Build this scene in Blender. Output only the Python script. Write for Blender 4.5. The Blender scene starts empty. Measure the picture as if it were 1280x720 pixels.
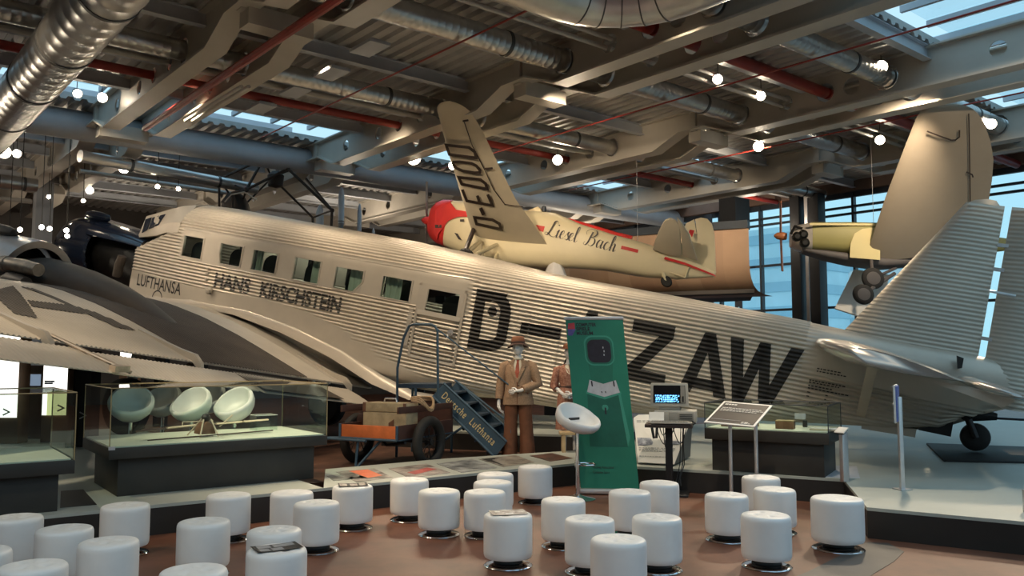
import bpy, bmesh, math, random
import numpy as np
from mathutils import Vector, Matrix
random.seed(7)
S = bpy.context.scene
COL = S.collection
PI = math.pi
R = math.radians
V = Vector

# ---------------------------------------------------------------- camera
F_PX, EYE = 1050.0, 1.7
PITCH = math.atan(82 / F_PX)
cam_d = bpy.data.cameras.new('camera')
cam = bpy.data.objects.new('camera', cam_d)
COL.objects.link(cam)
cam.location = (0, 0, EYE)
cam.rotation_euler = (PI / 2 + PITCH, 0, 0)
cam_d.sensor_width = 36
cam_d.lens = 36 * F_PX / 1280
cam_d.clip_end = 400
S.camera = cam
CF = V((0, math.cos(PITCH), math.sin(PITCH)))
CU = V((0, -math.sin(PITCH), math.cos(PITCH)))
CR = V((1, 0, 0))
EYEV = V((0, 0, EYE))


def ray(x, y):
    return CF + CR * ((x - 640) / F_PX) + CU * ((360 - y) / F_PX)


def at(x, y, Y):
    d = ray(x, y)
    return EYEV + d * (Y / d.y)


def on_z(x, y, z=0.0):
    d = ray(x, y)
    return EYEV + d * ((z - EYE) / d.z)


def on_plane(x, y, P, N):
    d = ray(x, y)
    return EYEV + d * ((P - EYEV).dot(N) / d.dot(N))


# ---------------------------------------------------------------- materials
def mat(name, col, rough=0.6, metal=0.0, noise=None, bump=None, emis=None, spec=0.5, coat=0.0, stretch=None):
    m = bpy.data.materials.new(name)
    m.use_nodes = True
    nt = m.node_tree
    b = nt.nodes['Principled BSDF']
    b.inputs['Base Color'].default_value = (*col, 1)
    b.inputs['Roughness'].default_value = rough
    b.inputs['Metallic'].default_value = metal
    b.inputs['Specular IOR Level'].default_value = spec
    b.inputs['Coat Weight'].default_value = coat
    tc = None
    if noise or bump:
        tc = nt.nodes.new('ShaderNodeTexCoord')
        out = tc.outputs['Object']
        if stretch:
            mp = nt.nodes.new('ShaderNodeMapping')
            mp.inputs['Scale'].default_value = stretch
            nt.links.new(out, mp.inputs['Vector'])
            out = mp.outputs['Vector']
    if noise:
        n = nt.nodes.new('ShaderNodeTexNoise')
        n.inputs['Scale'].default_value = noise[0]
        n.inputs['Detail'].default_value = 6
        n.inputs['Roughness'].default_value = 0.62
        nt.links.new(out, n.inputs['Vector'])
        r = nt.nodes.new('ShaderNodeValToRGB')
        a = noise[1]
        r.color_ramp.elements[0].position = 0.3
        r.color_ramp.elements[1].position = 0.7
        r.color_ramp.elements[0].color = (*[max(0, c * (1 - a)) for c in col], 1)
        c2 = noise[2] if len(noise) > 2 else [min(1, c * (1 + a)) for c in col]
        r.color_ramp.elements[1].color = (*c2, 1)
        nt.links.new(n.outputs['Fac'], r.inputs['Fac'])
        nt.links.new(r.outputs['Color'], b.inputs['Base Color'])
    if bump:
        n2 = nt.nodes.new('ShaderNodeTexNoise')
        n2.inputs['Scale'].default_value = bump[0]
        n2.inputs['Detail'].default_value = 4
        nt.links.new(out, n2.inputs['Vector'])
        bp = nt.nodes.new('ShaderNodeBump')
        bp.inputs['Strength'].default_value = bump[1]
        bp.inputs['Distance'].default_value = 0.01
        nt.links.new(n2.outputs['Fac'], bp.inputs['Height'])
        nt.links.new(bp.outputs['Normal'], b.inputs['Normal'])
    if emis:
        b.inputs['Emission Color'].default_value = (*emis[0], 1)
        b.inputs['Emission Strength'].default_value = emis[1]
    return m


def glass_mat(name, tint, refl=1.5, lo=0.0):
    m = bpy.data.materials.new(name)
    m.use_nodes = True
    nt = m.node_tree
    nt.nodes.clear()
    o = nt.nodes.new('ShaderNodeOutputMaterial')
    t = nt.nodes.new('ShaderNodeBsdfTransparent')
    t.inputs['Color'].default_value = (*tint, 1)
    g = nt.nodes.new('ShaderNodeBsdfGlossy')
    g.inputs['Roughness'].default_value = 0.02
    f = nt.nodes.new('ShaderNodeFresnel')
    f.inputs['IOR'].default_value = refl
    mx = nt.nodes.new('ShaderNodeMixShader')
    ge = nt.nodes.new('ShaderNodeNewGeometry')      # only the outer faces of a pane reflect
    inv = nt.nodes.new('ShaderNodeMath')
    inv.operation = 'SUBTRACT'
    inv.inputs[0].default_value = 1.0
    mul = nt.nodes.new('ShaderNodeMath')
    mul.operation = 'MULTIPLY'
    nt.links.new(ge.outputs['Backfacing'], inv.inputs[1])
    nt.links.new(f.outputs['Fac'], mul.inputs[0])
    nt.links.new(inv.outputs[0], mul.inputs[1])
    nt.links.new(mul.outputs[0], mx.inputs['Fac'])
    nt.links.new(t.outputs[0], mx.inputs[1])
    nt.links.new(g.outputs[0], mx.inputs[2])
    nt.links.new(mx.outputs[0], o.inputs['Surface'])
    return m


# ---------------------------------------------------------------- mesh builder
def frame_of(d):
    d = d.normalized()
    u = V((0, 0, 1)) if abs(d.z) < 0.95 else V((1, 0, 0))
    a = u.cross(d).normalized()
    return a, d.cross(a).normalized()


class MB:
    def __init__(s):
        s.v, s.f, s.mi, s.cur = [], [], [], 0

    def add(s, vs, fs):
        o = len(s.v)
        s.v += [V(p) for p in vs]
        for f in fs:
            s.f.append([i + o for i in f])
            s.mi.append(s.cur)
        return s

    def m(s, i):
        s.cur = i
        return s

    def box(s, c, d, rz=0.0, M=None):
        c = V(c)
        h = V(d) / 2
        rot = M if M is not None else Matrix.Rotation(rz, 3, 'Z')
        vs = [c + rot @ V((h.x * i, h.y * j, h.z * k)) for k in (-1, 1) for j in (-1, 1) for i in (-1, 1)]
        return s.add(vs, [(0, 2, 3, 1), (4, 5, 7, 6), (0, 1, 5, 4), (2, 6, 7, 3), (0, 4, 6, 2), (1, 3, 7, 5)])

    def loft(s, secs, closed=True, caps=True, wrap=False):
        n = len(secs[0])
        vs = [p for sec in secs for p in sec]
        fs = []
        k = len(secs)
        for i in range(k if wrap else k - 1):
            i2 = (i + 1) % k
            for j in range(n if closed else n - 1):
                j2 = (j + 1) % n
                fs.append((i * n + j, i * n + j2, i2 * n + j2, i2 * n + j))
        if caps and not wrap:
            fs.append(tuple(reversed(range(n))))
            fs.append(tuple((k - 1) * n + j for j in range(n)))
        return s.add(vs, fs)

    def tube(s, pts, r, n=8, caps=True, closed=False, squash=1.0):
        pts = [V(p) for p in pts]
        rs = r if isinstance(r, (list, tuple)) else [r] * len(pts)
        secs = []
        pa = None
        for i, p in enumerate(pts):
            a = pts[i - 1] if (i or closed) else p
            b = pts[(i + 1) % len(pts)] if (i < len(pts) - 1 or closed) else p
            t = (b - a)
            t = t.normalized() if t.length > 1e-9 else V((0, 0, 1))
            if pa is None:
                x, y = frame_of(t)
            else:
                x = (pa - t * pa.dot(t)).normalized()
                y = t.cross(x)
            pa = x
            secs.append([p + (x * math.cos(2 * PI * j / n) + y * math.sin(2 * PI * j / n) * squash) * rs[i] for j in range(n)])
        return s.loft(secs, caps=caps, wrap=closed)

    def lathe(s, prof, n=32, M=None, caps=True):
        M = M or Matrix.Identity(4)
        secs = [[M @ V((r * math.cos(2 * PI * j / n), r * math.sin(2 * PI * j / n), z)) for j in range(n)] for r, z in prof]
        return s.loft(secs, caps=caps)

    def prism(s, poly, vec):
        n = len(poly)
        poly = [V(p) for p in poly]
        vs = poly + [p + V(vec) for p in poly]
        fs = [tuple(range(n)), tuple(reversed(range(n, 2 * n)))] + [(i, i + n, (i + 1) % n + n, (i + 1) % n) for i in range(n)]
        return s.add(vs, fs)

    def slab(s, poly, N, t):
        """a flat plate: polygon thickened by t to both sides of its own plane"""
        N = V(N).normalized()
        return s.prism([V(p) - N * t / 2 for p in poly], N * t)

    def mesh(s, name, mats, smooth=35, bevel=0):
        me = bpy.data.meshes.new(name)
        me.from_pydata([tuple(p) for p in s.v], [], s.f)
        for m_ in (mats if isinstance(mats, (list, tuple)) else [mats]):
            me.materials.append(m_)
        me.polygons.foreach_set('material_index', s.mi)
        bm = bmesh.new()
        bm.from_mesh(me)
        bmesh.ops.recalc_face_normals(bm, faces=bm.faces)
        if bevel:
            es = [e for e in bm.edges if len(e.link_faces) == 2 and e.calc_face_angle(0) > R(40)]
            bmesh.ops.bevel(bm, geom=es, offset=bevel, segments=2, affect='EDGES', profile=0.6, clamp_overlap=True)
        bm.to_mesh(me)
        bm.free()
        if smooth:
            me.shade_smooth()
            me.set_sharp_from_angle(angle=R(smooth))
        me.update()
        return me

    def build(s, name, mats, parent=None, smooth=35, bevel=0, origin=True):
        """ONE mesh object; below a parent the coordinates are those of the world at building time (or the parent's own if it has a matrix 'local')"""
        if parent is None and origin and s.v:
            lo = V([min(p[i] for p in s.v) for i in range(3)])
            hi = V([max(p[i] for p in s.v) for i in range(3)])
            c = V(((lo.x + hi.x) / 2, (lo.y + hi.y) / 2, lo.z))
            s.v = [p - c for p in s.v]
        else:
            c = V((0, 0, 0))
        o = bpy.data.objects.new(name, s.mesh(name, mats, smooth, bevel))
        COL.objects.link(o)
        o.location = c
        if parent is not None:
            hang(o, parent)
        return o


def hang(o, parent):
    o.parent = parent
    root = parent
    while root.parent is not None:
        root = root.parent
    if parent is root and not root.get('_local'):
        o.matrix_parent_inverse = Matrix.Translation(-root.location)


def tag(o, label=None, cat=None, group=None, kind=None):
    if label:
        o['label'] = label
    if cat:
        o['category'] = cat
    if group:
        o['group'] = group
    if kind:
        o['kind'] = kind
    return o


def thing(name, label, cat, loc=(0, 0, 0), group=None, local=None):
    o = bpy.data.objects.new(name, None)
    COL.objects.link(o)
    o.empty_display_size = 0.1
    o.location = loc
    if local is not None:
        o['_local'] = 1
        o.matrix_world = local
    return tag(o, label, cat, group)


def copy_tree(o, parent=None):
    c = o.copy()
    COL.objects.link(c)
    if parent is not None:
        c.parent = parent
    for ch in list(o.children):
        copy_tree(ch, c)
    return c


def curve_mesh(name, splines, ext):
    """flat plate in the xy plane with holes (first spline outer, the others holes), thickness 2*ext"""
    cu = bpy.data.curves.new(name, 'CURVE')
    cu.dimensions = '2D'
    cu.fill_mode = 'BOTH'
    cu.extrude = ext
    for sp in splines:
        s = cu.splines.new('POLY')
        s.points.add(len(sp) - 1)
        for p, q in zip(s.points, sp):
            p.co = (q[0], q[1], 0, 1)
        s.use_cyclic_u = True
    o = bpy.data.objects.new('tmp', cu)
    COL.objects.link(o)
    dg = bpy.context.evaluated_depsgraph_get()
    me = bpy.data.meshes.new_from_object(o.evaluated_get(dg))
    bpy.data.objects.remove(o)
    bpy.data.curves.remove(cu)
    vs = [v.co.copy() for v in me.vertices]
    fs = [tuple(p.vertices) for p in me.polygons]
    bpy.data.meshes.remove(me)
    return vs, fs


def text_mesh(txt, size=1.0, bold=0.0, sx=1.0, shear=0.0, space=1.0):
    """flat lettering in the xy plane, baseline y=0, starting at x=0: (verts, faces, width)"""
    cu = bpy.data.curves.new('t', 'FONT')
    cu.body = txt
    cu.size = size
    cu.offset = bold
    cu.shear = shear
    cu.space_character = space
    cu.resolution_u = 3
    o = bpy.data.objects.new('tmp', cu)
    COL.objects.link(o)
    dg = bpy.context.evaluated_depsgraph_get()
    me = bpy.data.meshes.new_from_object(o.evaluated_get(dg))
    bpy.data.objects.remove(o)
    bpy.data.curves.remove(cu)
    vs = [V((v.co.x * sx, v.co.y, 0)) for v in me.vertices]
    fs = [tuple(p.vertices) for p in me.polygons]
    bpy.data.meshes.remove(me)
    x0 = min(v.x for v in vs)
    for v in vs:
        v.x -= x0
    return vs, fs, max(v.x for v in vs)


def text_fit(txt, w, h, **k):
    """lettering scaled to width w and cap height h"""
    vs, fs, w0 = text_mesh(txt, **k)
    h0 = max(v.y for v in vs)
    return [V((v.x * w / w0, v.y * h / h0, 0)) for v in vs], fs


def strokes(lines, w):
    """monoline lettering: each polyline becomes a mitred band of width w (2-D)"""
    vs, fs = [], []
    for ln in lines:
        closed = ln[0] == ln[-1]
        p = [V((a, b)) for a, b in (ln[:-1] if closed else ln)]
        n = len(p)
        o = len(vs)
        for i in range(n):
            a = p[i - 1] if (i or closed) else None
            b = p[(i + 1) % n] if (i < n - 1 or closed) else None
            d1 = (p[i] - a).normalized() if a is not None else None
            d2 = (b - p[i]).normalized() if b is not None else None
            if d1 is None:
                d1 = d2
            if d2 is None:
                d2 = d1
            nn = V((-(d1.y + d2.y), d1.x + d2.x))
            nn = nn.normalized() if nn.length > 1e-6 else V((-d1.y, d1.x))
            k = min(1 / max(0.35, nn.dot(V((-d1.y, d1.x)))), 2.0)
            vs += [V((*(p[i] + nn * w / 2 * k), 0)), V((*(p[i] - nn * w / 2 * k), 0))]
        for i in range(n if closed else n - 1):
            j = (i + 1) % n
            fs.append((o + 2 * i, o + 2 * i + 1, o + 2 * j + 1, o + 2 * j))
    return vs, fs


def cut2d(vs, fs, cx=(), cy=()):
    """cut flat geometry along x = cx and y = cy so that it can follow a curved or corrugated surface"""
    bm = bmesh.new()
    bv = [bm.verts.new((v[0], v[1], 0)) for v in vs]
    for f in fs:
        try:
            bm.faces.new([bv[i] for i in f])
        except ValueError:
            pass
    for ax, cs in ((V((1, 0, 0)), cx), (V((0, 1, 0)), cy)):
        for c in cs:
            bmesh.ops.bisect_plane(bm, geom=bm.verts[:] + bm.edges[:] + bm.faces[:], plane_co=ax * c, plane_no=ax, dist=1e-6)
    bm.verts.index_update()
    out = ([v.co.copy() for v in bm.verts], [[v.index for v in f.verts] for f in bm.faces])
    bm.free()
    return out


def wing_loft(mb, les, tes, N, thick, n=9, k=1.0):
    """aerofoil skin between a leading-edge and a trailing-edge polyline; N = up normal"""
    N = V(N).normalized()
    secs = []
    for le, te in zip(les, tes):
        le, te = V(le), V(te)
        c = (te - le).length
        th = min(thick, c * 0.16)
        sec = []
        ts = [(1 - math.cos(PI * i / n)) / 2 for i in range(n + 1)]

        def h(t):
            return th * (1.48 * math.sqrt(max(t, 0)) - 0.63 * t - 1.758 * t * t + 1.42 * t ** 3 - 0.51 * t ** 4)
        for t in ts:
            sec.append(le.lerp(te, t) + N * h(t) * k)
        for t in reversed(ts[1:-1]):
            sec.append(le.lerp(te, t) - N * h(t) * k)
        secs.append(sec)
    mb.loft(secs)
    return mb
# ---------------------------------------------------------------- materials used all over
M = {}
M['floor'] = mat('brown cast floor', (0.155, 0.062, 0.035), 0.5, noise=(1.6, 0.35), bump=(30, 0.05))
M['inlay'] = mat('grey floor inlay', (0.075, 0.07, 0.065), 0.5, noise=(4, 0.15))
M['soil'] = mat('dark brown exhibit ground', (0.10, 0.045, 0.028), 0.7, noise=(2.2, 0.5), bump=(8, 0.3))
M['plat_top'] = mat('pale grey-green platform top', (0.42, 0.445, 0.40), 0.5, noise=(1.2, 0.06))
M['plat_side'] = mat('black-brown platform side', (0.018, 0.015, 0.013), 0.55, noise=(3, 0.2))
M['black_board'] = mat('matt black board', (0.012, 0.012, 0.012), 0.7, noise=(5, 0.2))
M['deck'] = mat('roof deck sheet', (0.46, 0.45, 0.44), 0.5, 0.3, noise=(1.0, 0.2))
M['girder'] = mat('girder paint', (0.56, 0.52, 0.46), 0.5, noise=(0.8, 0.1))
M['purlin'] = mat('purlin paint', (0.52, 0.55, 0.60), 0.5, noise=(0.8, 0.12))
M['duct'] = mat('galvanised duct', (0.62, 0.61, 0.59), 0.32, 0.9, noise=(3, 0.12))
M['duct_band'] = mat('duct joint band', (0.12, 0.12, 0.12), 0.5, 0.5, noise=(3, 0.1))
M['pipe_red'] = mat('red sprinkler pipe', (0.32, 0.035, 0.025), 0.4, noise=(3, 0.15))
M['pipe_white'] = mat('white pipe', (0.62, 0.60, 0.56), 0.4, noise=(3, 0.08))
M['steel_dark'] = mat('dark blue-grey steel', (0.035, 0.045, 0.06), 0.45, 0.2, noise=(3, 0.15))
M['black_steel'] = mat('black steel', (0.015, 0.015, 0.017), 0.5, 0.2, noise=(3, 0.15))
M['dark_wall'] = mat('dark hall wall', (0.08, 0.072, 0.068), 0.8, noise=(0.6, 0.3))
M['warm_wall'] = mat('warm hall wall', (0.25, 0.15, 0.10), 0.8, noise=(0.6, 0.2))
M['glass'] = glass_mat('window glass', (0.90, 0.97, 0.98))
M['case_glass'] = glass_mat('showcase glass', (0.93, 0.97, 0.95), 1.55)
M['lamp'] = mat('glowing lamp face', (1, 0.9, 0.75), 0.5, emis=((1.0, 0.84, 0.62), 60), noise=(4, 0.02))
M['lamp_body'] = mat('black lamp can', (0.03, 0.028, 0.026), 0.45, 0.4, noise=(6, 0.1))
M['chrome'] = mat('chrome', (0.8, 0.8, 0.8), 0.08, 1.0, noise=(5, 0.02))
M['white_leather'] = mat('white leatherette', (0.80, 0.80, 0.79), 0.42, noise=(6, 0.025), bump=(220, 0.06))
M['black_plastic'] = mat('black plastic', (0.02, 0.02, 0.02), 0.4, noise=(6, 0.1))
M['paper'] = mat('paper', (0.75, 0.74, 0.70), 0.7, noise=(8, 0.04))
M['white_paint'] = mat('white paint', (0.78, 0.77, 0.74), 0.5, noise=(5, 0.03))
M['alu'] = mat('brushed aluminium', (0.66, 0.64, 0.64), 0.35, 0.8, noise=(8, 0.05))


def skyworld():
    w = bpy.data.worlds.new('world')
    S.world = w
    w.use_nodes = True
    nt = w.node_tree
    bg = nt.nodes['Background']
    tc = nt.nodes.new('ShaderNodeTexCoord')
    sp = nt.nodes.new('ShaderNodeSeparateXYZ')
    rp = nt.nodes.new('ShaderNodeValToRGB')
    nt.links.new(tc.outputs['Generated'], sp.inputs[0])
    nt.links.new(sp.outputs['Z'], rp.inputs['Fac'])
    e = rp.color_ramp.elements
    e[0].position, e[0].color = 0.0, (0.50, 0.83, 0.98, 1)
    e[1].position, e[1].color = 0.6, (0.52, 0.78, 1.0, 1)
    nt.links.new(rp.outputs['Color'], bg.inputs['Color'])
    bg.inputs['Strength'].default_value = 1.0


skyworld()
GX, QX = (-0.640, 0.768), (0.768, 0.640)


def GQ(g, q, z):
    return V((g * GX[0] + q * QX[0], g * GX[1] + q * QX[1], z))


GD, QD = V((*GX, 0)), V((*QX, 0))
BROT = math.atan2(QX[1], QX[0])      # rotation that turns x into the q direction


def structure(mb, name, mats, **k):
    return tag(mb.build(name, mats, **k), kind='structure')


# ---------------------------------------------------------------- floor and platforms
structure(MB().box((2, 14, -0.05), (70, 60, 0.1)), 'floor', M['floor'])
# dark band let into the floor
bp = [on_z(*p, 0.0) for p in [(960, 735), (1010, 715), (1060, 690), (1083, 678), (1110, 679), (1130, 690), (1118, 702), (1085, 722), (1060, 735)]]
structure(MB().prism([p + V((0, 0, 0.001)) for p in bp], (0, 0, 0.003)), 'floor_inlay', M['inlay'])


def platform(name, poly, z0, z1, side, top, lip=0.03):
    mb = MB()
    lo = [V((p[0], p[1], z0)) for p in poly]
    mb.m(0).prism(lo, (0, 0, z1 - z0 - lip))
    mb.m(1).prism([V((p[0], p[1], z1 - lip)) for p in poly], (0, 0, lip))
    return structure(mb, name, [side, top])


ZP = 0.28
PA = V((-4.13, 7.5))
PD = V((4.94, 3.56)).normalized()
PN = V((-PD.y, PD.x))                 # away from the camera


def along(a, b):
    p = PA + PD * a + PN * b
    return (p.x, p.y)


sa = (V((-1.95, 8.97)) - PA).length
sb = (V((0.86, 11.05)) - PA).length
platform('platform', [along(-6, 0), along(sa, 0), along(sa, 9), along(-9, 9)], 0, ZP, M['plat_side'], M['plat_top'])
platform('platform_strip', [along(sa, 0), along(sb, 0), (1.0, 12.55), (-0.88, 11.56), (-2.3, 10.5)], 0, ZP, M['plat_side'], M['plat_top'])
platform('platform_tail', [(2.16, 10.46), (3.76, 9.67), (3.29, 7.92), (4.34, 7.25), (9.0, 4.4), (16, 12), (9, 20), (2.6, 16.5), (1.05, 12.6), (0.95, 11.05)], 0, ZP, M['plat_side'], M['plat_top'])
gp = [along(sa, 1.2), along(sb + 0.1, 1.2), (1.05, 12.62), (2.6, 16.5), (-2, 20), (-6, 16), along(sa, 6)]
structure(MB().prism([V((p[0], p[1], 0.0)) for p in gp], (0, 0, 0.15)), 'floor_exhibit', M['soil'])
# pale raised floor seen below the aircraft behind the two figures
platform('platform_rear', [(-2.2, 14.3), (-.1, 13.45), (1.55, 13.0), (3.0, 16.2), (-1.5, 18.5)], 0.0, 0.44, M['plat_side'], M['plat_top'])

# ---------------------------------------------------------------- roof
Z_FL, Z_DK = 6.0, 6.66
NODES = [3.2, 10.6, 18.0, 25.4]
GIRD = [-0.55, 4.2, 9.0, 13.7, 18.4]
PIPES_G = [6.6, 7.2, 7.7, 8.5, 9.5, 12.9, 13.6, 14.4, 15.2]
HOLE_R = {6.6: .22, 7.2: .15, 7.7: .17, 8.5: .15, 9.5: .22, 12.9: .2, 13.6: .13, 14.4: .13, 15.2: .13}


def girder_bottom(g):
    for n in NODES:
        d = abs(g - n)
        if d < 0.3:
            return Z_FL + 0.28
        if d < 1.0:
            return Z_FL + 0.28 * (1.0 - d) / 0.7
    return Z_FL


g0, g1 = 1.0, 30.0
gs = sorted({g0, g1} | {n + k for n in NODES for k in (-1.0, -0.3, 0.3, 1.0)})


def make_girder(q0):
    mb = MB()
    for dq in (0.0, 0.95):
        outer = [(g, girder_bottom(g)) for g in gs] + [(g1, Z_DK), (g0, Z_DK)]
        holes = []
        for g, r in HOLE_R.items():
            holes.append([(g + r * math.cos(2 * PI * i / 20), 6.34 + r * math.sin(2 * PI * i / 20)) for i in range(20)])
        for g in (4.85, 16.6, 20.2, 22.5, 24):
            holes.append([(g + .13 * math.cos(2 * PI * i / 16), 6.34 + .13 * math.sin(2 * PI * i / 16)) for i in range(16)])
        vs, fs = curve_mesh('w', [outer] + holes, 0.012)
        mb.add([GQ(v.x, q0 + dq + v.z, v.y) for v in vs], fs)
        w = 0.16
        secs = []
        for g in gs:
            zb = girder_bottom(g)
            secs.append([GQ(g, q0 + dq - w, zb - .025), GQ(g, q0 + dq + w, zb - .025), GQ(g, q0 + dq + w, zb + .01), GQ(g, q0 + dq - w, zb + .01)])
        mb.loft(secs)
        mb.loft([[GQ(g, q0 + dq - .12, Z_DK - .03), GQ(g, q0 + dq + .12, Z_DK - .03), GQ(g, q0 + dq + .12, Z_DK), GQ(g, q0 + dq - .12, Z_DK)] for g in (g0, g1)])
    for n in NODES:      # cross pieces that sit in the notches
        c = GQ(n, q0 + .47, 6.16)
        mb.box(c, (0.93, 0.30, 0.26), BROT)
        mb.box(GQ(n, q0 - .02, 6.45), (0.10, 0.16, 0.42), BROT)
    return structure(mb, 'ceiling_girder', M['girder'], smooth=30)


for q in GIRD:
    make_girder(q)

# roof deck of ribbed sheet, with slots left open for the rooflights
DECK = [(5.8, 16.3, -6.0, 14.3), (4.7, 5.8, -6.0, 9.9), (6.6, 9.9, 14.3, 24), (10.35, 13.3, 14.3, 24), (13.9, 16.3, 14.3, 24), (17.9, 19.0, -12, 24), (20.5, 31, -12, 9.5), (19.0, 31, 9.5, 24), (0.5, 3.0, 14.3, 24), (9.9, 10.35, 14.3, 16.9), (9.9, 10.35, 19.4, 24), (13.3, 13.9, 14.3, 16.3), (13.3, 13.9, 18.4, 24), (10.5, 16.3, -12, -6)]
for (a, b, c, d) in DECK:
    mb = MB()
    n = max(2, int((d - c) / 0.25))
    prof = []
    for i in range(n):
        x = c + (d - c) * i / n
        s_ = (d - c) / n
        prof += [(x, 0), (x + s_ * .35, 0), (x + s_ * .5, .055), (x + s_ * .85, .055)]
    prof.append((d, 0))
    mb.loft([[GQ(g, x, Z_DK + h) for x, h in prof] + [GQ(g, d, Z_DK + .14), GQ(g, c, Z_DK + .14)] for g in (a, b)], closed=True)
    structure(mb, 'ceiling', M['deck'], smooth=20)

# purlins between the girders
pm = MB().box((2.36, 0, -.11), (4.72, .012, .22)).box((2.36, 0, -.215), (4.72, .14, .014)).box((2.36, 0, -.006), (4.72, .14, .012))
proto = None
for q in [-10.05, -5.3] + GIRD:
    for g in (4.0, 5.9, 8.1, 10.1, 12.0, 14.05, 15.8, 20.9, 22.4, 24.2, 26.0, 27.8):
        if q > 13 and 3 < g < 6.5 or g < 5.7:
            continue
        if proto is None:
            proto = structure(pm, 'ceiling_purlin', M['purlin'], origin=False)
            o = proto
        else:
            o = proto.copy()
            COL.objects.link(o)
        o.location = GQ(g, q + .03, Z_DK)
        o.rotation_euler = (0, 0, BROT)

# rooflight glazing bars and upstands over the long slot
for (a, b, c, d, st) in ((16.3, 17.9, -12, 24, 0.9), (3.0, 6.6, 14.3, 24, 0.9), (0.5, 5.8, 9.9, 14.3, 0.9), (19.0, 20.5, -12, 9.5, 1.2), (-4.0, 4.7, -6, 9.9, 1.2)):  # last slot, unseen above the viewpoint, is added for daylight fill
    mb = MB()
    x = c
    while x < d:
        mb.box(GQ((a + b) / 2, x, Z_DK + .3), (0.07, b - a, 0.10), BROT)
        x += st
    mb.box(GQ(a, (c + d) / 2, Z_DK + .2), (d - c, .05, .4), BROT)
    if a == 19.0:
        mb.box(GQ(b, (c + d) / 2, Z_DK + .5), (d - c, .05, 1.0), BROT)
    structure(mb, 'ceiling_rooflight_frame', M['purlin'])
    pn = MB().box(GQ((a + b) / 2, (c + d) / 2, Z_DK + .37), (d - c, b - a, .012), BROT)
    structure(pn, 'ceiling_rooflight_pane', M['glass'])
# big blue-grey roller housing along the long rooflight
structure(MB().tube([GQ(18.55, -12, 6.33), GQ(18.55, 24, 6.33)], .30, 20), 'ceiling_edge_beam', M['purlin'])

# columns
for (g, q, h) in ((25.4, 4.65, 6.3),):
    p = GQ(g, q, 0)
    structure(MB().box((p.x, p.y, h / 2), (.42, .42, h), BROT, ).box((p.x, p.y, .05), (.55, .55, .1), BROT), 'column', M['purlin'], bevel=.02)

# far walls of the hall
structure(MB().box(GQ(31, 6, 3.4), (40, .3, 7), BROT), 'wall_rear', M['dark_wall'])
structure(MB().box(GQ(12, -13, 3.4), (.3, 42, 7), BROT), 'wall_side', M['dark_wall'])
structure(MB().box((0, -9, 3.4), (44, .3, 7)), 'wall_back', M['warm_wall'])
# ---------------------------------------------------------------- glazed wall
QW = 23.0
WG0, WG1 = -8.0, 23.0
ZH = 6.35
mb = MB()
g = WG0
while g <= WG1:
    p = GQ(g, QW, 0)
    mb.box((p.x, p.y, ZH / 2), (.16, .07, ZH), BROT)
    g += 1.55
for z, t in ((0.05, .12), (1.15, .07), (3.05, .07), (4.45, .07), (5.75, .06), (5.95, .06), (6.3, .16)):
    c = GQ((WG0 + WG1) / 2, QW, z)
    mb.box(c, (.12, WG1 - WG0, t), BROT)
structure(mb, 'window_1', M['steel_dark'], smooth=0)
structure(MB().box(GQ((WG0 + WG1) / 2, QW + .03, ZH / 2), (.012, WG1 - WG0, ZH), BROT), 'window_1_pane', M['glass'])
structure(MB().box(GQ((WG0 + WG1) / 2, QW, 6.75), (.5, WG1 - WG0, .75), BROT), 'wall_window_head', mat('brown head panel', (.20, .13, .10), .7, noise=(1, .2)))
structure(MB().box(GQ(27, QW, 3.4), (.3, 8, 7), BROT), 'wall_window_end', M['dark_wall'])
# pierced steel posts in front of the glass
for gg in (15.9, 17.0, 18.6, 19.4, 20.4):
    b = GQ(gg, QW - .35, 0)
    outer = [(-.13, .0), (.13, .0), (.13, 6.3), (-.13, 6.3)]
    holes = [[(.05 * math.cos(2 * PI * i / 12), .5 + .33 * k + .05 * math.sin(2 * PI * i / 12)) for i in range(12)] for k in range(17)]
    vs, fs = curve_mesh('post', [outer] + holes, .02)
    mb = MB().add([b + GD * v.x + V((0, 0, v.y)) + QD * v.z for v in vs], fs)
    structure(mb, 'column_pierced_post', M['steel_dark'])
# dark double column in front of the glass
for dg, w in ((0, .30), (.60, .32)):
    p = GQ(13.4 - dg, QW - .9, 0)
    structure(MB().box((p.x, p.y, 3.15), (.4, w, 6.3), BROT), 'column_window', M['black_steel'], bevel=.01)
structure(MB().box(GQ(13.1, QW - .9, 3.15), (.15, .1, 6.3), BROT), 'column_window_rail', M['alu'])

structure(MB().box(GQ(-14, QW, 3.4), (.3, 31, 7), BROT), 'wall_daylight_block', M['dark_wall'])  # unseen solid wall added to cut daylight on the tail platform
# the street outside: pale blocks behind the glass
M['office'] = mat('pale blue office block', (.62, .80, .84), .7, noise=(.3, .1))
M['office_glass'] = mat('office window band', (.38, .58, .66), .3, noise=(.3, .1))


def block(cx, cy, w, d, h, floors, label, m='office'):
    t = thing('office_building', label, 'building', (cx, cy, 0))
    MB().box((cx, cy, h / 2), (w, d, h), BROT).build('wall', M[m], t)
    for i in range(floors):
        z = h * (i + .55) / floors
        MB().box((cx, cy, z), (w + .2, d + .2, h / floors * .4), BROT).build('window_band', M['office_glass'], t)
    return t


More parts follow.
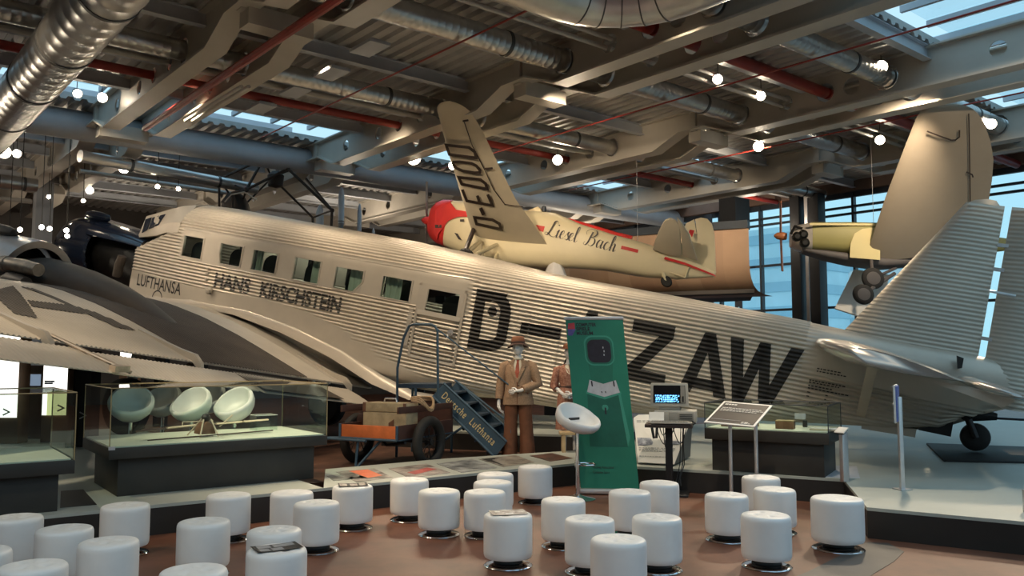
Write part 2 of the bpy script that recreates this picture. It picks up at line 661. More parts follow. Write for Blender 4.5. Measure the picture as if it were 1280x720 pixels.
E1 = at(968, 300, 75)
block(E1.x, E1.y, 9, 9, at(968, 295, 75).z, 6, 'pale blue stepped office block outside behind the olive aeroplane propeller')
E2 = at(1010, 330, 110)
block(E2.x, E2.y, 24, 10, at(1010, 330, 110).z, 4, 'low pale block outside beneath the olive aeroplane')
E3 = at(1100, 330, 95)
block(E3.x, E3.y, 16, 10, at(1100, 322, 95).z, 4, 'low pale block outside behind the aeroplane wheels', 'white_paint')
structure(MB().box((60, 80, -.3), (160, 160, .2)), 'ground_outside', mat('pale street', (.55, .62, .65), .8, noise=(.3, .1)))

# ---------------------------------------------------------------- gallery: curved timber front and its floor
M['tan'] = [mat('tan panel %d' % i, c, .55, noise=(1.5, .06)) for i, c in enumerate(((.40, .26, .17), (.45, .31, .21), (.37, .24, .16)))]
cA, cB = at(615, 300, 26.0), at(936, 300, 21.0)
mbs = MB()
NP = 26
mid = []
for i in range(NP + 1):
    t = i / NP
    p = cA.lerp(cB, t)
    nrm = V((cB.y - cA.y, -(cB.x - cA.x), 0)).normalized()
    bulge = math.sin(PI * t) * .5
    mid.append((p + nrm * -bulge * 0 + V((nrm.x, nrm.y, 0)) * (bulge), nrm))


def gsec(p, n):
    n = V((n.x, n.y, 0))
    out = []
    for d, z in ((0, 4.86), (0, 4.2), (0, 3.95), (.04, 3.75), (.12, 3.58), (.28, 3.42), (.55, 3.3), (.95, 3.24), (1.6, 3.22)):
        q = V((p.x, p.y, 0)) - n * d
        out.append(V((q.x, q.y, z)))
    return out


if mid[0][1].y > 0:
    mid = [(p, -n) for p, n in mid]
for i in range(NP):
    mbs.m((i // 2) % 3)
    mbs.loft([gsec(*mid[i]), gsec(*mid[i + 1])], closed=False, caps=False)
structure(mbs, 'wall_gallery', M['tan'], smooth=60)
mb = MB()
mb.loft([[V((p.x, p.y, 4.86)) + V((n.x, n.y, 0)) * .06, V((p.x, p.y, 5.06)) + V((n.x, n.y, 0)) * .06, V((p.x, p.y, 5.06)) - V((n.x, n.y, 0)) * .1, V((p.x, p.y, 4.86)) - V((n.x, n.y, 0)) * .1] for p, n in mid])
structure(mb, 'trim_gallery_rail', M['steel_dark'])
c = at(918, 268, 21.6)
structure(MB().box(c, (.62, .5, .8), BROT), 'trim_gallery_box', M['black_steel'])
gpoly = [V((p.x, p.y, 3.24)) - V((n.x, n.y, 0)) * .3 for p, n in mid]
back = [V((p.x + 1.0, p.y + 3.5, 3.24)) for p, n in (mid[-1], mid[0])]
structure(MB().prism(gpoly + back, (0, 0, .1)), 'floor_gallery', M['dark_wall'])
# mezzanine behind the aircraft that carries the rockets and the lattice frame
structure(MB().prism([(-8.6, 19.4, 3.3), (-1.6, 19.4, 3.3), (-1.0, 24, 3.3), (-9.5, 24, 3.3)], (0, 0, .14)), 'floor_mezzanine', M['dark_wall'])
for x, y in ((-8.3, 20), (-2.2, 20), (-8.6, 23.4), (-2, 23.4)):
    structure(MB().box((x, y, 1.65), (.25, .25, 3.3)), 'column_mezzanine', M['black_steel'])

# ---------------------------------------------------------------- spotlights
def spotlight(px, py, z, aim, power, size=.11, label=None, col=(1, .80, .56), angle=70, face=None, group=None, pos=None, blend=.6):
    p = pos if pos is not None else on_z(px, py, z)
    d = (V(face if face is not None else aim) - p).normalized()
    if label:
        t = thing('spotlight', label, 'spotlight', p, group)
        x, y = frame_of(d)
        Mx = Matrix((x, y, d)).transposed().to_4x4()
        Mx.translation = p
        s = size
        MB().lathe([(s * .45, -s * 2.4), (s * .8, -s * 2.2), (s, -s * .9), (s * 1.05, s * .1), (s * .98, s * .12), (s * .9, -s * .2)], 20, Mx).build('lamp_can', M['lamp_body'], t)
        MB().lathe([(s * .9, -s * .15), (s * .5, -s * .04), (s * .02, 0)], 20, Mx).build('lamp_face', M['lamp'], t)
        MB().tube([p - d * s * 1.2, V((p.x - d.x * s, p.y - d.y * s, p.z + .2)), V((p.x - d.x * s, p.y - d.y * s, Z_DK - .02))], .007, 6).build('bracket', M['lamp_body'], t)
    if power:
        l = bpy.data.lights.new('spot_light', 'SPOT')
        l.energy = power
        l.color = col
        l.spot_size = R(angle)
        l.spot_blend = blend
        l.shadow_soft_size = size
        o = bpy.data.objects.new('spot_light', l)
        COL.objects.link(o)
        dd = (V(aim) - p).normalized()
        o.location = p + d * size * .8
        o.rotation_euler = dd.to_track_quat('-Z', 'Y').to_euler()


CAMP = (0, 0, 1.7)
spotlight(517, 197, 6.15, (1.5, 9, .3), 700, .17, 'large glaring spotlight hung under the girder beside the raised wing tip', face=CAMP)
spotlight(566, 207, 6.0, (0, 8, 0), 250, .10, 'small spotlight half behind the leading edge of the raised lettered wing', face=CAMP)
spotlight(697, 200, 6.2, (2, 8, 0), 500, .12, 'lit spotlight on the girder just beyond the raised lettered wing', face=CAMP)
spotlight(948, 183, 6.0, (2, 10, .5), 400, .11, 'lit spotlight below the node of the girder by the window wall', face=CAMP)
spotlight(897, 99, 6.3, (1, 14, 2.5), 0, .085, 'spotlight on the white twin pipes, the one further up them', face=(0, 3, 1))
spotlight(951, 120, 6.3, (1, 14, 2.5), 0, .085, 'spotlight on the white twin pipes, nearer the pierced girder', face=(0, 3, 1))
spotlight(1101, 84, 6.4, (2, 8, .3), 500, .11, 'spotlight beside the silver duct above the tall aeroplane wing', face=(0, 2, 1))
spotlight(1100, 175, 6.2, (4, 10, 1), 0, .10, 'spotlight in the dark bay next to the tall plain wing tip', face=CAMP)
spotlight(1239, 155, 6.2, (4, 10, .3), 0, .10, 'spotlight just beyond the rounded tip of the tall plain wing', face=CAMP)
spotlight(880, 160, 6.3, (2, 12, 1), 0, .07, 'small dim spotlight at the foot of the girder node', face=(1, 6, 0))
spotlight(155, 210, 6.2, (-4, 14, 2), 0, .13, 'lit spotlight on the pipe above the open nose engine', face=CAMP)
spotlight(128, 122, 6.4, (-3, 10, 1), 0, .09, 'pale spotlight at the end of the girder by the rooflight', face=(0, 3, 2))
spotlight(97, 117, 6.4, (-3, 10, 1), 0, .08, 'dull spotlight below the rooflight next to the big silver duct', face=(0, 5, 0))
spotlight(5, 190, 6.0, (-4, 12, 1.5), 0, .14, 'large glaring spotlight near the silver pipe left of the column', face=CAMP)
spotlight(21, 192, 6.0, (-4, 12, 1.5), 0, .09, 'smaller spotlight beside the glaring one near the column', face=CAMP)
spotlight(112, 238, 6.0, (-4, 12, 1.5), 0, .10, 'spotlight low on the pipes behind the nose engine', face=CAMP)
for i, (x, y) in enumerate(((61, 246), (104, 251), (197, 233), (223, 236), (52, 284), (62, 286), (83, 288), (84, 295), (12, 286), (25, 287))):  # the low cluster imitates small reflections with glowing lamp shapes
    spotlight(x, y, 5.4 if y < 260 else 4.2, (-4, 12, 1), 0, .05, 'tiny far point of light in the dark hall behind the engines', face=CAMP, group='tiny far hall lamps')

# added bodiless spots that brighten the exhibits, a few following real cast shadows
def jw(s_, p_):
    n_ = V((-math.cos(R(24)), math.sin(R(24)), 0))
    q_ = V((-math.sin(R(24)), -math.cos(R(24)), 0))
    o_ = at(554, 380, 14.6) - q_ * .85
    return o_ + n_ * s_ + q_ * p_


EXTRA_SPOTS = []
for s_, pw in ((7.0, 330), (4.0, 360), (1.0, 470), (-2.0, 520), (-4.6, 110)):
    a = jw(s_, 3.2)
    b = jw(s_, .8)
    EXTRA_SPOTS.append(((a.x, a.y, 6.3), (b.x, b.y, 2.0 + s_ * .19), pw, 100, .10))
EXTRA_SPOTS += [((5.5, 12.6, 6.2), (2.3, 7.2, 0), 900, 60, .10), ((-4.6, 9.4, 6.3), (-1.4, 8.2, 0), 700, 70, .10),
          ((0, 1, 6.3), (0, 6.5, 0), 260, 80, .25), ((-5, 2, 6.3), (-3.5, 6.5, 0), 300, 80, .25), ((2.2, 7.6, 6.2), (2.6, 10.6, .8), 600, 46, .1), ((-6.2, 8.4, 6.2), (-5.4, 11.6, 1.8), 520, 75, .12),
          ((9.5, 14.2, 6.2), (5.9, 9.6, .3), 1500, 46, .06), ((-3.6, 8.2, 6.2), (-3.2, 9.3, .8), 1000, 60, .10), ((-3.5, 7.6, 6.2), (-.1, 12.7, 1.1), 900, 22, .10), ((-6.6, 6.6, 6.2), (-4.7, 9.0, .8), 900, 55, .1),
          ((.6, 13.6, 6.0), (2.2, 18.5, 4.0), 420, 80, .10), ((-3.0, 15.2, 6.0), (-1.2, 19.2, 4.6), 380, 60, .10),
          ((-5, -4, 4.8), (-.2, 16.0, 5.2), 9000, 13, .25), ((4, -4, 5.75), (8.4, 15.4, 5.0), 5000, 13, .25), ((7.0, 13.5, 6.1), (6.8, 17.5, 4.0), 700, 70, .1),  # strong far spots added to brighten the raised wings
          ((5.5, 17.5, 6.1), (3.4, 23.5, 4.1), 700, 80, .15)]
for pos, aim, pw, ang, sz in EXTRA_SPOTS:
    spotlight(0, 0, 0, aim, pw, sz, None, angle=ang, pos=V(pos), blend=1.0)
for i, (p, w_) in enumerate((((-11, 24, 4.6), 110), ((-15.5, 19, 4.4), 100), ((-5, 25.5, 5.3), 100), ((2, 27, 4.6), 130), ((-12, 15, 5.0), 90), ((7, 24.2, 5.5), 60))):  # added point lights without bodies that lift the dark rear hall
    l = bpy.data.lights.new('hall_fill', 'POINT')
    l.energy = w_
    l.color = (1, .84, .64)
    l.shadow_soft_size = .15
    o = bpy.data.objects.new('hall_fill', l)
    COL.objects.link(o)
    o.location = p
# ---------------------------------------------------------------- corrugated three-engine airliner
M['ju'] = mat('pale grey corrugated skin', (.56, .50, .42), .42, .35, noise=(1.1, .10))
M['ju_smooth'] = mat('pale grey smooth skin', (.53, .475, .405), .38, .35, noise=(1.3, .08))
M['ju_black'] = mat('black lettering paint', (.018, .016, .015), .5, noise=(5, .2))
M['ju_nose'] = mat('glossy blue-black nose paint', (.012, .018, .035), .16, .1, noise=(3, .2), coat=.6)
M['ju_dark'] = mat('sooty black nacelle paint', (.060, .045, .034), .55, noise=(1.5, .3))
M['ju_engine'] = mat('dark oily metal', (.016, .015, .014), .4, .6, noise=(9, .4))
M['pipe_burnt'] = mat('burnt exhaust metal', (.48, .40, .32), .45, .7, noise=(7, .25))
M['cabin_glass'] = glass_mat('cabin window glass', (.75, .82, .80), 1.6)
M['seat_cloth'] = mat('dark seat cloth', (.02, .02, .02), .9, noise=(9, .2))
M['far_light_sheet'] = mat('pale grey-green curtain', (.52, .55, .48), .8, noise=(5, .08))
M['tyre'] = mat('black tyre rubber', (.018, .017, .016), .75, noise=(12, .2))

JT = R(11.0)
JA = R(24)
jn = V((-math.cos(JA), math.sin(JA), 0))
JP = V((-math.sin(JA), -math.cos(JA), 0))                    # to port, towards the viewpoint
JX = jn * math.cos(JT) + V((0, 0, math.sin(JT)))             # to the nose
JZ = -jn * math.sin(JT) + V((0, 0, math.cos(JT)))
JO = at(554, 380, 14.6) - JP * .85
JM = Matrix((JX, JP, JZ)).transposed().to_4x4()
JM.translation = JO
JMI = JM.inverted()
ju = thing('airliner', 'huge silver corrugated airliner with three engines lettered D-AZAW along its side', 'aeroplane', local=JM)


def jpx(x, y, off):
    """local coordinates of a photo point on the plane y = off of the airliner"""
    return JMI @ on_plane(x, y, JO + JP * off, JP)


def jl(xs, ys):
    return lambda x: float(np.interp(x, xs, ys))


ZT = jl([-8.75, -8.3, -6.5, -5.8, -3.9, -1.7, -.28, 1.3, 3.1, 5.67, 6.45], [.62, .69, .74, .77, .81, .84, .95, 1.02, 1.05, 1.10, 1.08])
ZB = jl([-8.75, -8.4, -7.9, -7.35, -6.5, -5.64, -4.46, -2.28, -1.18, -.27, 1.5, 7.8], [.05, -.10, -.40, -.54, -.67, -.82, -1.02, -1.35, -1.42, -1.55, -1.66, -1.5])
HW = jl([-8.75, -8, -4, -.5, 5.5, 6.45, 7.8], [.10, .24, .58, .85, .85, .80, .62])
PIT = .068
STEP = PIT / 6
FIL = jl([-.9, -.4, .65, 1.96, 2.82, 3.9, 5.28, 7.8], [-2.4, -1.36, -1.20, -.78, -.62, -.54, -.62, -.54])
MOUTH = jl([6.45, 7.0, 7.75], [.47, .24, -.10])               # top edge of the nose section


def amp(x, v):
    a = .015
    if -.52 < x < 6.35 and -.115 < v < .53:
        return 0
    if v < FIL(x) and x > -.9:
        return 0
    if x < -5.95 and v > .02 + (x + 5.95) * .05:
        return 0
    return a


def half_section(x):
    """cross-section from bottom centre over the port side to top centre: dense points with girth measured from z = 0"""
    w, zt, zb = HW(x), ZT(x), ZB(x)
    r = min(.32, w * .5, (0 - zb) * .5 if zb < -.1 else .06)
    zs = min(.40, zt - .32)
    pts = [(0, zb)]
    for i in range(13):
        a = -PI / 2 + PI / 2 * i / 12
        pts.append((w - r + r * math.cos(a), zb + r + r * math.sin(a)))
    if x > 6.45:
        zs = MOUTH(x)
        pts.append((w, zs))
        for i in range(1, 9):
            a = PI / 2 * i / 8
            pts.append((w * math.cos(a), zs + .10 * math.sin(a)))
    else:
        pts.append((w, zs))
        for i in range(1, 33):
            a = PI / 2 * i / 32
            pts.append((w * math.cos(a) ** .92, zs + (zt - zs) * math.sin(a)))
    P = np.array(pts)
    d = np.r_[0, np.cumsum(np.hypot(*np.diff(P, axis=0).T))]
    k = 13
    g = d[k] + (0 - P[k, 1])            # girth at z = 0 on the vertical side
    return P, d - g


def surf(x, v, out=0.0):
    P, g = half_section(x)
    v = min(max(v, g[0]), g[-1])
    y, z = np.interp(v, g, P[:, 0]), np.interp(v, g, P[:, 1])
    e = .01
    y2, z2 = np.interp(v + e, g, P[:, 0]), np.interp(v + e, g, P[:, 1])
    y1, z1 = np.interp(v - e, g, P[:, 0]), np.interp(v - e, g, P[:, 1])
    t = np.array([y2 - y1, z2 - z1])
    t /= max(1e-9, np.hypot(*t))
    h = amp(x, v) * math.sin(2 * PI * v / PIT) + out
    return V((x, y + t[1] * h, z - t[0] * h))


WIN = [(5.68, 6.235, -.05, .375), (4.64, 5.20, -.04, .355), (3.755, 4.345, -.05, .345), (2.72, 3.32, -.075, .335), (1.74, 2.35, -.09, .31), (.695, 1.30, -.075, .30)]
DWIN = (-.305, .33, -.17, .215)


def snap(v):
    return round(v / STEP) * STEP


WIN = [(a, b, snap(c), snap(d)) for a, b, c, d in WIN]
DWIN = (DWIN[0], DWIN[1], snap(DWIN[2]), snap(DWIN[3]))


def hull(x0, x1, extra, name, material, step=.42):
    xs = sorted({round(x, 4) for x in list(np.arange(x0, x1, step)) + [x1] + [e for e in extra if x0 <= e <= x1]})
    lo = min(half_section(x)[1][0] for x in xs)
    hi = max(half_section(x)[1][-1] for x in xs)
    n0, n1 = int(math.floor(lo / STEP)), int(math.ceil(hi / STEP))
    ns = list(range(n0, n1 + 1))
    verts, faces = [], []
    for x in xs:
        P, g = half_section(x)
        v = np.clip(np.array(ns) * STEP, g[0], g[-1])
        y, z = np.interp(v, g, P[:, 0]), np.interp(v, g, P[:, 1])
        ty = np.interp(v + .01, g, P[:, 0]) - np.interp(v - .01, g, P[:, 0])
        tz = np.interp(v + .01, g, P[:, 1]) - np.interp(v - .01, g, P[:, 1])
        L = np.maximum(np.hypot(ty, tz), 1e-9)
        A = np.array([amp(x, q) for q in v]) * np.sin(2 * PI * v / PIT)
        A[(v <= g[0] + 1e-6) | (v >= g[-1] - 1e-6)] = 0
        yy = np.maximum(y + tz / L * A, 0)
        yy[(v <= g[0] + 1e-6) | (v >= g[-1] - 1e-6)] = 0
        verts += [(x, a, b) for a, b in zip(yy, z - ty / L * A)]
    m = len(ns)
    for i in range(len(xs) - 1):
        xm = (xs[i] + xs[i + 1]) / 2
        for j in range(m - 1):
            vm = (ns[j] + .5) * STEP
            if any(a < xm < b and c < vm < d for a, b, c, d in WIN + [DWIN]):
                continue
            faces.append((i * m + j, i * m + j + 1, (i + 1) * m + j + 1, (i + 1) * m + j))
    mb = MB()
    mb.add(verts, faces)
    mb.add([(x, -y, z) for x, y, z in verts], [tuple(reversed(f)) for f in faces])
    me = bpy.data.meshes.new(name)
    me.from_pydata([tuple(p) for p in mb.v], [], mb.f)
    me.materials.append(material)
    bm = bmesh.new()
    bm.from_mesh(me)
    bmesh.ops.remove_doubles(bm, verts=bm.verts, dist=1e-5)
    bmesh.ops.recalc_face_normals(bm, faces=bm.faces)
    bm.to_mesh(me)
    bm.free()
    me.shade_smooth()
    me.set_sharp_from_angle(angle=R(60))
    o = bpy.data.objects.new(name, me)
    COL.objects.link(o)
    o.parent = ju
    return o


ex = [6.35, 6.34, -.515, -.525, -5.94, -5.96, 5.28, 3.9, 2.82, 1.96, .65, -.4, -.9, -.91, 6.0, 4.6, 3.4, 2.4, 1.3, .1, -.2] + [e for w in WIN + [DWIN] for e in w[:2]] + [-1.18, -2.28, -4.46, -5.64, -6.5, -7.35, -7.9, -8.3, -8.4]
hull(-8.72, 6.45, ex, 'fuselage', M['ju'])
hull(6.4501, 7.75, [7.0, 6.7, 7.4], 'nose_section', M['ju'], .2)
MB().add([(-8.72, .0, .62), (-8.72, .1, .3), (-8.72, 0, .05), (-8.72, -.1, .3)], [(0, 1, 2, 3)])


def decal(vs, fs, fn, name, material, parent, cx=(), cy=(), keep=None, thick=True):
    v2, f2 = cut2d(vs, fs, cx, cy)
    if keep:
        f2 = [f for f in f2 if keep(sum(v2[i].x for i in f) / len(f), sum(v2[i].y for i in f) / len(f))]
    used = sorted({i for f in f2 for i in f})
    ix = {k: i for i, k in enumerate(used)}
    mb = MB().add([fn(v2[i].x, v2[i].y) for i in used], [[ix[i] for i in f] for f in f2])
    o = mb.build(name, material, parent, smooth=70)
    return o


def vcuts(a, b, st=STEP):
    return [k * st for k in range(int(math.floor(a / st)), int(math.ceil(b / st)) + 1)]


# the registration, letters as flat bands in (aft distance, height) on the port side
LT, LB, SW = .33, -.63, .19


def quad(*p):
    return [V((a, b, 0)) for a, b in p], [tuple(range(len(p)))]


def side_paint(parts, name):
    """parts: polygons with x = distance aft (so it reads left to right from port)"""
    vs, fs = [], []
    for a, b in parts:
        o = len(vs)
        vs += a
        fs += [[i + o for i in f] for f in b]
    xs = [v.x for v in vs]
    ys = [v.y for v in vs]
    return decal(vs, fs, lambda u, v: surf(-u, v, .007), name, M['ju_black'], ju, cx=list(np.arange(min(xs), max(xs), .3)), cy=vcuts(min(ys), max(ys)))


def arc(cx, cy, rx, ry, a0, a1, n):
    return [(cx + rx * math.cos(a0 + (a1 - a0) * i / n), cy + ry * math.sin(a0 + (a1 - a0) * i / n)) for i in range(n + 1)]


h = SW / 2
dl = [(.60 + h, .37 - h), (1.02, .37 - h)] + arc(.96, .03, .225, .25, PI / 2, 0, 6)[1:] + arc(.96, -.35, .225, .20, 0, -PI / 2, 6) + [(.60 + h, -.655 + h), (.60 + h, .37 - h)]
side_paint([strokes([dl], SW)], 'letter')
side_paint([quad((1.49, -.05), (2.20, -.03), (2.20, -.22), (1.49, -.24))], 'letter')


def letter_A(x):
    return [quad((x, LB), (x + .19, LB), (x + .43, LT), (x + .26, LT)), quad((x + .55, LB), (x + .74, LB), (x + .43, LT), (x + .262, LT)), quad((x + .12, -.55), (x + .64, -.55), (x + .60, -.38), (x + .15, -.38))]


side_paint(letter_A(2.32), 'letter')
side_paint([quad((3.35, LT), (4.02, LT), (4.02, LT - .19), (3.35, LT - .19)), quad((3.80, LT - .18), (4.02, LT - .19), (3.58, LB + .18), (3.35, LB + .19)), quad((3.35, LB), (4.0, LB), (4.0, LB + .19), (3.35, LB + .2))], 'letter')
side_paint(letter_A(4.22), 'letter')
x = 4.87
side_paint([quad((x, LT), (x + .20, LT), (x + .34, LB), (x + .18, LB)), quad((x + .18, LB), (x + .34, LB), (x + .60, LT), (x + .44, LT)), quad((x + .44, LT), (x + .60, LT), (x + .72, LB), (x + .56, LB)), quad((x + .56, LB), (x + .73, LB), (x + 1.08, LT), (x + .89, LT))], 'letter')
# the small round port inside the D
c_ = arc(.95, .035, .085, .085, 0, 2 * PI, 20)[:-1]
decal([V((a, b, 0)) for a, b in arc(.95, .035, .125, .125, 0, 2 * PI, 20)[:-1]], [tuple(range(20))], lambda u, v: surf(-u, v, .012), 'porthole_rim', M['ju_smooth'], ju, cy=vcuts(-.1, .2))
decal([V((a, b, 0)) for a, b in c_], [tuple(range(20))], lambda u, v: surf(-u, v, .020), 'porthole', M['ju_black'], ju, cy=vcuts(-.1, .2))


def lettering(txt, x_front, x_rear, v0, v1, name, stripes=False, bold=.0):
    vs, fs = text_fit(txt, x_front - x_rear, v1 - v0, bold=bold)
    fn = lambda u, v: surf(x_front - u, v0 + v, .005)
    kp = (lambda u, v: math.sin(2 * PI * (v0 + v) / PIT) > -.55) if stripes else None
    cy = [c - v0 for c in vcuts(v0, v1)]
    return decal(vs, fs, fn, name, M['ju_black'], ju, cx=list(np.arange(0, x_front - x_rear, .35)), cy=cy, keep=kp)


lettering('HANS', 5.20, 4.28, -.525, -.235, 'name_lettering', True, .035)
lettering('KIRSCHSTEIN', 4.02, 2.10, -.525, -.235, 'name_lettering', True, .035)
lettering('LUFTHANSA', 7.50, 6.07, -.845, -.60, 'owner_lettering', False, .01)
ring = [V((a, b, 0)) for a, b in arc(-6.75, -1.02, .17, .17, 0, 2 * PI, 28)[:-1]] + [V((a, b, 0)) for a, b in arc(-6.75, -1.02, .145, .145, 0, 2 * PI, 28)[:-1]]
decal(ring, [(i, (i + 1) % 28, 28 + (i + 1) % 28, 28 + i) for i in range(28)], lambda u, v: surf(-u, v, .004), 'round_emblem', M['ju_black'], ju)

# cabin windows: frame with its pane, curtain and the seat behind
for k, (a, b, c, d) in enumerate(WIN):
    cham = k == 4
    rim = [(a, c), (b, c), (b, d), (a, d)]
    if cham:
        rim = [(a + .17, c), (b, c), (b, d), (a, d), (a, d - .2)]
    if k == 1:
        rim = [(a, c), (b - .06, c), (b, c + .18), (b, d), (a, d)]
    cx_, cy_ = (a + b) / 2, (c + d) / 2
    grow = [((x - cx_) * (1 + .09) + cx_, (y - cy_) * 1.11 + cy_) for x, y in rim]
    mb = MB()
    n = len(rim)
    out_ = [surf(x, y, .012) for x, y in grow]
    ino = [surf(x, y, .012) for x, y in rim]
    inn = [surf(x, y, -.05) for x, y in rim]
    base = [surf(x, y, 0) for x, y in grow]
    mb.loft([base, out_, ino, inn], caps=False)
    if cham:      # the skin fills the cut corner
        mb.add([surf(a, c, .004), surf(a + .17, c, .004), surf(a, d - .2, .004)], [(0, 1, 2)])
    if k == 1:
        mb.add([surf(b, c, .004), surf(b, c + .18, .004), surf(b - .06, c, .004)], [(0, 1, 2)])
    w = mb.build('window', M['ju_smooth'], ju)
    MB().slab([surf(x, y, -.02) for x, y in rim], (0, 1, 0), .008).build('pane', M['cabin_glass'], w)
    if k >= 2:
        s = a + (b - a) * (.42, .62, .55, .0)[k - 2]
        ctr = MB()
        n2 = 10
        e0, e1 = ((b - .17, b), (a + .02, a + .26), (a + .02, a + .36), (a + .25, b))[k - 2]
        ctr.loft([[V((e0 + (e1 - e0) * i / n2, HW(a) - .10 + .015 * math.sin(i * 2.4), z)) for i in range(n2 + 1)] for z in (c - .1, d + .05)], closed=False, caps=False)
        ctr.build('far_light_sheet', M['far_light_sheet'], w)  # added pale sheet imitates the bright far side seen past the seats
    # seat back with rounded top behind the window
    sx0 = a + (b - a) * .15
    back = [(sx0, -1.0)] + [(sx0 + .22 + .22 * math.cos(t), .10 + .20 * math.sin(t)) for t in np.linspace(PI, 0, 10)] + [(sx0 + .44, -1.0)]
    MB().prism([V((x, .18, z)) for x, z in back], (0, .42, 0)).build('cabin_seat', M['seat_cloth'], ju, bevel=.02)

# door
a, b = .52, -.44
dv0, dv1 = -1.02, .30
fr = MB()
for (x0, x1, v0, v1) in ((a, a - .05, dv0, dv1), (b + .05, b, dv0, dv1), (a, b, dv1 - .05, dv1), (a, b, dv0, dv0 + .05)):
    vs, fs = quad((-x0, v0), (-x1, v0), (-x1, v1), (-x0, v1))
    v2, f2 = cut2d(vs, fs, [-.2, .2], [])
    fr.add([surf(-p.x, p.y, .022) for p in v2], f2)
door = fr.build('door', M['ju_smooth'], ju)
dp = MB()
PD2 = .042
nv = int((-.26 - dv0) / (PD2 / 4))
rows = [dv0 + .05 + i * PD2 / 4 for i in range(nv)]
dp.loft([[surf(x, v, .0) + V((0, .018 + .008 * math.sin(2 * PI * v / PD2), 0)) for v in rows] for x in (a - .1, .2, -.1, b + .1)], closed=False, caps=False)
dp.build('corrugated_panel', M['ju'], door, smooth=70)
up_ = MB()
for q in (((a - .05, -.25), (b + .05, -.25), (b + .05, DWIN[2]), (a - .05, DWIN[2])), ((a - .05, DWIN[3]), (b + .05, DWIN[3]), (b + .05, dv1 - .05), (a - .05, dv1 - .05)), ((a - .05, DWIN[2]), (DWIN[1], DWIN[2]), (DWIN[1], DWIN[3]), (a - .05, DWIN[3])), ((DWIN[0], DWIN[2]), (b + .05, DWIN[2]), (b + .05, DWIN[3]), (DWIN[0], DWIN[3]))):
    up_.prism([surf(x, v, .012) for x, v in q], (0, .012, 0))
up_.build('upper_panel', M['ju_smooth'], door)
a, b, c, d = DWIN
MB().slab([surf(x, y, -.01) for x, y in ((a, c), (b, c), (b, d), (a, d))], (0, 1, 0), .008).build('pane', M['cabin_glass'], door)
hp = surf(-.27, -.46, .05)
MB().lathe([(.055, -.02), (.055, .01), (.02, .015)], 16, Matrix.Translation(hp) @ Matrix.Rotation(-PI / 2, 4, 'X')).tube([hp + V((0, .03, 0)), hp + V((.02, .04, -.11))], .014, 8).build('door_handle', M['alu'], door)
back = [(-.35, -1.0)] + [(-.1 + .25 * math.cos(t), -.02 + .20 * math.sin(t)) for t in np.linspace(PI, 0, 10)] + [(.15, -1.0)]
MB().prism([V((x, .2, z)) for x, z in back], (0, .4, 0)).build('cabin_seat', M['seat_cloth'], ju, bevel=.02)
# smooth jamb plate in front of the door, roof line strip above the windows, second hatch seam
MB().prism([surf(x, v, .012) for x, v in ((.66, -.85), (.56, -.85), (.56, -.15), (.66, -.15))], (0, .01, 0)).build('jamb_plate', M['ju_smooth'], ju)
mb = MB()
mb.loft([[surf(x, v, .012) + V((0, o, 0)) for v, o in ((.50, 0), (.53, .012), (.56, 0))] for x in np.linspace(6.3, -.6, 12)], closed=False, caps=False)
mb.build('roof_strip', M['ju_smooth'], ju)
mb = MB()
for (x0, x1, v0, v1) in ((-1.62, -1.645, -.75, .10), (-2.18, -2.205, -.75, .04), (-1.62, -2.2, .06, .085)):
    vs, fs = quad((-x0, v0), (-x1, v0), (-x1, v1), (-x0, v1))
    v2, f2 = cut2d(vs, fs, [], vcuts(v0, v1, STEP * 2))
    mb.add([surf(-p.x, p.y, .005) for p in v2], f2)
mb.build('hatch_seam', M['ju_smooth'], ju)

# cockpit canopy: faceted, with side and front windows
def can(x, w, zb, zm, zt, wt):
    return [V((x, y, z)) for y, z in ((w, zb), (w * .96, zm), (wt, zt - .05), (wt * .5, zt), (-wt * .5, zt), (-wt, zt - .05), (-w * .96, zm), (-w, zb))]


cs = [can(6.45, .81, .40, .62, 1.085, .42), can(6.85, .74, .36, .58, 1.02, .42), can(7.2, .66, .26, .46, .90, .44), can(7.62, .52, .20, .34, .76, .42), can(7.86, .46, .16, .22, .68, .40)]
front = can(8.02, .40, .14, .18, .20, .36)
mb = MB().loft(cs + [front])
cockpit = mb.build('cockpit', M['ju_smooth'], ju, smooth=20)
mb = MB()


def facet(i, u0, u1, t0, t1, side=1, lift=.012):
    """four-cornered pane on the side facet between station i and i+1"""
    A, B = cs[i], cs[i + 1]
    pt = lambda u, t: A[1].lerp(A[2], t).lerp(B[1].lerp(B[2], t), u)
    ps = [pt(u0, t0), pt(u1, t0), pt(u1, t1), pt(u0, t1)]
    n_ = (ps[1] - ps[0]).cross(ps[3] - ps[0]).normalized()
    if n_.y < 0:
        n_ = -n_
    return [p + n_ * lift for p in ps], n_


for (i, u0, u1, t0, t1) in ((2, .02, .40, .06, .72), (2, .48, .98, .04, .74), (3, .12, .92, .06, .80)):
    ps, n_ = facet(i, u0, u1, t0, t1)
    MB().slab(ps, n_, .01).build('cockpit_pane', M['cabin_dark'] if 'cabin_dark' in M else M['ju_nose'], ju)
f4 = [cs[4][2].lerp(front[2], .1), cs[4][3].lerp(front[3], .1), cs[4][3].lerp(front[3], .9), cs[4][2].lerp(front[2], .9)]
MB().slab([p + V((.012, 0, .012)) for p in f4], (f4[1] - f4[0]).cross(f4[3] - f4[0]), .01).build('cockpit_pane', M['ju_nose'], ju)
